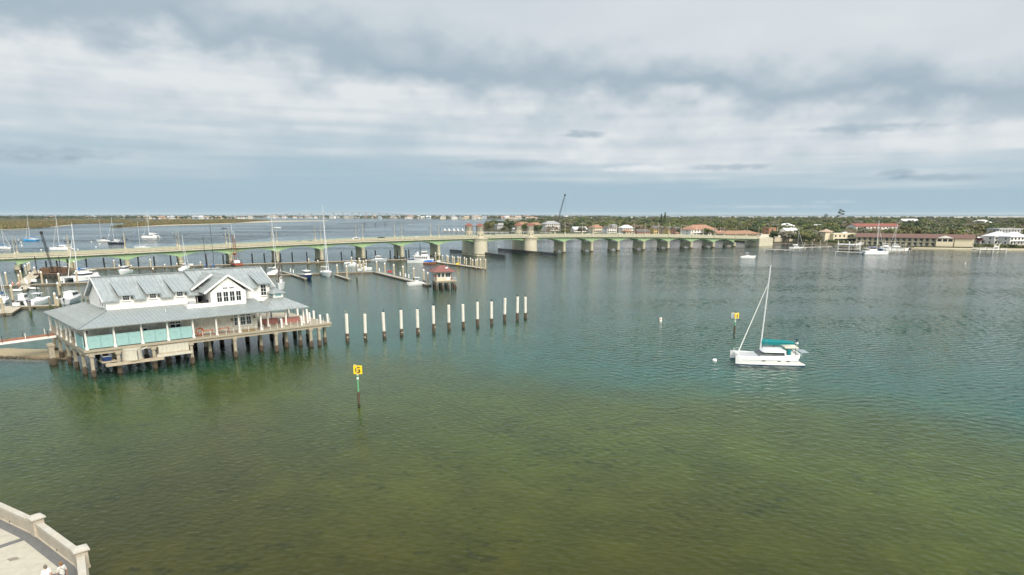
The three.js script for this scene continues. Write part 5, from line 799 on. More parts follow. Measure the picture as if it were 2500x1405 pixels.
  // boats in the marina
  catamaran('marina_catamaran', 'big white catamaran facing outward in its slip before the crane barge', [-167.12, -266.99], R(80), 14.5, { top: 21.37, cover: M.canvasBlue, fly: true });
  motorboat('outboard_boat', 'white open boat with two dark outboards and hard top at the near dock', [-134.88, -194.99], R(-88), 9.5, { motors: 2, motor: M.navy });
  motorboat('grey_workboat', 'grey cabin boat with one outboard beside the pier house roof', [-128.56, -199.67], R(-80), 10.5, { hull: M.gelGrey, kind: 'cabin', motors: 1 });
  motorboat('cabin_boat', 'small cabin boat with a black hull at the near dock', [-140.08, -195.91], R(-75), 7, { hull: M.hullBlack, kind: 'cabin', motors: 0 });
  sailboat('blue_covered_sailboat', 'white sailboat with blue sail cover cut by the picture edge', [-147.98, -198.72], R(-62), 9.5, { cover: M.canvasBlue });
  const dinghy = (p, turn, label) => { const t = thing('inflatable_dinghy', label, 'dinghy', [p[0], 0, p[1]], turn, 'dinghies in the marina'), c = new THREE.CatmullRomCurve3([V(1.6, 0.3, -0.7), V(0, 0.3, -0.75), V(-1.2, 0.35, -0.55), V(-1.75, 0.45, 0), V(-1.2, 0.35, 0.55), V(0, 0.3, 0.75), V(1.6, 0.3, 0.7)]); part('tube', new THREE.TubeGeometry(c, 28, 0.25, 8), M.gel, t); part('floor', bx(2.6, 0.08, 1.1, 0.1, 0.12), M.gelGrey, t); part('transom', bx(0.08, 0.5, 1.1, 1.35, 0.1), M.gel, t); part('thwart', bx(0.3, 0.06, 1.1, 0.3, 0.45), M.gel, t); outboard(t, 1.45, 0, 0.3); };
  dinghy([-164.76, -227.98], R(25), 'white inflatable dinghy tied to the stub dock'); dinghy([-163.2, -233.69], R(-15), 'white inflatable dinghy floating before the crossing dock');
  motorboat('cruiser', 'white cruiser with dark windscreen glimpsed behind the pier house ridge', [-166.93, -296.92], R(95), 10, { kind: 'cabin', motors: 0 });
  sailboat('tall_white_sloop', 'tall white mast and pilothouse sloop just right of the pier house gable', [-99.83, -290.82], R(-85), 14, { top: 23.19, cover: M.gel, spread: 2, bimini: M.gel });
  motorboat('navy_motorboat', 'motorboat with a navy hull and white cabin in its slip', [-81.6, -273.9], R(122), 11, { hull: M.navy, kind: 'cabin', motors: 0 });
  sailboat('white_sloop', 'white sloop with the tallest mast and a blue patch at its bow', [-77.21, -286.89], R(112), 15, { top: 28.07, cover: M.gel, spread: 2, bimini: M.gel });
  sailboat('furled_sloop', 'white furled mast standing beside the box on the breakwater dock', [-148.82, -314.49], R(-80), 12, { top: 15.87, cover: M.gel });
  sailboat('dark_masted_sloop', 'slim dark mast rising behind the pier house ridge', [-135.38, -305.46], R(-80), 10, { top: 16.31, mastMat: M.hullBlack, jib: null, cover: M.canvasBlue }); sailboat('tall_dark_masted_sloop', 'taller dark mast rising behind the pier house wing', [-131.02, -303.28], R(-85), 12, { top: 20.7, mastMat: M.hullBlack, jib: null, cover: M.canvasBlue });
  { // two-masted wooden ships
    const ship = (name, label, p, turn, L, hullM, mastM, tops, red) => {
      const t = thing(name, label, 'sailing ship', [p[0] - Math.cos(turn) * L / 2, 0, p[1] + Math.sin(turn) * L / 2], turn), B = L * 0.28, hb = 2.6, hs = 1.9;
      part('hull', hullShape(L, B, hb, hs, { draft: 1, rake: 1.6, stern: 0.7 }), hullM, t); part('bulwark', stripe(L, B, hs - 0.3, hs + 0.05, { rake: 1.6, stern: 0.7, fit: 1.01 }), red ? M.red : M.gel, t); part('bowsprit', bar([1, hb, 0], [-3.4, hb + 1.3, 0], 0.16, 8, 0.08), mastM, t);
      part('deck_house', [cabin(L * 0.55, L * 0.75, B * 0.5, hs, hs + 1.4, 0.2, 0.1, 0.9)], M.gel, t);
      tops.forEach(([f, top], k) => { const x = L * f, m = part('mast', [bar([x, hs, 0], [x + 0.5, top * 0.72, 0], 0.17, 8, 0.13), bar([x + 0.45, top * 0.68, 0.15], [x + 0.65, top, 0.15], 0.09, 6, 0.05)], mastM, t); part('mast_top', bar([x + 0.6, top * 0.8, 0.15], [x + 0.65, top + 0.2, 0.15], 0.095, 6, 0.055), M.gel, m); if (red) for (const [q, w] of [[0.45, 3.6], [0.72, 2.6]]) part('yard', bar([x + 0.3, top * q, -w], [x + 0.3, top * q, w], 0.08, 6), mastM, m); else { part('boom', bar([x + 0.3, hs + 1.4, 0], [x + L * 0.3, hs + 1.7, 0], 0.1, 6), mastM, t); part('furled_sail', bar([x + 0.4, hs + 1.65, 0], [x + L * 0.28, hs + 1.9, 0], 0.2, 7), M.canvasCream, t); } for (const s of [-1, 1]) for (const d of [-0.6, 0.1, 0.8]) part('shroud', wire([x + d, hs, s * B * 0.46], [x + 0.45, top * 0.7, 0], 0.025), red ? M.rust : M.rope, t); });
      part('forestay', [wire([-3.3, hb + 1.3, 0], [L * tops[0][0] + 0.5, tops[0][1] * 0.7, 0], 0.02), wire([-1, hb + 0.6, 0], [L * tops[0][0] + 0.6, tops[0][1] * 0.9, 0], 0.02)], M.rope, t);
      if (red) part('crow_nest', lathe([[0.3, 0], [1.1, 0.9], [1.0, 0.9], [0.2, 0.1]], 10).translate(L * tops[0][0] + 0.4, tops[0][1] * 0.28, 0), M.red, t);
    };
    ship('wooden_ship', 'red-brown wooden sailing ship with yards behind the pier house ridge', [-133.43, -334.22], R(-60), 18, M.rust, M.redPlank, [[0.35, 19.61], [0.68, 17]], true);
    ship('wooden_schooner', 'dark-masted schooner whose white bow shows beside the pavilion cupola', [-79.16, -234.34], R(100), 9, M.gel, mat([0.05, 0.025, 0.015], 0.5), [[0.3, 9.53], [0.62, 13.07]]);
  }
  { // tour boat with two decks
    const p = [-47.61, -362.58], L = 14, turn = R(172), t = thing('tour_boat', 'white double-deck tour boat with a black mast at the breakwater dock end', 'boat', [p[0] - Math.cos(turn) * L / 2, 0, p[1] + Math.sin(turn) * L / 2], turn);
    part('hull', hullShape(L, 4.6, 2.2, 1.3, { draft: 0.8, rake: 1.2, stern: 0.85 }), M.gel, t); part('blue_band', stripe(L, 4.6, 1.5, 1.75, { rake: 1.2, stern: 0.85, fit: 1.0 }), M.navy, t);
    part('main_cabin', bx(7.2, 2.3, 3.6, 6.4, 1.3), M.gel, t); for (const s of [-1, 1]) for (let k = 0; k < 6; k++) part('cabin_window', bx(0.8, 0.8, 0.05, 3.6 + k * 1.12, 2.3, s * 1.81), M.glass, t);
    part('upper_deck', [bx(8.2, 0.15, 4.0, 6.8, 3.6), bx(8, 0.06, 0.06, 6.8, 4.6, 1.95), bx(8, 0.06, 0.06, 6.8, 4.6, -1.95), ...[0, 1, 2, 3, 4].map(k => bx(0.06, 1.0, 0.06, 3 + k * 1.9, 3.7, 1.95))], M.gel, t);
    part('wheelhouse', cabin(3.4, 6.4, 2.8, 3.75, 5.9, 0.5, 0.1, 0.9), M.gel, t); part('wheelhouse_window', cabin(3.55, 6.3, 2.86, 4.7, 5.4, 0.2, 0.05, 0.95), M.glass, t); part('wheelhouse_roof', rbx(3.4, 0.15, 3.0, 0.05, 5.0, 5.9), M.gel, t);
    part('mast', [bar([7.2, 3.7, 0], [7.5, 10.2, 0], 0.2, 8, 0.12), bar([7.4, 8.4, -1.2], [7.4, 8.4, 1.2], 0.06)], M.black, t); part('funnel', cy(0.5, 0.45, 2, 8.8, 3.7, 0, 10), M.gel, t); part('after_rail', [bx(3, 0.08, 0.08, 12, 2.3, 1.9), bx(3, 0.08, 0.08, 12, 2.3, -1.9)], M.gel, t);
    part('life_raft', [cy(0.3, 0.3, 1, 10, 3.75, 1.2, 8)], M.gel, t); pulpit(t, 0.4, 1.1, 2.2);
  }
  { const t = motorboat('tarped_boat', 'brown-hulled boat under a blue tarpaulin beside the tour boat', [-41.85, -353.58], R(178), 7, { hull: M.redPlank, kind: 'none', motors: 0 }); part('tarpaulin', loft([[0.8, 0.2, 0.4], [2.6, 0.9, 1.2], [5, 0.9, 1.1], [6.7, 0.4, 1]].map(([x, h, w]) => [[x, 1.05, -w], [x, 1.1 + h, 0], [x, 1.05, w]].reverse())), M.canvasBlue, t); }
  motorboat('grey_skiff', 'long low grey work skiff alongside the breakwater dock', [-71.57, -373.65], R(176), 9, { hull: M.gelGrey, kind: 'cabin', motors: 1 });
  motorboat('small_launch', 'small white launch among the pilings left of the diagonal dock', [-76.21, -336.85], R(170), 7, { kind: 'console' }); motorboat('second_launch', 'white open launch moored closest to the short straight dock', [-67.06, -316.83], R(165), 6.5, { kind: 'console', motors: 1 }); motorboat('flat_launch', 'low white launch lying behind the small boats near the sloop', [-82.65, -353.58], R(178), 6, { kind: 'none', motors: 1 });
  motorboat('hut_launch', 'white launch with hard top tied up beside the red-roofed hut', [-34.56, -246.7], R(12), 6.6, { kind: 'console', motors: 1 });

  // crane barge
  { const p = [-189.97, -284.96], t = thing('crane_barge', 'rusty barge carrying a dark lattice crane', 'barge', [p[0], 0, p[1]], R(8));
    part('pontoon', [rbx(11, 1.7, 8, 0.15, 0, -0.6, 0)], M.barnacle, t); part('deck', bx(10.8, 0.1, 7.8, 0, 1.1), M.rust, t); part('bulwark', [bx(10.8, 2.1, 0.2, 0, 1.2, -3.8), bx(3.8, 1.9, 3, -3.2, 1.2, -2), bx(3, 1.8, 3, 3.6, 1.2, -2)], M.rust, t);
    for (let k = 0; k < 6; k++) part('fender_tyre', new THREE.TorusGeometry(0.5, 0.18, 6, 12).translate(-4.6 + k * 1.8, 0.5, 4.05), M.black, t);
    const cr = part('crane_cab', [rbx(2.4, 2.2, 3.4, 0.1, 0.6, 1.5, -1.2), cy(1.1, 1.1, 0.4, 0.6, 1.1, -1.0, 12)], M.rust, t);
    const topY = 17.87, foot = [0.6, 1.8, 0.6], tip = [-0.6, topY - 0.5, 2.5], ch = [], br = [];
    const Pt = (k, sx, sz) => { const w = 0.45 * (k > 0.9 ? 0.6 : k < 0.08 ? 0.5 : 1); return [mix(foot[0], tip[0], k) + sx * w, mix(foot[1], tip[1], k), mix(foot[2], tip[2], k) + sz * w]; };
    for (const sx of [-1, 1]) for (const sz of [-1, 1]) ch.push(bar(Pt(0, sx, sz), Pt(1, sx, sz), 0.07, 5));
    for (let k = 0; k < 16; k++) for (const [a, b] of [[[-1, 1], [1, 1]], [[-1, -1], [1, -1]], [[-1, -1], [-1, 1]], [[1, -1], [1, 1]]]) br.push(bar(Pt(k / 16, ...(k % 2 ? a : b)), Pt((k + 1) / 16, ...(k % 2 ? b : a)), 0.035, 4));
    const boom = part('boom_chords', ch, M.iron, cr); part('boom_lacing', br, M.iron, boom); part('boom_head', [rbx(0.9, 1.1, 0.9, 0.2, tip[0], tip[1] - 0.4, tip[2])], M.black, cr);
    part('hoist_cable', [wire([tip[0], tip[1], tip[2]], [0.6, 3.4, -2.4], 0.03)], M.iron, cr);
    for (const x of [-4.4, 4.6]) part('spud', cy(0.2, 0.2, 11, x, -3, 2.8, 8), M.iron, t);
  }
  { // hut on piles at the end of the diagonal dock
    const p = [-23.89, -238.32], t = thing('dock_hut', 'cream hut with a red hipped roof standing on crooked piles', 'hut', [p[0], 0, p[1]], R(20)), y = 2.7, cream = mat([0.68, 0.63, 0.50], 0.8, { map: repeat(TX.stain, 2) }), tile = mat([0.25, 0.105, 0.09], 0.7, { map: repeat(TX.grain, 0.8) });
    part('platform', [bx(7.4, 0.3, 6.4, 0.3, y - 0.3), bx(7.0, 0.3, 0.3, 0.3, y - 0.6, 2.8), bx(7, 0.3, 0.3, 0.3, y - 0.6, -2.8)], M.woodPale, t);
    for (let i = 0; i < 4; i++) for (let j = 0; j < 3; j++) { const lx = (i - 1.5) * 2.1 + 0.3, lz = (j - 1) * 2.6, k = part('pile', bar([lx + rr(-0.3, 0.3) + (i === 3 ? 0.8 : 0), -3, lz], [lx, y - 0.4, lz], 0.26, 8), M.woodGrey, t); part('barnacle_band', bar([lx + (i === 3 ? 0.5 : 0), -0.8, lz], [lx + (i === 3 ? 0.2 : 0), 1.2, lz], 0.36, 8, 0.3), M.barnacle, k); }
    part('wall', [bx(5.2, 3.1, 4.4, -0.3, y)], cream, t); part('corner_post', [-1, 1].flatMap(a => [-1, 1].map(b => bx(0.22, 3.1, 0.22, -0.3 + a * 2.6, y, b * 2.2))), tile, t);
    for (const [x, w] of [[-2.0, 1.0], [-0.6, 0.9], [1.2, 1.6]]) windowAt(t, x, y + 1.15, 2.24, w, 1.35, w > 1.2 ? 3 : 2, 1); windowAt(t, -2.94, y + 1.15, 0.6, 1.2, 1.3, 2, 1, -Math.PI / 2); doorAt(t, -2.93, y, -1.1, 0.9, 2.1, M.frame, true, -Math.PI / 2);
    const e = 3.05, r = part('roof', [0, 1, 2, 3].map(k => { const c = [[-4.3, -3.6], [3.7, -3.6], [3.7, 3.6], [-4.3, 3.6]], a = c[k], b = c[(k + 1) % 4], tops = [[-1.1, 0], [0.5, 0]], [u, v] = k === 0 ? [tops[1], tops[0]] : k === 2 ? [tops[0], tops[1]] : k === 1 ? [tops[1], tops[1]] : [tops[0], tops[0]]; const pts = [[a[0], y + e, a[1]], [b[0], y + e, b[1]], [u[0], y + e + 2, u[1]]]; if (k === 0 || k === 2) pts.push([v[0], y + e + 2, v[1]]); return flat(pts, 0.14); }), tile, t);
    part('ridge', [bar([-1.1, y + e + 2.02, 0], [0.5, y + e + 2.02, 0], 0.1, 6), ...[[-4.3, -3.6, -1.1], [3.7, -3.6, 0.5], [3.7, 3.6, 0.5], [-4.3, 3.6, -1.1]].map(([x, z, q]) => bar([x, y + e + 0.02, z], [q, y + e + 2.02, 0], 0.07, 5))], tile, r);
    part('guard_rail', [1.0, 0.5].map(h => bar([2.5, y + h, 3], [3.9, y + h, 3], 0.03)).concat([1.0, 0.5].map(h => bar([3.9, y + h, -3], [3.9, y + h, 3], 0.03)), [-3, -1, 1, 3].map(z => bar([3.9, y, z], [3.9, y + 1, z], 0.03))), M.alu, t);
    part('life_ring', new THREE.TorusGeometry(0.36, 0.1, 8, 16).rotateY(Math.PI / 2).translate(-3.2, y + 1.6, 1.7), M.red, t); part('antenna', [bar([0.6, y + e + 1.8, 0.8], [0.6, y + e + 4.2, 0.8], 0.03), bar([1.4, y + e + 1.2, 1.2], [1.4, y + e + 3, 1.2], 0.03), bx(1.0, 0.5, 0.06, 0.9, y + e + 1.0, 1.9)], M.alu, t); part('notice_board', bx(1.1, 0.7, 0.06, 1.2, y + 0.15, 2.25), M.gel, t);
  }
}
// ------------------------------------------------------------------ boats at anchor beyond the bridge
{
  const G = 'sailboats anchored beyond the bridge';
  sailboat('anchored_sloop', 'white sailboat beyond the bridge cut by the picture edge', [-371.67, -508.33], R(180), 11, { top: 15.19, group: G, cover: M.canvasBlue });
  catamaran('blue_catamaran', 'bright blue catamaran anchored beyond the bridge', [-457.78, -664.23], R(0), 12.5, { hull: M.hullBlue, cover: M.canvasBlue, bimini: M.canvasBlue, top: 21.99, group: G });
  catamaran('white_catamaran', 'white catamaran with flybridge anchored above the crane barge', [-321.69, -496.64], R(0), 14, { top: 23.6, fly: true, group: G });
  sailboat('dark_covered_sloop', 'white sloop with black sail cover, smaller of the overlapping pair', [-378.46, -644.51], R(0), 12, { top: 20.62, cover: M.black, jib: null, boot: M.black, group: G });
  sailboat('black_sloop', 'black-hulled sloop anchored in front of the white one', [-336.65, -591.76], R(0), 15, { hull: M.hullBlack, top: 22.32, cover: M.gel, bimini: M.gel, group: G });
  sailboat('bimini_sloop', 'white sloop with cream awning just above the bridge parapet', [-274.01, -514.39], R(0), 12, { top: 18.88, bimini: M.canvasCream, jib: M.canvasBlue, cover: null, group: G });
  catamaran('distant_catamaran', 'white catamaran with the tallest mast anchored farthest out', [-384.72, -743.76], R(0), 17, { top: 28.78, group: G, cover: M.gel });
  sailboat('distant_sloop', 'white sailboat anchored far beyond the tall masts', [-422.06, -1257.95], R(0), 14, { top: 21.44, cover: M.canvasBlue, jib: null, group: G });
  motorboat('distant_skiff', 'small dark-hulled boat floating off the marsh point', [-503.27, -1222.84], R(0), 9, { hull: M.navy, kind: 'none', motors: 0 });
  const bs = [[-477.49, -674.54], [-441.18, -625.92], [-395.27, -561.1], [-332.82, -490.99], [-469.67, -731.26], [-383.42, -635.08], [-350.56, -591.76], [-319.18, -533.43], [-487.49, -844.7], [-1046.22, -1799.69], [-1107.65, -1763.57], [-310.29, -496.64], [-1105.45, -2004.89], [-454.66, -861.38], [-454.47, -935.21]];
  let b0 = null; for (const p of bs) { if (!b0) { b0 = thing('anchorage_buoy', 'small white mooring ball floating in the anchorage beyond the bridge', 'buoy', [p[0], 0, p[1]], 0, 'mooring balls in the anchorage'); part('float', ball(0.55, 0, 0.2, 0, 0.9, 10), M.gel, b0); part('ring', cy(0.06, 0.06, 0.3, 0, 0.65, 0, 6), M.iron, b0); } else copy(b0, [p[0], 0, p[1]], 0); }
  // motorboat under way near the far shore, with its wake
  { const g = [], a = [132.79, -397.93], b = [56.62, -436.31]; for (const s of [-1, 1]) for (let k = 0; k < 46; k++) { if (rnd() < 0.3) continue; const t = k / 46, x = mix(a[0], b[0], t), z = mix(a[1], b[1], t) + s * (0.8 + 7 * t) + rr(-0.4, 0.4), l = rr(0.8, 2.6), w = rr(0.12, 0.35) * (1 - 0.6 * t); g.push(new THREE.CircleGeometry(1, 9).scale(l, w, 1).rotateX(-Math.PI / 2).rotateY(rr(-0.1, 0.1)).translate(x, 0.02, z)); } const o = part('boat_wake', g, mat([0.5, 0.55, 0.55], 0.9)); tag(o, 'broken foam lines of the wake behind the running motorboat', 'wake', null, 'stuff'); }
  motorboat('running_boat', 'white open motorboat under way near the far end of the bridge', [136.23, -399.78], R(178), 9, { kind: 'console', motors: 1 });
}

// ------------------------------------------------------------------ land
function land(name, pts, y, m, y0 = -2) {
  const sh = new THREE.Shape(pts.map(([x, z]) => new THREE.Vector2(x, -z)));
  return structure(name, new THREE.ExtrudeGeometry(sh, { depth: y - y0, bevelEnabled: false }).rotateX(-Math.PI / 2).translate(0, y0, 0), m);
}
const inside = (poly, x, z) => { let c = false; for (let i = 0, j = poly.length - 1; i < poly.length; j = i++) { const [ax, az] = poly[i], [bx_, bz] = poly[j]; if (az > z !== bz > z && x < (bx_ - ax) * (z - az) / (bz - az) + ax) c = !c; } return c; };
const LAND = {
  island: [[-45.62, -999.39], [0, -925.3], [58.27, -828.65], [105.7, -783.93], [152.67, -743.76], [201.06, -685.17], [207.97, -591.76], [223.73, -583.79], [238.61, -579.88], [244.16, -561.1], [251, -540.09], [262.03, -530.16], [299.74, -514.39], [338.24, -499.51], [390.37, -490.99], [557.6, -485.47], [5497.99, -4015.89], [3574.35, -4909.67], [1572.71, -4909.67], [643.38, -4418.09], [362.2, -3271.08], [108.36, -2322.42], [-9.9, -1695.51], [-42.89, -1334.56]],
  marshA: [[-1023.56, -999.39], [-853.5, -1113.94], [-833.01, -1158.15], [-848.18, -1240.15], [-925.64, -1421.05], [-1020.05, -1602.69], [-1108.19, -1799.69], [-1074.17, -1917.46], [-1214.18, -2262.71], [-1577.32, -2848.21], [-2814.8, -2759.02]],
  marshB: [[-751.32, -1314.55], [-739.89, -1376.45], [-795.45, -1602.69], [-777.1, -1728.87], [-765.4, -1900.87], [-836.4, -2205.99], [-922.7, -2691.57], [-1115.2, -2943.36], [-1252.45, -2943.36], [-1286.76, -2596.36], [-1209.56, -2205.99], [-1018.69, -1837.31], [-876.91, -1632.48]],
  mainland: [[-3136.49, -2759.02], [-2227.09, -2829.92], [-1801.47, -2943.36], [-1599.76, -2983.21], [-1233.15, -3066.25], [-1389.71, -3533.25], [-2219.67, -5524.14], [-10036.76, -8842.29]],
  point: [[-1809.51, -4602.43], [-1189.65, -4167.66], [-643.38, -3680.72], [-296.95, -3397.12], [-36.25, -3109.52], [137.25, -2943.36], [376.13, -3397.12], [643.38, -4418.09], [1072.3, -7367.55], [-3474.26, -8842.29]],
};
{
  const earth = texture(512, (u, v) => { const a = tile(u, v, 6, 4, 5), b = tile(u, v, 30, 14, 3), k = smooth(0.35, 0.65, a); return [mix(0.52, 0.72, k) * (0.85 + 0.3 * b), mix(0.52, 0.64, k) * (0.85 + 0.3 * b), mix(0.34, 0.44, k) * (0.85 + 0.3 * b)]; }, true);
  land('island_ground', LAND.island, 1.4, mat([0.16, 0.17, 0.10], 1, { map: repeat(earth, 60) })); land('marsh_ground', LAND.marshA, 0.35, mat([0.34, 0.33, 0.22], 1, { map: repeat(earth, 130) })); land('marsh_ground', LAND.marshB, 0.35, mat([0.36, 0.34, 0.24], 1, { map: repeat(earth, 110) }));
  land('mainland_ground', LAND.mainland, 1.0, mat([0.18, 0.19, 0.13], 1, { map: repeat(earth, 160) })); land('point_ground', LAND.point, 1.2, mat([0.22, 0.23, 0.18], 1, { map: repeat(earth, 160) }));
  const sand = mat([0.46, 0.42, 0.31], 1, { map: repeat(TX.stain, 30) });
  land('sand_beach', [[287.42, -500.67], [310.55, -488.22], [339.37, -480.07], [375.6, -472.18], [408.74, -514.39], [350.24, -517.47], [305.12, -523.74]], 0.9, sand); land('ocean_beach', [[261.37, -3450.3], [797.11, -3909.11], [1014.56, -4247.93], [3474.26, -4418.09], [4571.4, -5815.2], [1484.73, -5665.94], [363.65, -4802.8]], 1.8, mat([0.45, 0.42, 0.35], 1));
  for (const p of [[[-830.38, -1083.6], [-814.49, -1170.54], [-860.29, -1257.95], [-887.19, -1158.15]], [[-875.93, -1326.48], [-962.85, -1519.48], [-1051.02, -1682.52], [-945.03, -1444.45]], [[-723.33, -1302.83], [-741.53, -1493.62], [-724.79, -1799.69], [-895.41, -2611.76], [-792.74, -1968.98], [-810.18, -1632.48]], [[-739.89, -1837.31], [-725.87, -2262.71], [-658, -2507.64], [-697.64, -2659.07], [-862.89, -2596.36], [-880.42, -2322.42]]]) land('sand_bar', p, 0.22, sand, -0.5);
  // sea wall and rocks east of the bridge
  const wl = [[204.86, -579.88], [231.44, -604.13], [270.63, -627.73], [296.35, -664.23]], w = thing('retaining_wall', 'long pale concrete retaining wall running inland from the bridge end', 'wall', [0, 0, 0]), st = mat([0.64, 0.60, 0.50], 0.9, { map: repeat(TX.streak, 6) });
  for (let k = 0; k < 3; k++) { part('wall_section', beam([wl[k][0], 2.8, wl[k][1]], [wl[k + 1][0], 2.8 - 0.2 * k, wl[k + 1][1]], 0.8, 5.6 - 0.6 * k), st, w); part('coping', beam([wl[k][0], 5.75 - 0.35 * k, wl[k][1]], [wl[k + 1][0], 5.3 - 0.35 * k, wl[k + 1][1]], 1.1, 0.3), st, w); }
  land('causeway', [wl[0], wl[1], wl[2], wl[3], [323.77, -707.47], [326.29, -783.93], [266.08, -743.76]], 4.9, st);
  const rk = new THREE.InstancedMesh(new THREE.IcosahedronGeometry(0.7, 0), mat([0.20, 0.18, 0.15], 1), 700), d = new THREE.Object3D(), rp = [[200.53, -568.46], [222.24, -579.88], [237.04, -576.02], [242.29, -556.77], [249.15, -536.07], [259.83, -525.65], [291.9, -505.95]];
  for (let k = 0; k < 700; k++) { const i = Math.floor(rnd() * 6), t = rnd(); d.position.set(mix(rp[i][0], rp[i + 1][0], t) + rr(-1, 1), rr(-0.2, 0.9), mix(rp[i][1], rp[i + 1][1], t) - rr(-0.5, 3.5)); d.rotation.set(rnd() * 6, rnd() * 6, rnd() * 6); d.scale.set(rr(0.5, 1.4), rr(0.4, 1), rr(0.5, 1.4)); d.updateMatrix(); rk.setMatrixAt(k, d.matrix); }
  rk.name = 'shore_rocks'; tag(rk, 'dark broken rocks along the waterline right of the bridge', 'rocks', null, 'stuff'); scene.add(rk);
}
// ------------------------------------------------------------------ trees
const leafM = c => new THREE.MeshPhysicalMaterial({ color: lin(...c), roughness: 0.9, side: THREE.DoubleSide });
function leaves(n, place, size) {                                               // n leaf clumps, each a bent four-sided face
  const pos = [];
  for (let k = 0; k < n; k++) { const [c, out] = place(k), s = size * rr(0.7, 1.35), a = V(rr(-1, 1), rr(-0.6, 0.6), rr(-1, 1)).normalize(), b = a.clone().cross(V(out[0] + rr(-.7, .7), out[1] + rr(-.3, .9), out[2] + rr(-.7, .7))).normalize(), q = a.clone().cross(b).multiplyScalar(s * 0.25), P = (u, v, w) => [c[0] + a.x * u * s + b.x * v * s + q.x * w, c[1] + a.y * u * s + b.y * v * s + q.y * w, c[2] + a.z * u * s + b.z * v * s + q.z * w]; const p0 = P(-1, 0, 0), p1 = P(0, -0.7, 1), p2 = P(1, 0, 0), p3 = P(0, 0.7, 1); pos.push(...p0, ...p1, ...p2, ...p0, ...p2, ...p3); }
  const g = new THREE.BufferGeometry(); g.setAttribute('position', new THREE.Float32BufferAttribute(pos, 3)); g.computeVertexNormals(); return g;
}
function lobed(n, lobes, size) { return leaves(n, () => { const [cx, cyy, cz, r, q] = pick(lobes), a = rnd() * 6.283, u = rr(-0.75, 1), s = Math.sqrt(1 - u * u), k = Math.pow(rnd(), 0.33) * r; return [[cx + Math.cos(a) * s * k, cyy + u * k * q, cz + Math.sin(a) * s * k], [Math.cos(a) * s, u, Math.sin(a) * s]]; }, size); }
const bark = mat([0.14, 0.11, 0.08], 1), TREE = {};
{
  const broad = (R0, H, n, size) => { const lobes = []; for (let k = 0; k < 9; k++) { const a = k * 2.4, r = k ? R0 * rr(0.35, 0.65) : 0; lobes.push([Math.cos(a) * r, H * rr(0.52, 0.78), Math.sin(a) * r, R0 * rr(0.35, 0.55), rr(0.65, 0.9)]); } return [[bar([0, -0.5, 0], [0.2, H * 0.4, 0], 0.45, 7, 0.3), ...lobes.slice(1, 6).map(l => bar([0.2, H * 0.36, 0], [l[0] * 0.8, l[1], l[2] * 0.8], 0.2, 5, 0.07))], lobed(n, lobes, size)]; };
  TREE.oak = broad(6.5, 10, 620, 0.75); TREE.oak2 = broad(5.2, 9, 520, 0.7); TREE.round = broad(3.6, 7, 340, 0.6); TREE.bare = broad(5, 9.5, 260, 0.5);
  TREE.pine = [[bar([0, -0.5, 0], [0.3, 15, 0], 0.35, 7, 0.16), ...[9, 11, 12.5, 13.5, 14.5].map((y, k) => bar([0.2, y, 0], [Math.cos(k * 2.3) * 3.2, y + 1.2, Math.sin(k * 2.3) * 3.2], 0.12, 5, 0.04))], lobed(380, [9, 11, 12.5, 13.5, 14.5, 16].map((y, k) => [k < 5 ? Math.cos(k * 2.3) * 2.6 : 0.3, y + 1.3, k < 5 ? Math.sin(k * 2.3) * 2.6 : 0, 1.7, 0.55]), 0.6)];
  TREE.cypress = [[bar([0, -0.5, 0], [0, 8, 0], 0.35, 7, 0.15)], lobed(620, [...Array(12)].map((_, k) => [rr(-0.3, 0.3), 2 + k * 1.2, rr(-0.3, 0.3), 2.0 - k * 0.145, 1]), 0.6)];
  TREE.bush = [[bar([0, -0.2, 0], [0, 0.8, 0], 0.1, 5)], lobed(110, [[0, 0.9, 0, 1.5, 0.6], [1.0, 0.7, 0.4, 1.1, 0.6], [-0.9, 0.7, -0.5, 1.1, 0.6]], 0.5)];
  const fronds = (n, len, droop, y) => { const pos = []; for (let k = 0; k < n; k++) { const a = k * 2.399, lift = rr(-0.35, 0.9), L = len * rr(0.85, 1.1), S = 5; let prev = null; for (let i = 0; i <= S; i++) { const t = i / S, r = L * t * Math.cos(lift * (1 - t * 0.3)), h = y + L * (Math.sin(lift) * t - droop * t * t), w = 0.5 * Math.sin(Math.PI * (0.12 + 0.83 * t)), c = [Math.cos(a) * r, h, Math.sin(a) * r], l = [c[0] - Math.sin(a) * w, h - w * 0.5, c[2] + Math.cos(a) * w], q = [c[0] + Math.sin(a) * w, h - w * 0.5, c[2] - Math.cos(a) * w]; if (prev) { const [pc, pl, pq] = prev; pos.push(...pc, ...c, ...l, ...pc, ...l, ...pl, ...pc, ...q, ...c, ...pc, ...pq, ...q); } prev = [c, l, q]; } } const g = new THREE.BufferGeometry(); g.setAttribute('position', new THREE.Float32BufferAttribute(pos, 3)); g.computeVertexNormals(); return g; };
  TREE.palm = [[bar([0, -0.5, 0], [0.2, 7, 0], 0.24, 7, 0.17)], fronds(26, 2.0, 0.55, 7)]; TREE.tallpalm = [[bar([0, -0.5, 0], [0.3, 11, 0], 0.22, 7, 0.15)], fronds(26, 2.0, 0.6, 11)]; TREE.datepalm = [[bar([0, -0.5, 0], [0, 5, 0], 0.45, 8, 0.4)], fronds(44, 4.2, 0.5, 5)];
}
const GREEN = { dark: [0.062, 0.088, 0.034], mid: [0.10, 0.13, 0.038], light: [0.15, 0.18, 0.05], olive: [0.135, 0.135, 0.052], brown: [0.24, 0.185, 0.125], grey: [0.18, 0.17, 0.125], palm: [0.115, 0.14, 0.048], red: [0.09, 0.03, 0.025] };
const protoTree = {};
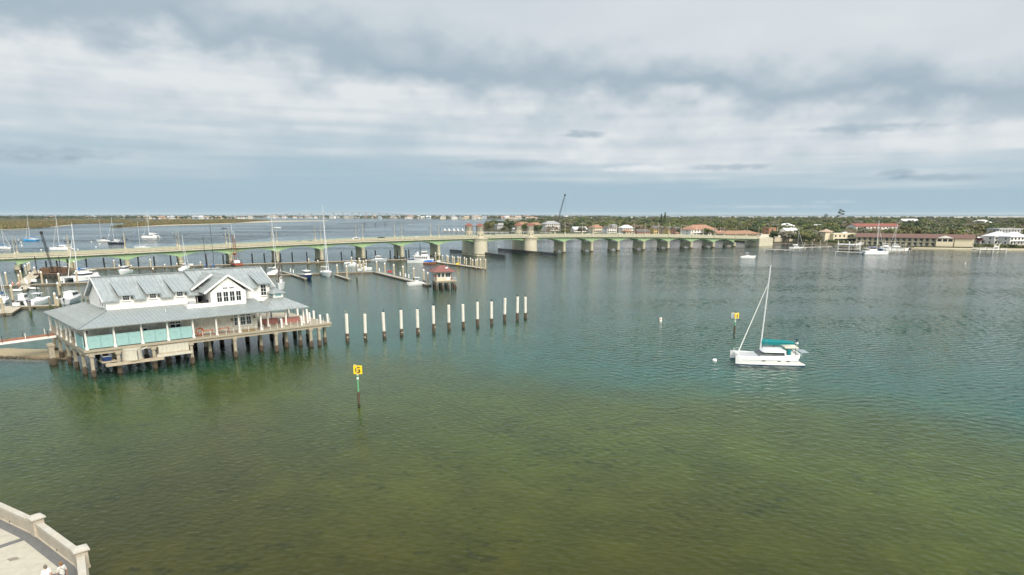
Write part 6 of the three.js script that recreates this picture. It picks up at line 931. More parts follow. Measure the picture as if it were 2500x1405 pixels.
function tree(kind, tone, [x, z], s, label, group, y = 1.4, name = kind.includes('palm') ? 'palm_tree' : kind === 'pine' ? 'pine_tree' : kind === 'cypress' ? 'conifer_tree' : kind === 'bush' ? 'shrub' : 'broadleaf_tree') {
  const key = kind + tone; let t;
  if (protoTree[key]) t = copy(protoTree[key], [x, y, z], rnd() * 6.28, label, group);
  else { t = thing(name, label, kind === 'bush' ? 'shrub' : 'tree', [x, y, z], rnd() * 6.28, group); const g = TREE[kind]; part('trunk', g[0].map(q => q.clone()), bark, t); part('crown', g[1].clone(), leafM(GREEN[tone]), t); protoTree[key] = t; }
  t.scale.set(s * rr(0.9, 1.1), s * rr(0.85, 1.12), s * rr(0.9, 1.1)); return t;
}
function mass(name, label, category, kind, n, place) {                          // many of one kind, too far to tell apart
  const [tr, cr] = TREE[kind], g = kind === 'bush' ? cr.clone() : merge([...tr.map(q => q.clone()), cr.clone()]), m = new THREE.InstancedMesh(g, leafM([1, 1, 1]), n), d = new THREE.Object3D(), c = new THREE.Color(); let k = 0;
  for (let tries = 0; k < n && tries < n * 30; tries++) { const p = place(); if (!p) continue; d.position.set(p.x, p.y, p.z); d.rotation.y = rnd() * 6.28; d.scale.set(p.s * rr(0.85, 1.2), p.s * rr(0.75, 1.2), p.s * rr(0.85, 1.2)); d.updateMatrix(); m.setMatrixAt(k, d.matrix); const q = rr(0.75, 1.2); m.setColorAt(k, c.setRGB(p.c[0] * q, p.c[1] * q, p.c[2] * q)); k++; }
  m.count = k; m.name = numbered(name); tag(m, label, category, null, 'stuff'); scene.add(m);
}
// ------------------------------------------------------------------ buildings along the far shore
const HM = { white: mat([0.72, 0.71, 0.68], 0.8), cream: mat([0.68, 0.62, 0.46], 0.8), yellow: mat([0.60, 0.45, 0.20], 0.8), pink: mat([0.52, 0.30, 0.24], 0.8), grey: mat([0.45, 0.46, 0.46], 0.8), blue: mat([0.45, 0.55, 0.62], 0.8), tan: mat([0.50, 0.42, 0.30], 0.8), rTerra: mat([0.38, 0.22, 0.14], 0.85, { map: repeat(TX.grain, 1.5) }), rOrange: mat([0.42, 0.23, 0.15], 0.85, { map: repeat(TX.grain, 1.5) }), rMaroon: mat([0.19, 0.11, 0.09], 0.85, { map: repeat(TX.grain, 1.5) }), rRed: mat([0.30, 0.10, 0.075], 0.85, { map: repeat(TX.grain, 1.5) }), rGrey: mat([0.30, 0.31, 0.32], 0.8), rDark: mat([0.12, 0.11, 0.10], 0.85), rBrick: mat([0.34, 0.20, 0.15], 0.85), rWhite: mat([0.66, 0.67, 0.68], 0.6), rTan: mat([0.40, 0.30, 0.22], 0.85) };
function roofGeo(kind, w, d, y, h, ov = 0.7) {
  const a = w / 2 + ov, b = d / 2 + ov, yy = y - 0.05;
  if (kind === 'flat') return [bx(w + 0.5, 0.5, d + 0.5, 0, y)];
  const r = kind === 'hip' ? Math.max(0, a - b) : a;
  const L = [-r, y + h, 0], Q = [r, y + h, 0], c = [[-a, yy, b], [a, yy, b], [a, yy, -b], [-a, yy, -b]];
  const g = [flat([c[0], c[1], Q, L], 0.25), flat([c[2], c[3], L, Q], 0.25)];
  if (kind === 'hip') g.push(flat([c[1], c[2], Q], 0.25), flat([c[3], c[0], L], 0.25));
  return g;
}
function house(name, label, [x, z], turn, w, d, floors, wall, roof, kind, { y = 1.4, rise, cols, group, arch, balcony } = {}) {
  const t = thing(name, label, 'house', [x, y, z], turn, group), H = floors * 3.1 + 0.3, h = rise ?? Math.min(w, d) * 0.28;
  const wg = [bx(w, H + 1, d, 0, -1)]; if (kind === 'gable') wg.push(...[-1, 1].map(s => flat([[s * w / 2, H, d / 2], [s * w / 2, H, -d / 2], [s * w / 2, H + h * 0.9, 0]], 0.3, [-s, 0, 0])));
  part('wall', wg, wall, t); const r = part('roof', roofGeo(kind, w, d, H, h), roof, t); if (kind !== 'flat' && w > 14) part('chimney', bx(0.9, 1.8, 0.9, w * 0.2, H + h * 0.5, 0), wall, r);
  const n = cols ?? Math.max(2, Math.round(w / 3.2));
  for (let f = 0; f < floors; f++) for (let k = 0; k < n; k++) { const X = -w / 2 + (k + 0.5) * w / n, o = part('window', bx(Math.min(1.5, w / n * 0.55), 1.5, 0.14, X, f * 3.1 + 0.95, d / 2 + 0.03), M.glass, t); part('frame', bx(Math.min(1.5, w / n * 0.55) + 0.3, 0.14, 0.2, X, f * 3.1 + 0.8, d / 2 + 0.05), M.frame, o); }
  for (let f = 0; f < floors; f++) for (const s of [-1, 1]) part('window', bx(0.14, 1.4, 1.2, s * (w / 2 + 0.03), f * 3.1 + 0.95, d * 0.15), M.glass, t);
  if (balcony) part('balcony', [bx(w * 0.8, 0.18, 1.6, 0, 3.1, d / 2 + 0.8), bx(w * 0.8, 0.08, 0.08, 0, 4.1, d / 2 + 1.55), ...[...Array(7)].map((_, k) => bx(0.15, 4.1, 0.15, -w * 0.4 + k * w * 0.8 / 6, 0, d / 2 + 1.55))], M.frame, t);
  return t;
}
const yard = [];                                                                // where buildings stand, kept free of trees
{
  const hs = (n, l, p, turn, w, d, f, wl, rf, k, o) => { yard.push([p[0], p[1], Math.max(w, d) * 0.62]); return house(n, l, p, R(turn), w, d, f, wl, rf, k, o); };
  hs('white_house', 'large grey-blue house with porches beside the crane', [55.56, -999.39], 25, 24, 14, 3, HM.white, HM.rGrey, 'hip', { balcony: true }); hs('cottage', 'white house with grey gable roof right of the grey-blue house', [89.25, -935.21], 25, 20, 12, 1, HM.white, HM.rWhite, 'gable');
  hs('villa', 'white villa with orange hip roof and black balcony near the crane', [107.67, -896.79], 25, 15, 13, 2, HM.cream, HM.rOrange, 'hip', { balcony: true }); hs('townhouse', 'white townhouse with dark roof and black balconies', [121.99, -878.73], 25, 13, 12, 2, HM.white, HM.rDark, 'hip', { balcony: true }); hs('tower_house', 'narrow white house with a small square tower', [127.13, -878.73], 25, 6, 7, 3, HM.white, HM.rGrey, 'hip');
  hs('white_villa', 'white house with a pale metal roof beside the narrow tower house', [143.09, -878.73], 25, 17, 12, 2, HM.white, HM.rWhite, 'hip'); hs('bungalow', 'low bungalow with a small orange roof behind the bridge', [137.75, -836.6], 25, 9, 8, 1, HM.tan, HM.rOrange, 'hip', { cols: 2 });
  hs('flat_block', 'flat tan block half hidden by trees', [193.66, -1099.94], 20, 18, 12, 2, HM.tan, HM.rTan, 'flat'); hs('low_shop', 'low shop with a brown roof behind the bridge', [150.6, -813.19], 25, 17, 10, 1, HM.pink, HM.rDark, 'gable');
  hs('yellow_townhouse', 'yellow townhouse left of its twin', [169.95, -828.65], 25, 13, 12, 2, HM.yellow, HM.rDark, 'gable', { group: 'yellow townhouses' }); hs('tan_townhouse', 'tan townhouse between the two yellow ones', [177.98, -820.85], 25, 9, 12, 2, HM.tan, HM.rDark, 'gable'); hs('yellow_townhouse', 'yellow townhouse beside the pink one', [182.05, -813.19], 25, 9, 12, 2, HM.yellow, HM.rDark, 'gable', { group: 'yellow townhouses' }); hs('pink_townhouse', 'pink townhouse at the end of the row', [188.88, -805.67], 25, 9, 12, 2, HM.pink, HM.rDark, 'gable');
  hs('mansion', 'broad white mansion with a bright orange hip roof', [205.43, -770.07], 25, 36, 18, 2, HM.white, HM.rOrange, 'hip', { cols: 9, balcony: true, y: 1.8 });
  hs('orange_roofed_house', 'small house with orange gable roof right of the mansion', [224.07, -756.68], 25, 12, 9, 1, HM.cream, HM.rOrange, 'gable'); hs('long_hall', 'long low hall with a brown tiled roof by the bridge end', [226.47, -701.76], 25, 44, 15, 1, HM.tan, HM.rTerra, 'hip', { rise: 3, y: 2.2 });
  hs('brown_tower', 'plain brown block standing behind the bridge end', [260.26, -707.47], 25, 9, 9, 3, HM.rTerra, HM.rTerra, 'flat', { cols: 1 }); hs('white_kiosk', 'white kiosk with an open porch by the bridge end', [255.67, -719.17], 25, 8, 6, 1, HM.white, HM.rWhite, 'flat');
  hs('pale_roof_house', 'white roof showing among trees above the sea wall', [390.71, -999.39], 20, 22, 14, 2, HM.white, HM.rWhite, 'hip'); hs('tree_house', 'flat white house among trees left of the villa', [485.67, -1128.3], 15, 24, 16, 2, HM.white, HM.rWhite, 'flat'); hs('pergola_house', 'pale grey pavilion roof behind the sea wall palms', [284.78, -719.17], 20, 15, 9, 1, HM.white, HM.rWhite, 'gable', { y: 4.9 }); 
  // cream restaurant with a hipped tower
  { const t = hs('cream_building', 'cream flat-roofed building with a row of square windows', [286.66, -608.36], 12, 25, 14, 2, HM.cream, HM.cream, 'flat', { cols: 6, y: 1.6 }); part('tower', bx(6.5, 8.6, 7, -14.5, -0.5, -0.5), HM.cream, t); part('tower_roof', new THREE.ConeGeometry(6.4, 2.6, 4).rotateY(Math.PI / 4).translate(-14.5, 9.4, -0.5), HM.rTan, t); for (let k = 0; k < 5; k++) part('porch_bay', bx(3.2, 2.2, 0.2, -9 + k * 4.4, 0.2, 7.1), M.glass, t); part('roof_unit', bx(4, 1, 2, 3, 7, 0), HM.white, t); }
  { const t = hs('red_roofed_villa', 'wide white villa with red roofs above the motel', [419.39, -813.19], 10, 56, 18, 3, HM.white, HM.rRed, 'gable', { cols: 12, rise: 3 }); part('lower_roof', [flat([[-28, 3.6, 13], [-12, 3.6, 13], [-12, 5.2, 9], [-28, 5.2, 9]], 0.25)], HM.rRed, t); part('side_wing', bx(16, 3.6, 4, -20, -1, 11), HM.white, t); part('garage_door', bx(13, 2.6, 0.2, 15, 0, 9.1), M.navy, t); }
  // motel: two storeys of bays under one maroon roof
  { const a = [269.15, -545.09], b = [334.22, -504.53], L = Math.hypot(b[0] - a[0], b[1] - a[1]), turn = Math.atan2(-(b[1] - a[1]), b[0] - a[0]), t = thing('motel', 'long two-storey cream motel with balconies under a maroon roof', 'building', [a[0], 1.5, a[1]], turn), n = 20, wb = L / n;
    for (let k = 0; k < 4; k++) yard.push([mix(a[0], b[0], (k + 0.5) / 4), mix(a[1], b[1], (k + 0.5) / 4) - 5, 15]);
    part('wall', [bx(L, 6.4, 8, L / 2, -0.5, -6.2)], HM.cream, t); part('floor_slab', [bx(L, 0.3, 2.4, L / 2, 2.85, -1.1), bx(L, 0.25, 2.6, L / 2, -0.4, -1.0)], HM.cream, t); part('eave_beam', bx(L, 0.35, 0.4, L / 2, 5.7, -0.1), HM.cream, t);
    for (let k = 0; k <= n; k++) part('post', bx(0.4, 5.8, 0.4, k * wb, -0.1, -0.1), HM.cream, t);
    for (let f = 0; f < 2; f++) for (let k = 0; k < n; k++) { const o = part('sliding_door', bx(wb * 0.48, 2.1, 0.12, (k + 0.45) * wb, f * 3.1 + 0.1, -2.14), M.glassBlue, t); part('rail', bx(wb - 0.45, 0.08, 0.08, (k + 0.5) * wb, f * 3.1 + 1.0, -0.15), M.frame, o); part('patio_chair', bx(0.6, 0.8, 0.6, (k + 0.3) * wb, f * 3.1, -1.1), k % 3 ? M.gel : M.wood, o); }
    const r = part('roof', roofGeo('gable', L, 11.4, 6.05, 2.7, 0.8).map(g => g.translate(L / 2, 0, -4.9)), HM.rMaroon, t); part('gable_porch', [flat([[L * 0.69, 6.1, 1.4], [L * 0.85, 6.1, 1.4], [L * 0.77, 8.2, 1.4]], 6, [0, 0, -1])], HM.rMaroon, r); part('porch_gable', flat([[L * 0.70, 6.1, 1.55], [L * 0.84, 6.1, 1.55], [L * 0.77, 7.9, 1.55]], 0.1, [0, 0, -1]), HM.white, r); part('chimney', bx(2, 2, 1.6, L * 0.93, 7.6, -5), HM.rTerra, r);
    part('sun_room', [bx(L * 0.14, 5.8, 1.6, L * 0.77, 0, 0.4), bx(L * 0.14, 5.6, 1.0, L * 0.92, 0, 0)], HM.cream, t); for (let k = 0; k < 3; k++) part('sun_room_window', bx(wb * 0.7, 1.8, 0.1, L * (0.725 + k * 0.045), 3.6, 1.24), M.glass, t);
  }
  for (const [p, w, l] of [[[385.05, -553.92], 15, 'pale blue gabled house nearest the lattice pier'], [[390.03, -543.48], 15, 'pale blue house with white balcony at the picture edge']]) { const t = hs('waterfront_house', l, p, 8, w, 12, 2, HM.white, HM.rWhite, 'hip', { balcony: w > 1, group: 'pale waterfront houses' }); }
  hs('garden_wing', 'low cream wing beside the pale waterfront houses', [403.72, -546.92], 8, 12, 9, 1, HM.cream, HM.rWhite, 'gable', { cols: 3 }); hs('stepped_house', 'tall stepped grey house behind the waterfront houses', [467.91, -664.23], 10, 26, 14, 3, HM.grey, HM.grey, 'flat'); hs('white_garage', 'small white building between the motel and the waterfront houses', [377.78, -561.1], 8, 9, 8, 1, HM.white, HM.rWhite, 'gable', { cols: 2 });
  hs('white_roofed_house', 'bright white roof far back in the woods on the right', [950.55, -1421.05], 5, 34, 18, 2, HM.white, HM.rWhite, 'hip'); hs('wooded_house', 'white house in the woods above the motel roof', [958.14, -1695.51], 5, 40, 18, 2, HM.white, HM.rWhite, 'gable');
  hs('red_villa', 'white villa with dark red roof left of the crane', [36.03, -1099.94], 25, 22, 13, 2, HM.cream, HM.rTerra, 'hip'); hs('brown_roofed_house', 'house with a brown roof and brick chimney behind the left turrets', [18.96, -1158.15], 25, 24, 13, 2, HM.tan, HM.rTerra, 'hip'); hs('white_cottage', 'white cottage seen between the turret pairs', [6.71, -955.67], 25, 10, 9, 1, HM.white, HM.rWhite, 'hip'); hs('shore_house', 'pale house among palms left of the turrets gap', [-18.01, -1099.94], 25, 16, 10, 2, HM.grey, HM.rGrey, 'hip');
}
// ------------------------------------------------------------------ trees one can tell apart, then the woods behind them
{
  const free = (x, z, r) => yard.every(([a, b, q]) => { const l = Math.hypot(a, b), along = (x * a + z * b) / l, off = Math.abs(x * b - z * a) / l; return off > q * 0.95 + r || along > l + q + r || along < l - (l < 700 ? 70 : 110); }), G = 'trees along the far shore', onLand = (x, z) => inside(LAND.island, x, z);
  const span = (r0, r1, a0, a1) => { const r = Math.exp(rr(Math.log(r0), Math.log(r1))), a = R(rr(a0, a1)); return [Math.sin(a) * r, -Math.cos(a) * r]; };
  const kinds = [['oak', 'dark', 'dark green oak in the wooded far shore'], ['oak', 'mid', 'mid green spreading oak in the wooded far shore'], ['oak2', 'olive', 'olive green oak in the wooded far shore'], ['round', 'light', 'bright green rounded tree in the wooded far shore'], ['bare', 'brown', 'half-bare brownish tree in the wooded far shore'], ['oak2', 'dark', 'compact dark green tree in the wooded far shore'], ['tallpalm', 'palm', 'tall slim palm rising from the wooded far shore'], ['palm', 'palm', 'cabbage palm in the wooded far shore']];
  let k = 0; for (let tries = 0; k < 150 && tries < 9000; tries++) { const [x, z] = span(560, 1000, -3, 40); if (!onLand(x, z) || !onLand(x, z + 12) || !free(x, z, 4)) continue; const q = kinds[k % 8]; tree(q[0], q[1], [x, z], rr(0.8, 1.25), q[2], G); k++; }
  // particular ones
  tree('cypress', 'dark', [246.52, -1158.15], 1.7, 'tall dark conifer, left one of the pointed pair', 'pointed conifers'); tree('cypress', 'dark', [245.48, -1128.3], 1.55, 'tall dark conifer, right one of the pointed pair', 'pointed conifers'); tree('pine', 'dark', [735.29, -1573.96], 2.0, 'tall open-crowned pine standing above the woods'); tree('pine', 'dark', [757.21, -1695.51], 1.3, 'smaller pine left of the tall open-crowned one');
  tree('datepalm', 'palm', [275.94, -608.36], 1.25, 'large feathery date palm before the cream building'); tree('palm', 'palm', [291.9, -599.95], 1.0, 'palm between the cream building and the motel'); tree('datepalm', 'red', [366.73, -546.92], 0.9, 'dark reddish palm beside the motel end'); tree('oak', 'mid', [211.65, -756.68], 0.85, 'round green tree before the orange-roofed mansion', null, 1.8); tree('oak', 'dark', [189.8, -783.93], 0.9, 'dark tree left of the orange-roofed mansion'); tree('round', 'mid', [345.7, -654.22], 1.1, 'green tree before the red-roofed villa');
  for (const [p, l] of [[[270.01, -719.17], 'cabbage palm at the causeway behind the brown block'], [[279.66, -731.26], 'cabbage palm left of the sea wall lamp'], [[286.41, -707.47], 'cabbage palm behind the middle of the sea wall'], [[287.99, -696.15], 'cabbage palm near the end of the sea wall'], [[302.61, -756.68], 'cabbage palm beside the grey pavilion roof'], [[125.28, -828.65], 'cabbage palm before the narrow tower house'], [[113.62, -828.65], 'cabbage palm before the white townhouse'], [[283.41, -553.92], 'palm before the left end of the motel'], [[297.56, -546.92], 'palm before the motel beside the villa masts'], [[333.95, -520.58], 'palm before the gabled end of the motel'], [[369.85, -625.92], 'palm rising above the middle of the motel roof'], [[388.3, -644.51], 'tall palm behind the middle of the motel'], [[409.93, -625.92], 'palm behind the end of the motel roof'], [[-40.17, -1072.96], 'palm at the tip of the far shore left of the turrets'], [[-34.74, -1099.94], 'second palm from the tip of the far shore'], [[-23.22, -1072.96], 'palm between the shore tip and the pale house'], [[-6.13, -1047.27], 'palm just left of the right turret pair']]) tree(p[0] % 2 > 1 ? 'tallpalm' : 'palm', 'palm', p, rr(0.95, 1.2), l, 'palms along the far shore');
  for (let i = 0; i < 60; i++) { const t = (i + rnd()) / 60, a = [295.01, -533.43], b = [367.65, -499.51]; tree('bush', pick(['mid', 'olive', 'dark']), [mix(a[0], b[0], t), mix(a[1], b[1], t) + rr(-2, 2)], rr(0.9, 1.5), 'low green shrub in the hedge below the motel', 'shrubs below the motel', 1.1); }
  for (let i = 0; i < 30; i++) { const t = (i + rnd()) / 30, a = [271.85, -617.02], b = [275.38, -557.48]; tree('bush', pick(['mid', 'olive', 'dark']), [mix(a[0], b[0], t), mix(a[1], b[1], t) + rr(-2, 1)], rr(0.9, 1.4), 'low shrub along the bank before the cream building', 'shrubs before the cream building', 1.2); }
  const tones = [GREEN.dark, GREEN.mid, GREEN.olive, GREEN.dark, GREEN.mid, GREEN.light, GREEN.grey, GREEN.olive];
  const woods = (kind, n, r0, r1, a0, a1, poly, s0, s1, tn = tones, y = 1.2) => mass('far_woods', 'dense mixed woods covering the far shore', 'woods', kind, n, () => { const [x, z] = span(r0, r1, a0, a1); return inside(poly, x, z) && free(x, z, 2) ? { x, y, z, s: rr(s0, s1), c: pick(tn) } : null; });
  woods('oak', 1500, 620, 4200, -5, 41, LAND.island, 0.6, 1.3); woods('oak2', 2400, 620, 4200, -5, 41, LAND.island, 0.6, 1.25); woods('bare', 1100, 640, 4000, 0, 41, LAND.island, 0.7, 1.15, [GREEN.brown, GREEN.grey, GREEN.brown]); woods('tallpalm', 80, 700, 4000, 0, 41, LAND.island, 0.9, 1.2, [GREEN.palm, GREEN.mid]);
  woods('oak2', 1500, 1900, 6500, -42, -20, LAND.mainland, 0.8, 1.4, [GREEN.dark, GREEN.dark, GREEN.mid, GREEN.grey]); woods('oak2', 1500, 2600, 6500, -22, 8, LAND.point, 0.7, 1.3, [GREEN.dark, GREEN.mid, GREEN.grey]);
  const marsh = [[0.17, 0.15, 0.055], [0.22, 0.165, 0.075], [0.13, 0.13, 0.042], [0.19, 0.125, 0.06], [0.15, 0.15, 0.05]];
  for (const [poly, n, a0, a1] of [[LAND.marshA, 5200, -40, -27], [LAND.marshB, 3000, -31, -17]]) mass('marsh_shrubs', 'low olive and brown mangrove scrub covering the marsh', 'scrub', 'bush', n, () => { const [x, z] = span(1000, 3300, a0, a1); return inside(poly, x, z) ? { x, y: 0.3, z, s: rr(0.9, 2.2), c: pick(marsh) } : null; });
}
// ------------------------------------------------------------------ far houses, too small to show windows
{
  const W_ = [HM.white, HM.cream, HM.grey, HM.tan, HM.white, HM.blue], R_ = [HM.rGrey, HM.rTan, HM.rWhite, HM.rDark, HM.rTan, HM.rGrey, HM.rBrick], proto = {};
  const small = (p, s, turn, label, group) => { const i = Math.floor(rnd() * 6), j = Math.floor(rnd() * 7), key = i * 10 + j; if (proto[key]) { const c = copy(proto[key], [p[0], 1, p[1]], turn, label, group); c.scale.setScalar(s); return; } const t = proto[key] = thing('far_house', label, 'house', [p[0], 1, p[1]], turn, group); part('wall', bx(16, 7, 11, 0, -1), W_[i], t); part('roof', roofGeo(j % 2 ? 'hip' : 'gable', 16, 11, 6, 3.2), R_[j], t); for (let f = 0; f < 2; f++) for (let k = 0; k < 4; k++) part('window', bx(1.8, 1.5, 0.12, -6 + k * 4, 1 + f * 2.8, 5.54), M.glass, t); t.scale.setScalar(s); };
  const line = (list, n, label, group, jitter, s0, s1) => { for (let k = 0; k < n; k++) { const u = (rnd() < 0.5 ? rnd() : (k + rnd()) / n) * (list.length - 1) * 0.999, i = Math.min(list.length - 2, Math.floor(u)), t = u - i; small([mix(list[i][0], list[i + 1][0], t) + rr(-10, 10), mix(list[i][1], list[i + 1][1], t) - rr(0, jitter)], rr(s0, s1), rr(-0.5, 0.5), label, group); } };
  line([[-1480.99, -4167.66], [-1146.39, -4015.89], [-638.06, -3650.25], [-294.68, -3371.14], [-35.99, -3087.74], [135.45, -2904.55]], 64, 'pale house in the row along the distant waterfront', 'houses along the distant waterfront', 90, 0.6, 1.7);
  line([[-1286.76, -4700.49], [-643.38, -4418.09], [-48.56, -4167.66], [488.97, -4418.09]], 44, 'house behind the distant waterfront row', 'houses behind the distant waterfront', 500, 0.9, 1.5);
  line([[-2430.55, -3505.16], [-2137.69, -3561.79], [-1682.69, -3397.12], [-1363.59, -3295.53]], 34, 'pale house among trees on the mainland beyond the marsh', 'houses beyond the marsh', 500, 0.8, 1.6); line([[-1667.36, -3109.52], [-1468, -3109.52], [-1378.68, -3154.03]], 16, 'white and terracotta house at the mainland edge beyond the marsh', 'houses at the mainland edge', 80, 1.0, 1.7);
}
// ------------------------------------------------------------------ high bridge in the distance
{
  const b = thing('distant_bridge', 'high concrete bridge crossing the inlet far away', 'bridge', [0, 0, 0]), con = mat([0.30, 0.31, 0.32], 0.9), pts = [[[-1322.98, -3271.08], 12.05], [[-1247.17, -3397.12], 17.32], [[-1132.35, -3533.25], 23.8], [[-986.52, -3680.72], 29.57], [[-865.24, -3807.86], 33.17], [[-774.34, -3909.11], 30.3], [[-678.48, -4015.89], 23.64], [[-582.69, -4167.66], 14.4]];
  for (let k = 0; k + 1 < pts.length; k++) {
    const [a, ya] = pts[k], [c, yc] = pts[k + 1]; part('deck', beam([a[0], ya, a[1]], [c[0], yc, c[1]], 14, 1.8), con, b); part('parapet', beam([a[0], ya + 1.6, a[1] + 6.8], [c[0], yc + 1.6, c[1] + 6.8], 0.4, 1.1), con, b);
    for (let i = 0; i < 3; i++) { const t = i / 3, x = mix(a[0], c[0], t), z = mix(a[1], c[1], t), y = mix(ya, yc, t); part('pier', [bx(2.6, y + 1, 4, x, -2, z), bx(3.4, 1.6, 12, x, y - 2.6, z)], con, b); }
  }
}
// ------------------------------------------------------------------ crane over the houses, lamps, poles, markers
{
  const p = [62.58, -999.39], tip = [[75.45, -999.39][0] - p[0], 48.58, 0], t = thing('crawler_crane', 'tall dark lattice crane rising above the houses behind the bridge', 'crane', [p[0], 1.4, p[1] - 12], 0), ch = [], br = [], Pt = (k, sx, sz) => { const w = k > 0.92 ? 0.5 : k < 0.06 ? 0.5 : 0.95; return [mix(0.5, tip[0], k) + sx * w, mix(3, tip[1], k), sz * w]; };
  for (const sx of [-1, 1]) for (const sz of [-1, 1]) ch.push(bar(Pt(0, sx, sz), Pt(1, sx, sz), 0.16, 5)); for (let k = 0; k < 18; k++) for (const [a, c] of [[[-1, 1], [1, 1]], [[-1, -1], [-1, 1]], [[1, -1], [1, 1]], [[1, -1], [-1, -1]]]) br.push(bar(Pt(k / 18, ...(k % 2 ? a : c)), Pt((k + 1) / 18, ...(k % 2 ? c : a)), 0.09, 4));
  const cab = part('cab', [rbx(4, 3, 6, 0.2, -1.5, 1.6)], M.iron, t); part('boom_chords', ch, M.iron, t); part('boom_lacing', br, M.iron, t); part('boom_head', rbx(2.2, 2.8, 1.6, 0.4, tip[0] + 0.3, tip[1] - 0.6, 0), M.black, t); part('hoist_rope', wire([tip[0] + 0.9, tip[1], 0], [tip[0] + 0.9, 16, 0], 0.06), M.iron, t); for (const z of [-2.4, 2.4]) part('track', rbx(6.5, 1.5, 1, 0.3, -1, 0, z), M.black, t);
  let l0 = null; for (const q of [[253.98, -719.17], [270.74, -713.27], [273.96, -707.47], [278.76, -701.76], [288.81, -696.15], [304.4, -685.17], [196.29, -743.76], [214.32, -719.17]]) { if (!l0) { l0 = thing('street_lamp', 'pale straight lamp post along the causeway beyond the bridge end', 'lamp', [q[0], 4.6, q[1]], 0, 'lamp posts along the causeway'); part('pole', cy(0.2, 0.1, 8, 0, -1, 0, 7), HM.white, l0); part('head', rbx(0.9, 0.2, 0.4, 0.06, 0.3, 7), HM.white, l0); } else copy(l0, [q[0], 4.6, q[1]], 0); }
  const poles = [[343.75, -625.92], [365.01, -617.02], [382.45, -608.36], [395.55, -599.95], [424.28, -591.76]]; let p0 = null; poles.forEach((q, k) => { const lb = `wooden power pole standing behind the motel, ${['first', 'second', 'third', 'fourth', 'fifth'][k]} from the villa`; if (!p0) { p0 = thing('power_pole', lb, 'pole', [q[0], 1.2, q[1]], 0.1, 'power poles behind the motel'); part('pole', cy(0.2, 0.14, 18, 0, -1, 0, 7), M.woodGrey, p0); part('crossarm', bx(2.4, 0.14, 0.14, 0, 16, 0), M.woodGrey, p0); part('transformer', cy(0.3, 0.3, 1, 0.4, 13, 0, 8), M.gelGrey, p0); } else copy(p0, [q[0], 1.2, q[1]], 0.1, lb); });
  for (let k = 0; k + 1 < poles.length; k++) { const o = part('power_line', new THREE.TubeGeometry(new THREE.QuadraticBezierCurve3(V(poles[k][0], 17.2, poles[k][1]), V((poles[k][0] + poles[k + 1][0]) / 2, 16.2, (poles[k][1] + poles[k + 1][1]) / 2), V(poles[k + 1][0], 17.2, poles[k + 1][1])), 10, 0.05, 4), M.rope); tag(o, 'thin power line strung between the poles behind the motel', 'wire', 'power lines behind the motel'); }
  for (const [q, l] of [[[-319.47, -1519.48], 'dark triangular day mark on the far water, leftmost of three'], [[-306.99, -1573.96], 'dark triangular day mark on the far water, middle of three'], [[-295.48, -1632.48], 'dark triangular day mark on the far water, rightmost of three']]) { const t = thing('day_mark', l, 'marker', [q[0], 0, q[1]], 0, 'dark day marks on the far water'); part('pile', [cy(0.35, 0.3, 6, 0, -2, 0, 8), bar([-1.4, -1, 0], [0, 3, 0], 0.2), bar([1.4, -1, 0], [0, 3, 0], 0.2)], M.black, t); part('board', flat([[-1.5, 3.6, 0], [1.5, 3.6, 0], [0, 6.4, 0]], 0.1, [0, 0, -1]), M.black, t); }
}
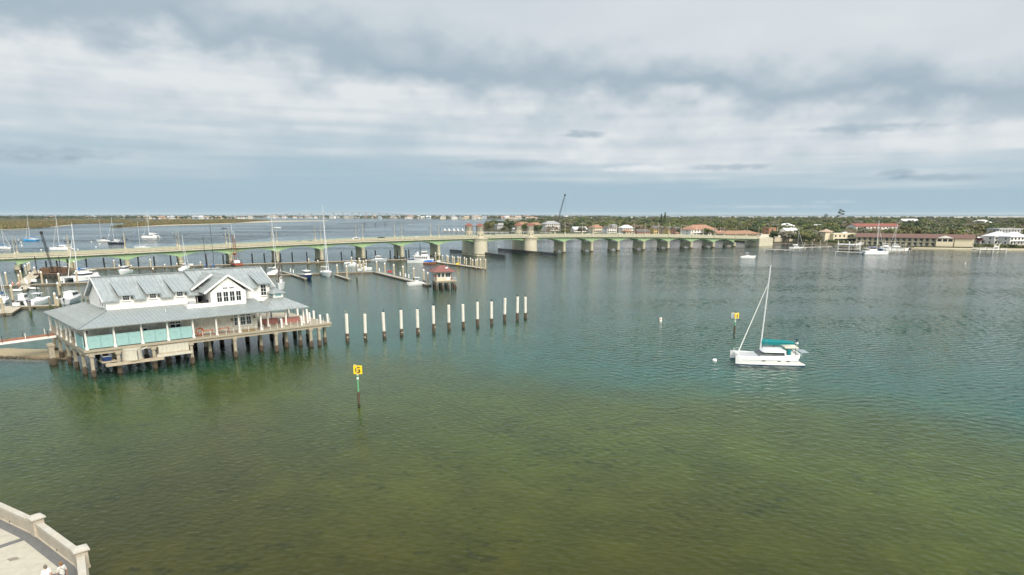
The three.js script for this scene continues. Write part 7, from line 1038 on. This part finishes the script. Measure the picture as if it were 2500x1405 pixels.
// ------------------------------------------------------------------ private docks and boats of the far shore
{
  const deckM = mat([0.60, 0.58, 0.53], 0.9), pier = (a, b, w, y, label, roof, rails) => {
    const L = Math.hypot(b[0] - a[0], b[1] - a[1]), t = thing('private_dock', label, 'dock', [a[0], 0, a[1]], Math.atan2(-(b[1] - a[1]), b[0] - a[0]), 'private docks of the far shore'), n = Math.max(2, Math.round(L / 4));
    part('deck', bx(L, 0.25, w, L / 2, y), deckM, t); for (let k = 0; k <= n; k++) for (const s of [-1, 1]) part('pile', cy(0.18, 0.18, (roof ? 6 : rails ? y + 1.4 : y + 0.4) + 2, k * L / n, -2, s * w / 2, 7), k % 2 ? M.concreteDark : HM.white, t);
    if (roof) part('roof', [bx(L + 1, 0.25, w + 1, L / 2, 4)], HM.rWhite, t); if (rails) part('railing', [-1, 1].flatMap(s => [bx(L, 0.1, 0.08, L / 2, y + 1.2, s * w / 2), bx(L, 0.08, 0.06, L / 2, y + 0.75, s * w / 2)]), HM.white, t);
    part('stringer', [-1, 1].map(s => bx(L, 0.35, 0.15, L / 2, y - 0.36, s * (w / 2 - 0.1))), M.black, t);
  };
  pier([177.29, -485.47], [190.02, -472.18], 3, 0.7, 'low dock with white bollards nearest the bridge end'); pier([200.33, -496.64], [212.43, -505.36], 2.2, 0.7, 'short dock behind the white sail boat'); pier([215.57, -514.39], [240.4, -523.74], 2, 0.7, 'narrow dock running towards the rocks'); pier([212.58, -454.75], [224, -445.34], 3, 0.7, 'low outer dock beside the large white catamaran'); pier([230.17, -490.99], [243.06, -485.47], 9, 0.8, 'open boat house with a flat pale roof', true); pier([235.91, -485.47], [278.39, -550.4], 2, 2.4, 'long footbridge from the boat house to the motel bank', false, true);
  pier([248.68, -459.6], [265.02, -464.55], 2, 0.7, 'low dock beside the sport fishing boat'); pier([304, -454.75], [319.22, -452.36], 10, 2.2, 'raised white pier with railings and stairs off the beach', false, true); pier([337.99, -485.47], [373.48, -533.43], 2.4, 2.2, 'short footbridge from the raised white pier to shore', false, true);
  pier([-98.26, -999.39], [-66.51, -988.09], 5, 1.0, 'boat lift dock with white boats left of the turrets', false, false); pier([-47.27, -896.79], [-5.1, -869.97], 4, 1.6, 'pile dock seen under the crane side of the turrets', false, true); pier([0, -915.6], [47.94, -861.38], 3, 1.6, 'long pile dock along the shore behind the turrets', false, true);
  for (const [q, l] of [[[-98.75, -1022.78], 'leftmost'], [[-92.77, -1022.78], 'second'], [[-85.58, -1022.78], 'third'], [[-80.54, -1034.88], 'fourth'], [[-73.88, -1034.88], 'rightmost']]) { const t = motorboat('lifted_boat', `white motorboat on the lift dock left of the turrets, ${l} of five`, q, R(-60), 7.5, { kind: 'cabin', motors: 1, group: 'boats on the lift dock' }); t.position.y = 0.7; }
  catamaran('dock_catamaran', 'large white catamaran at the dock before the motel', [229.8, -440.78], R(178), 15, { top: 20.46, cover: M.navy }); motorboat('sport_fisher', 'white sport fishing boat with tall tuna tower by the motel', [260.12, -469.61], R(175), 16, { kind: 'cruiser', motors: 0 }); sailboat('lift_sailboat', 'small white sailboat beside the dock near the bridge end', [209.19, -511.34], R(170), 10, { top: 14.78, cover: M.gel }); sailboat('motel_sloop', 'slim mast of a sailboat behind the large white catamaran', [270.37, -490.99], R(20), 11, { top: 18.32 }); motorboat('second_cruiser', 'dark-hulled cruiser lying behind the sport fishing boat', [261.64, -485.47], R(175), 12, { hull: M.navy, kind: 'cruiser', motors: 0 });
  let m0 = null; for (const q of [[258.71, -459.6], [262.55, -464.55], [270.08, -469.61], [276.93, -474.78], [245.94, -450], [249.39, -450], [201.92, -480.07], [214.07, -496.64], [225.03, -508.33], [235.29, -520.58]]) { if (!m0) { m0 = thing('dock_post', 'white-topped post standing off the motel docks', 'post', [q[0], 0, q[1]], 0, 'posts off the motel docks'); part('shaft', cy(0.2, 0.18, 7.4, 0, -2, 0, 8), M.woodPale, m0); part('cap', cy(0.22, 0.03, 0.35, 0, 5.4, 0, 8), M.gel, m0); } else copy(m0, [q[0], 0, q[1]], 0); }
}

// ------------------------------------------------------------------ light sea haze
scene.fog = new THREE.FogExp2(0xbfd0da, 0.00003);

renderer.render(scene, camera);
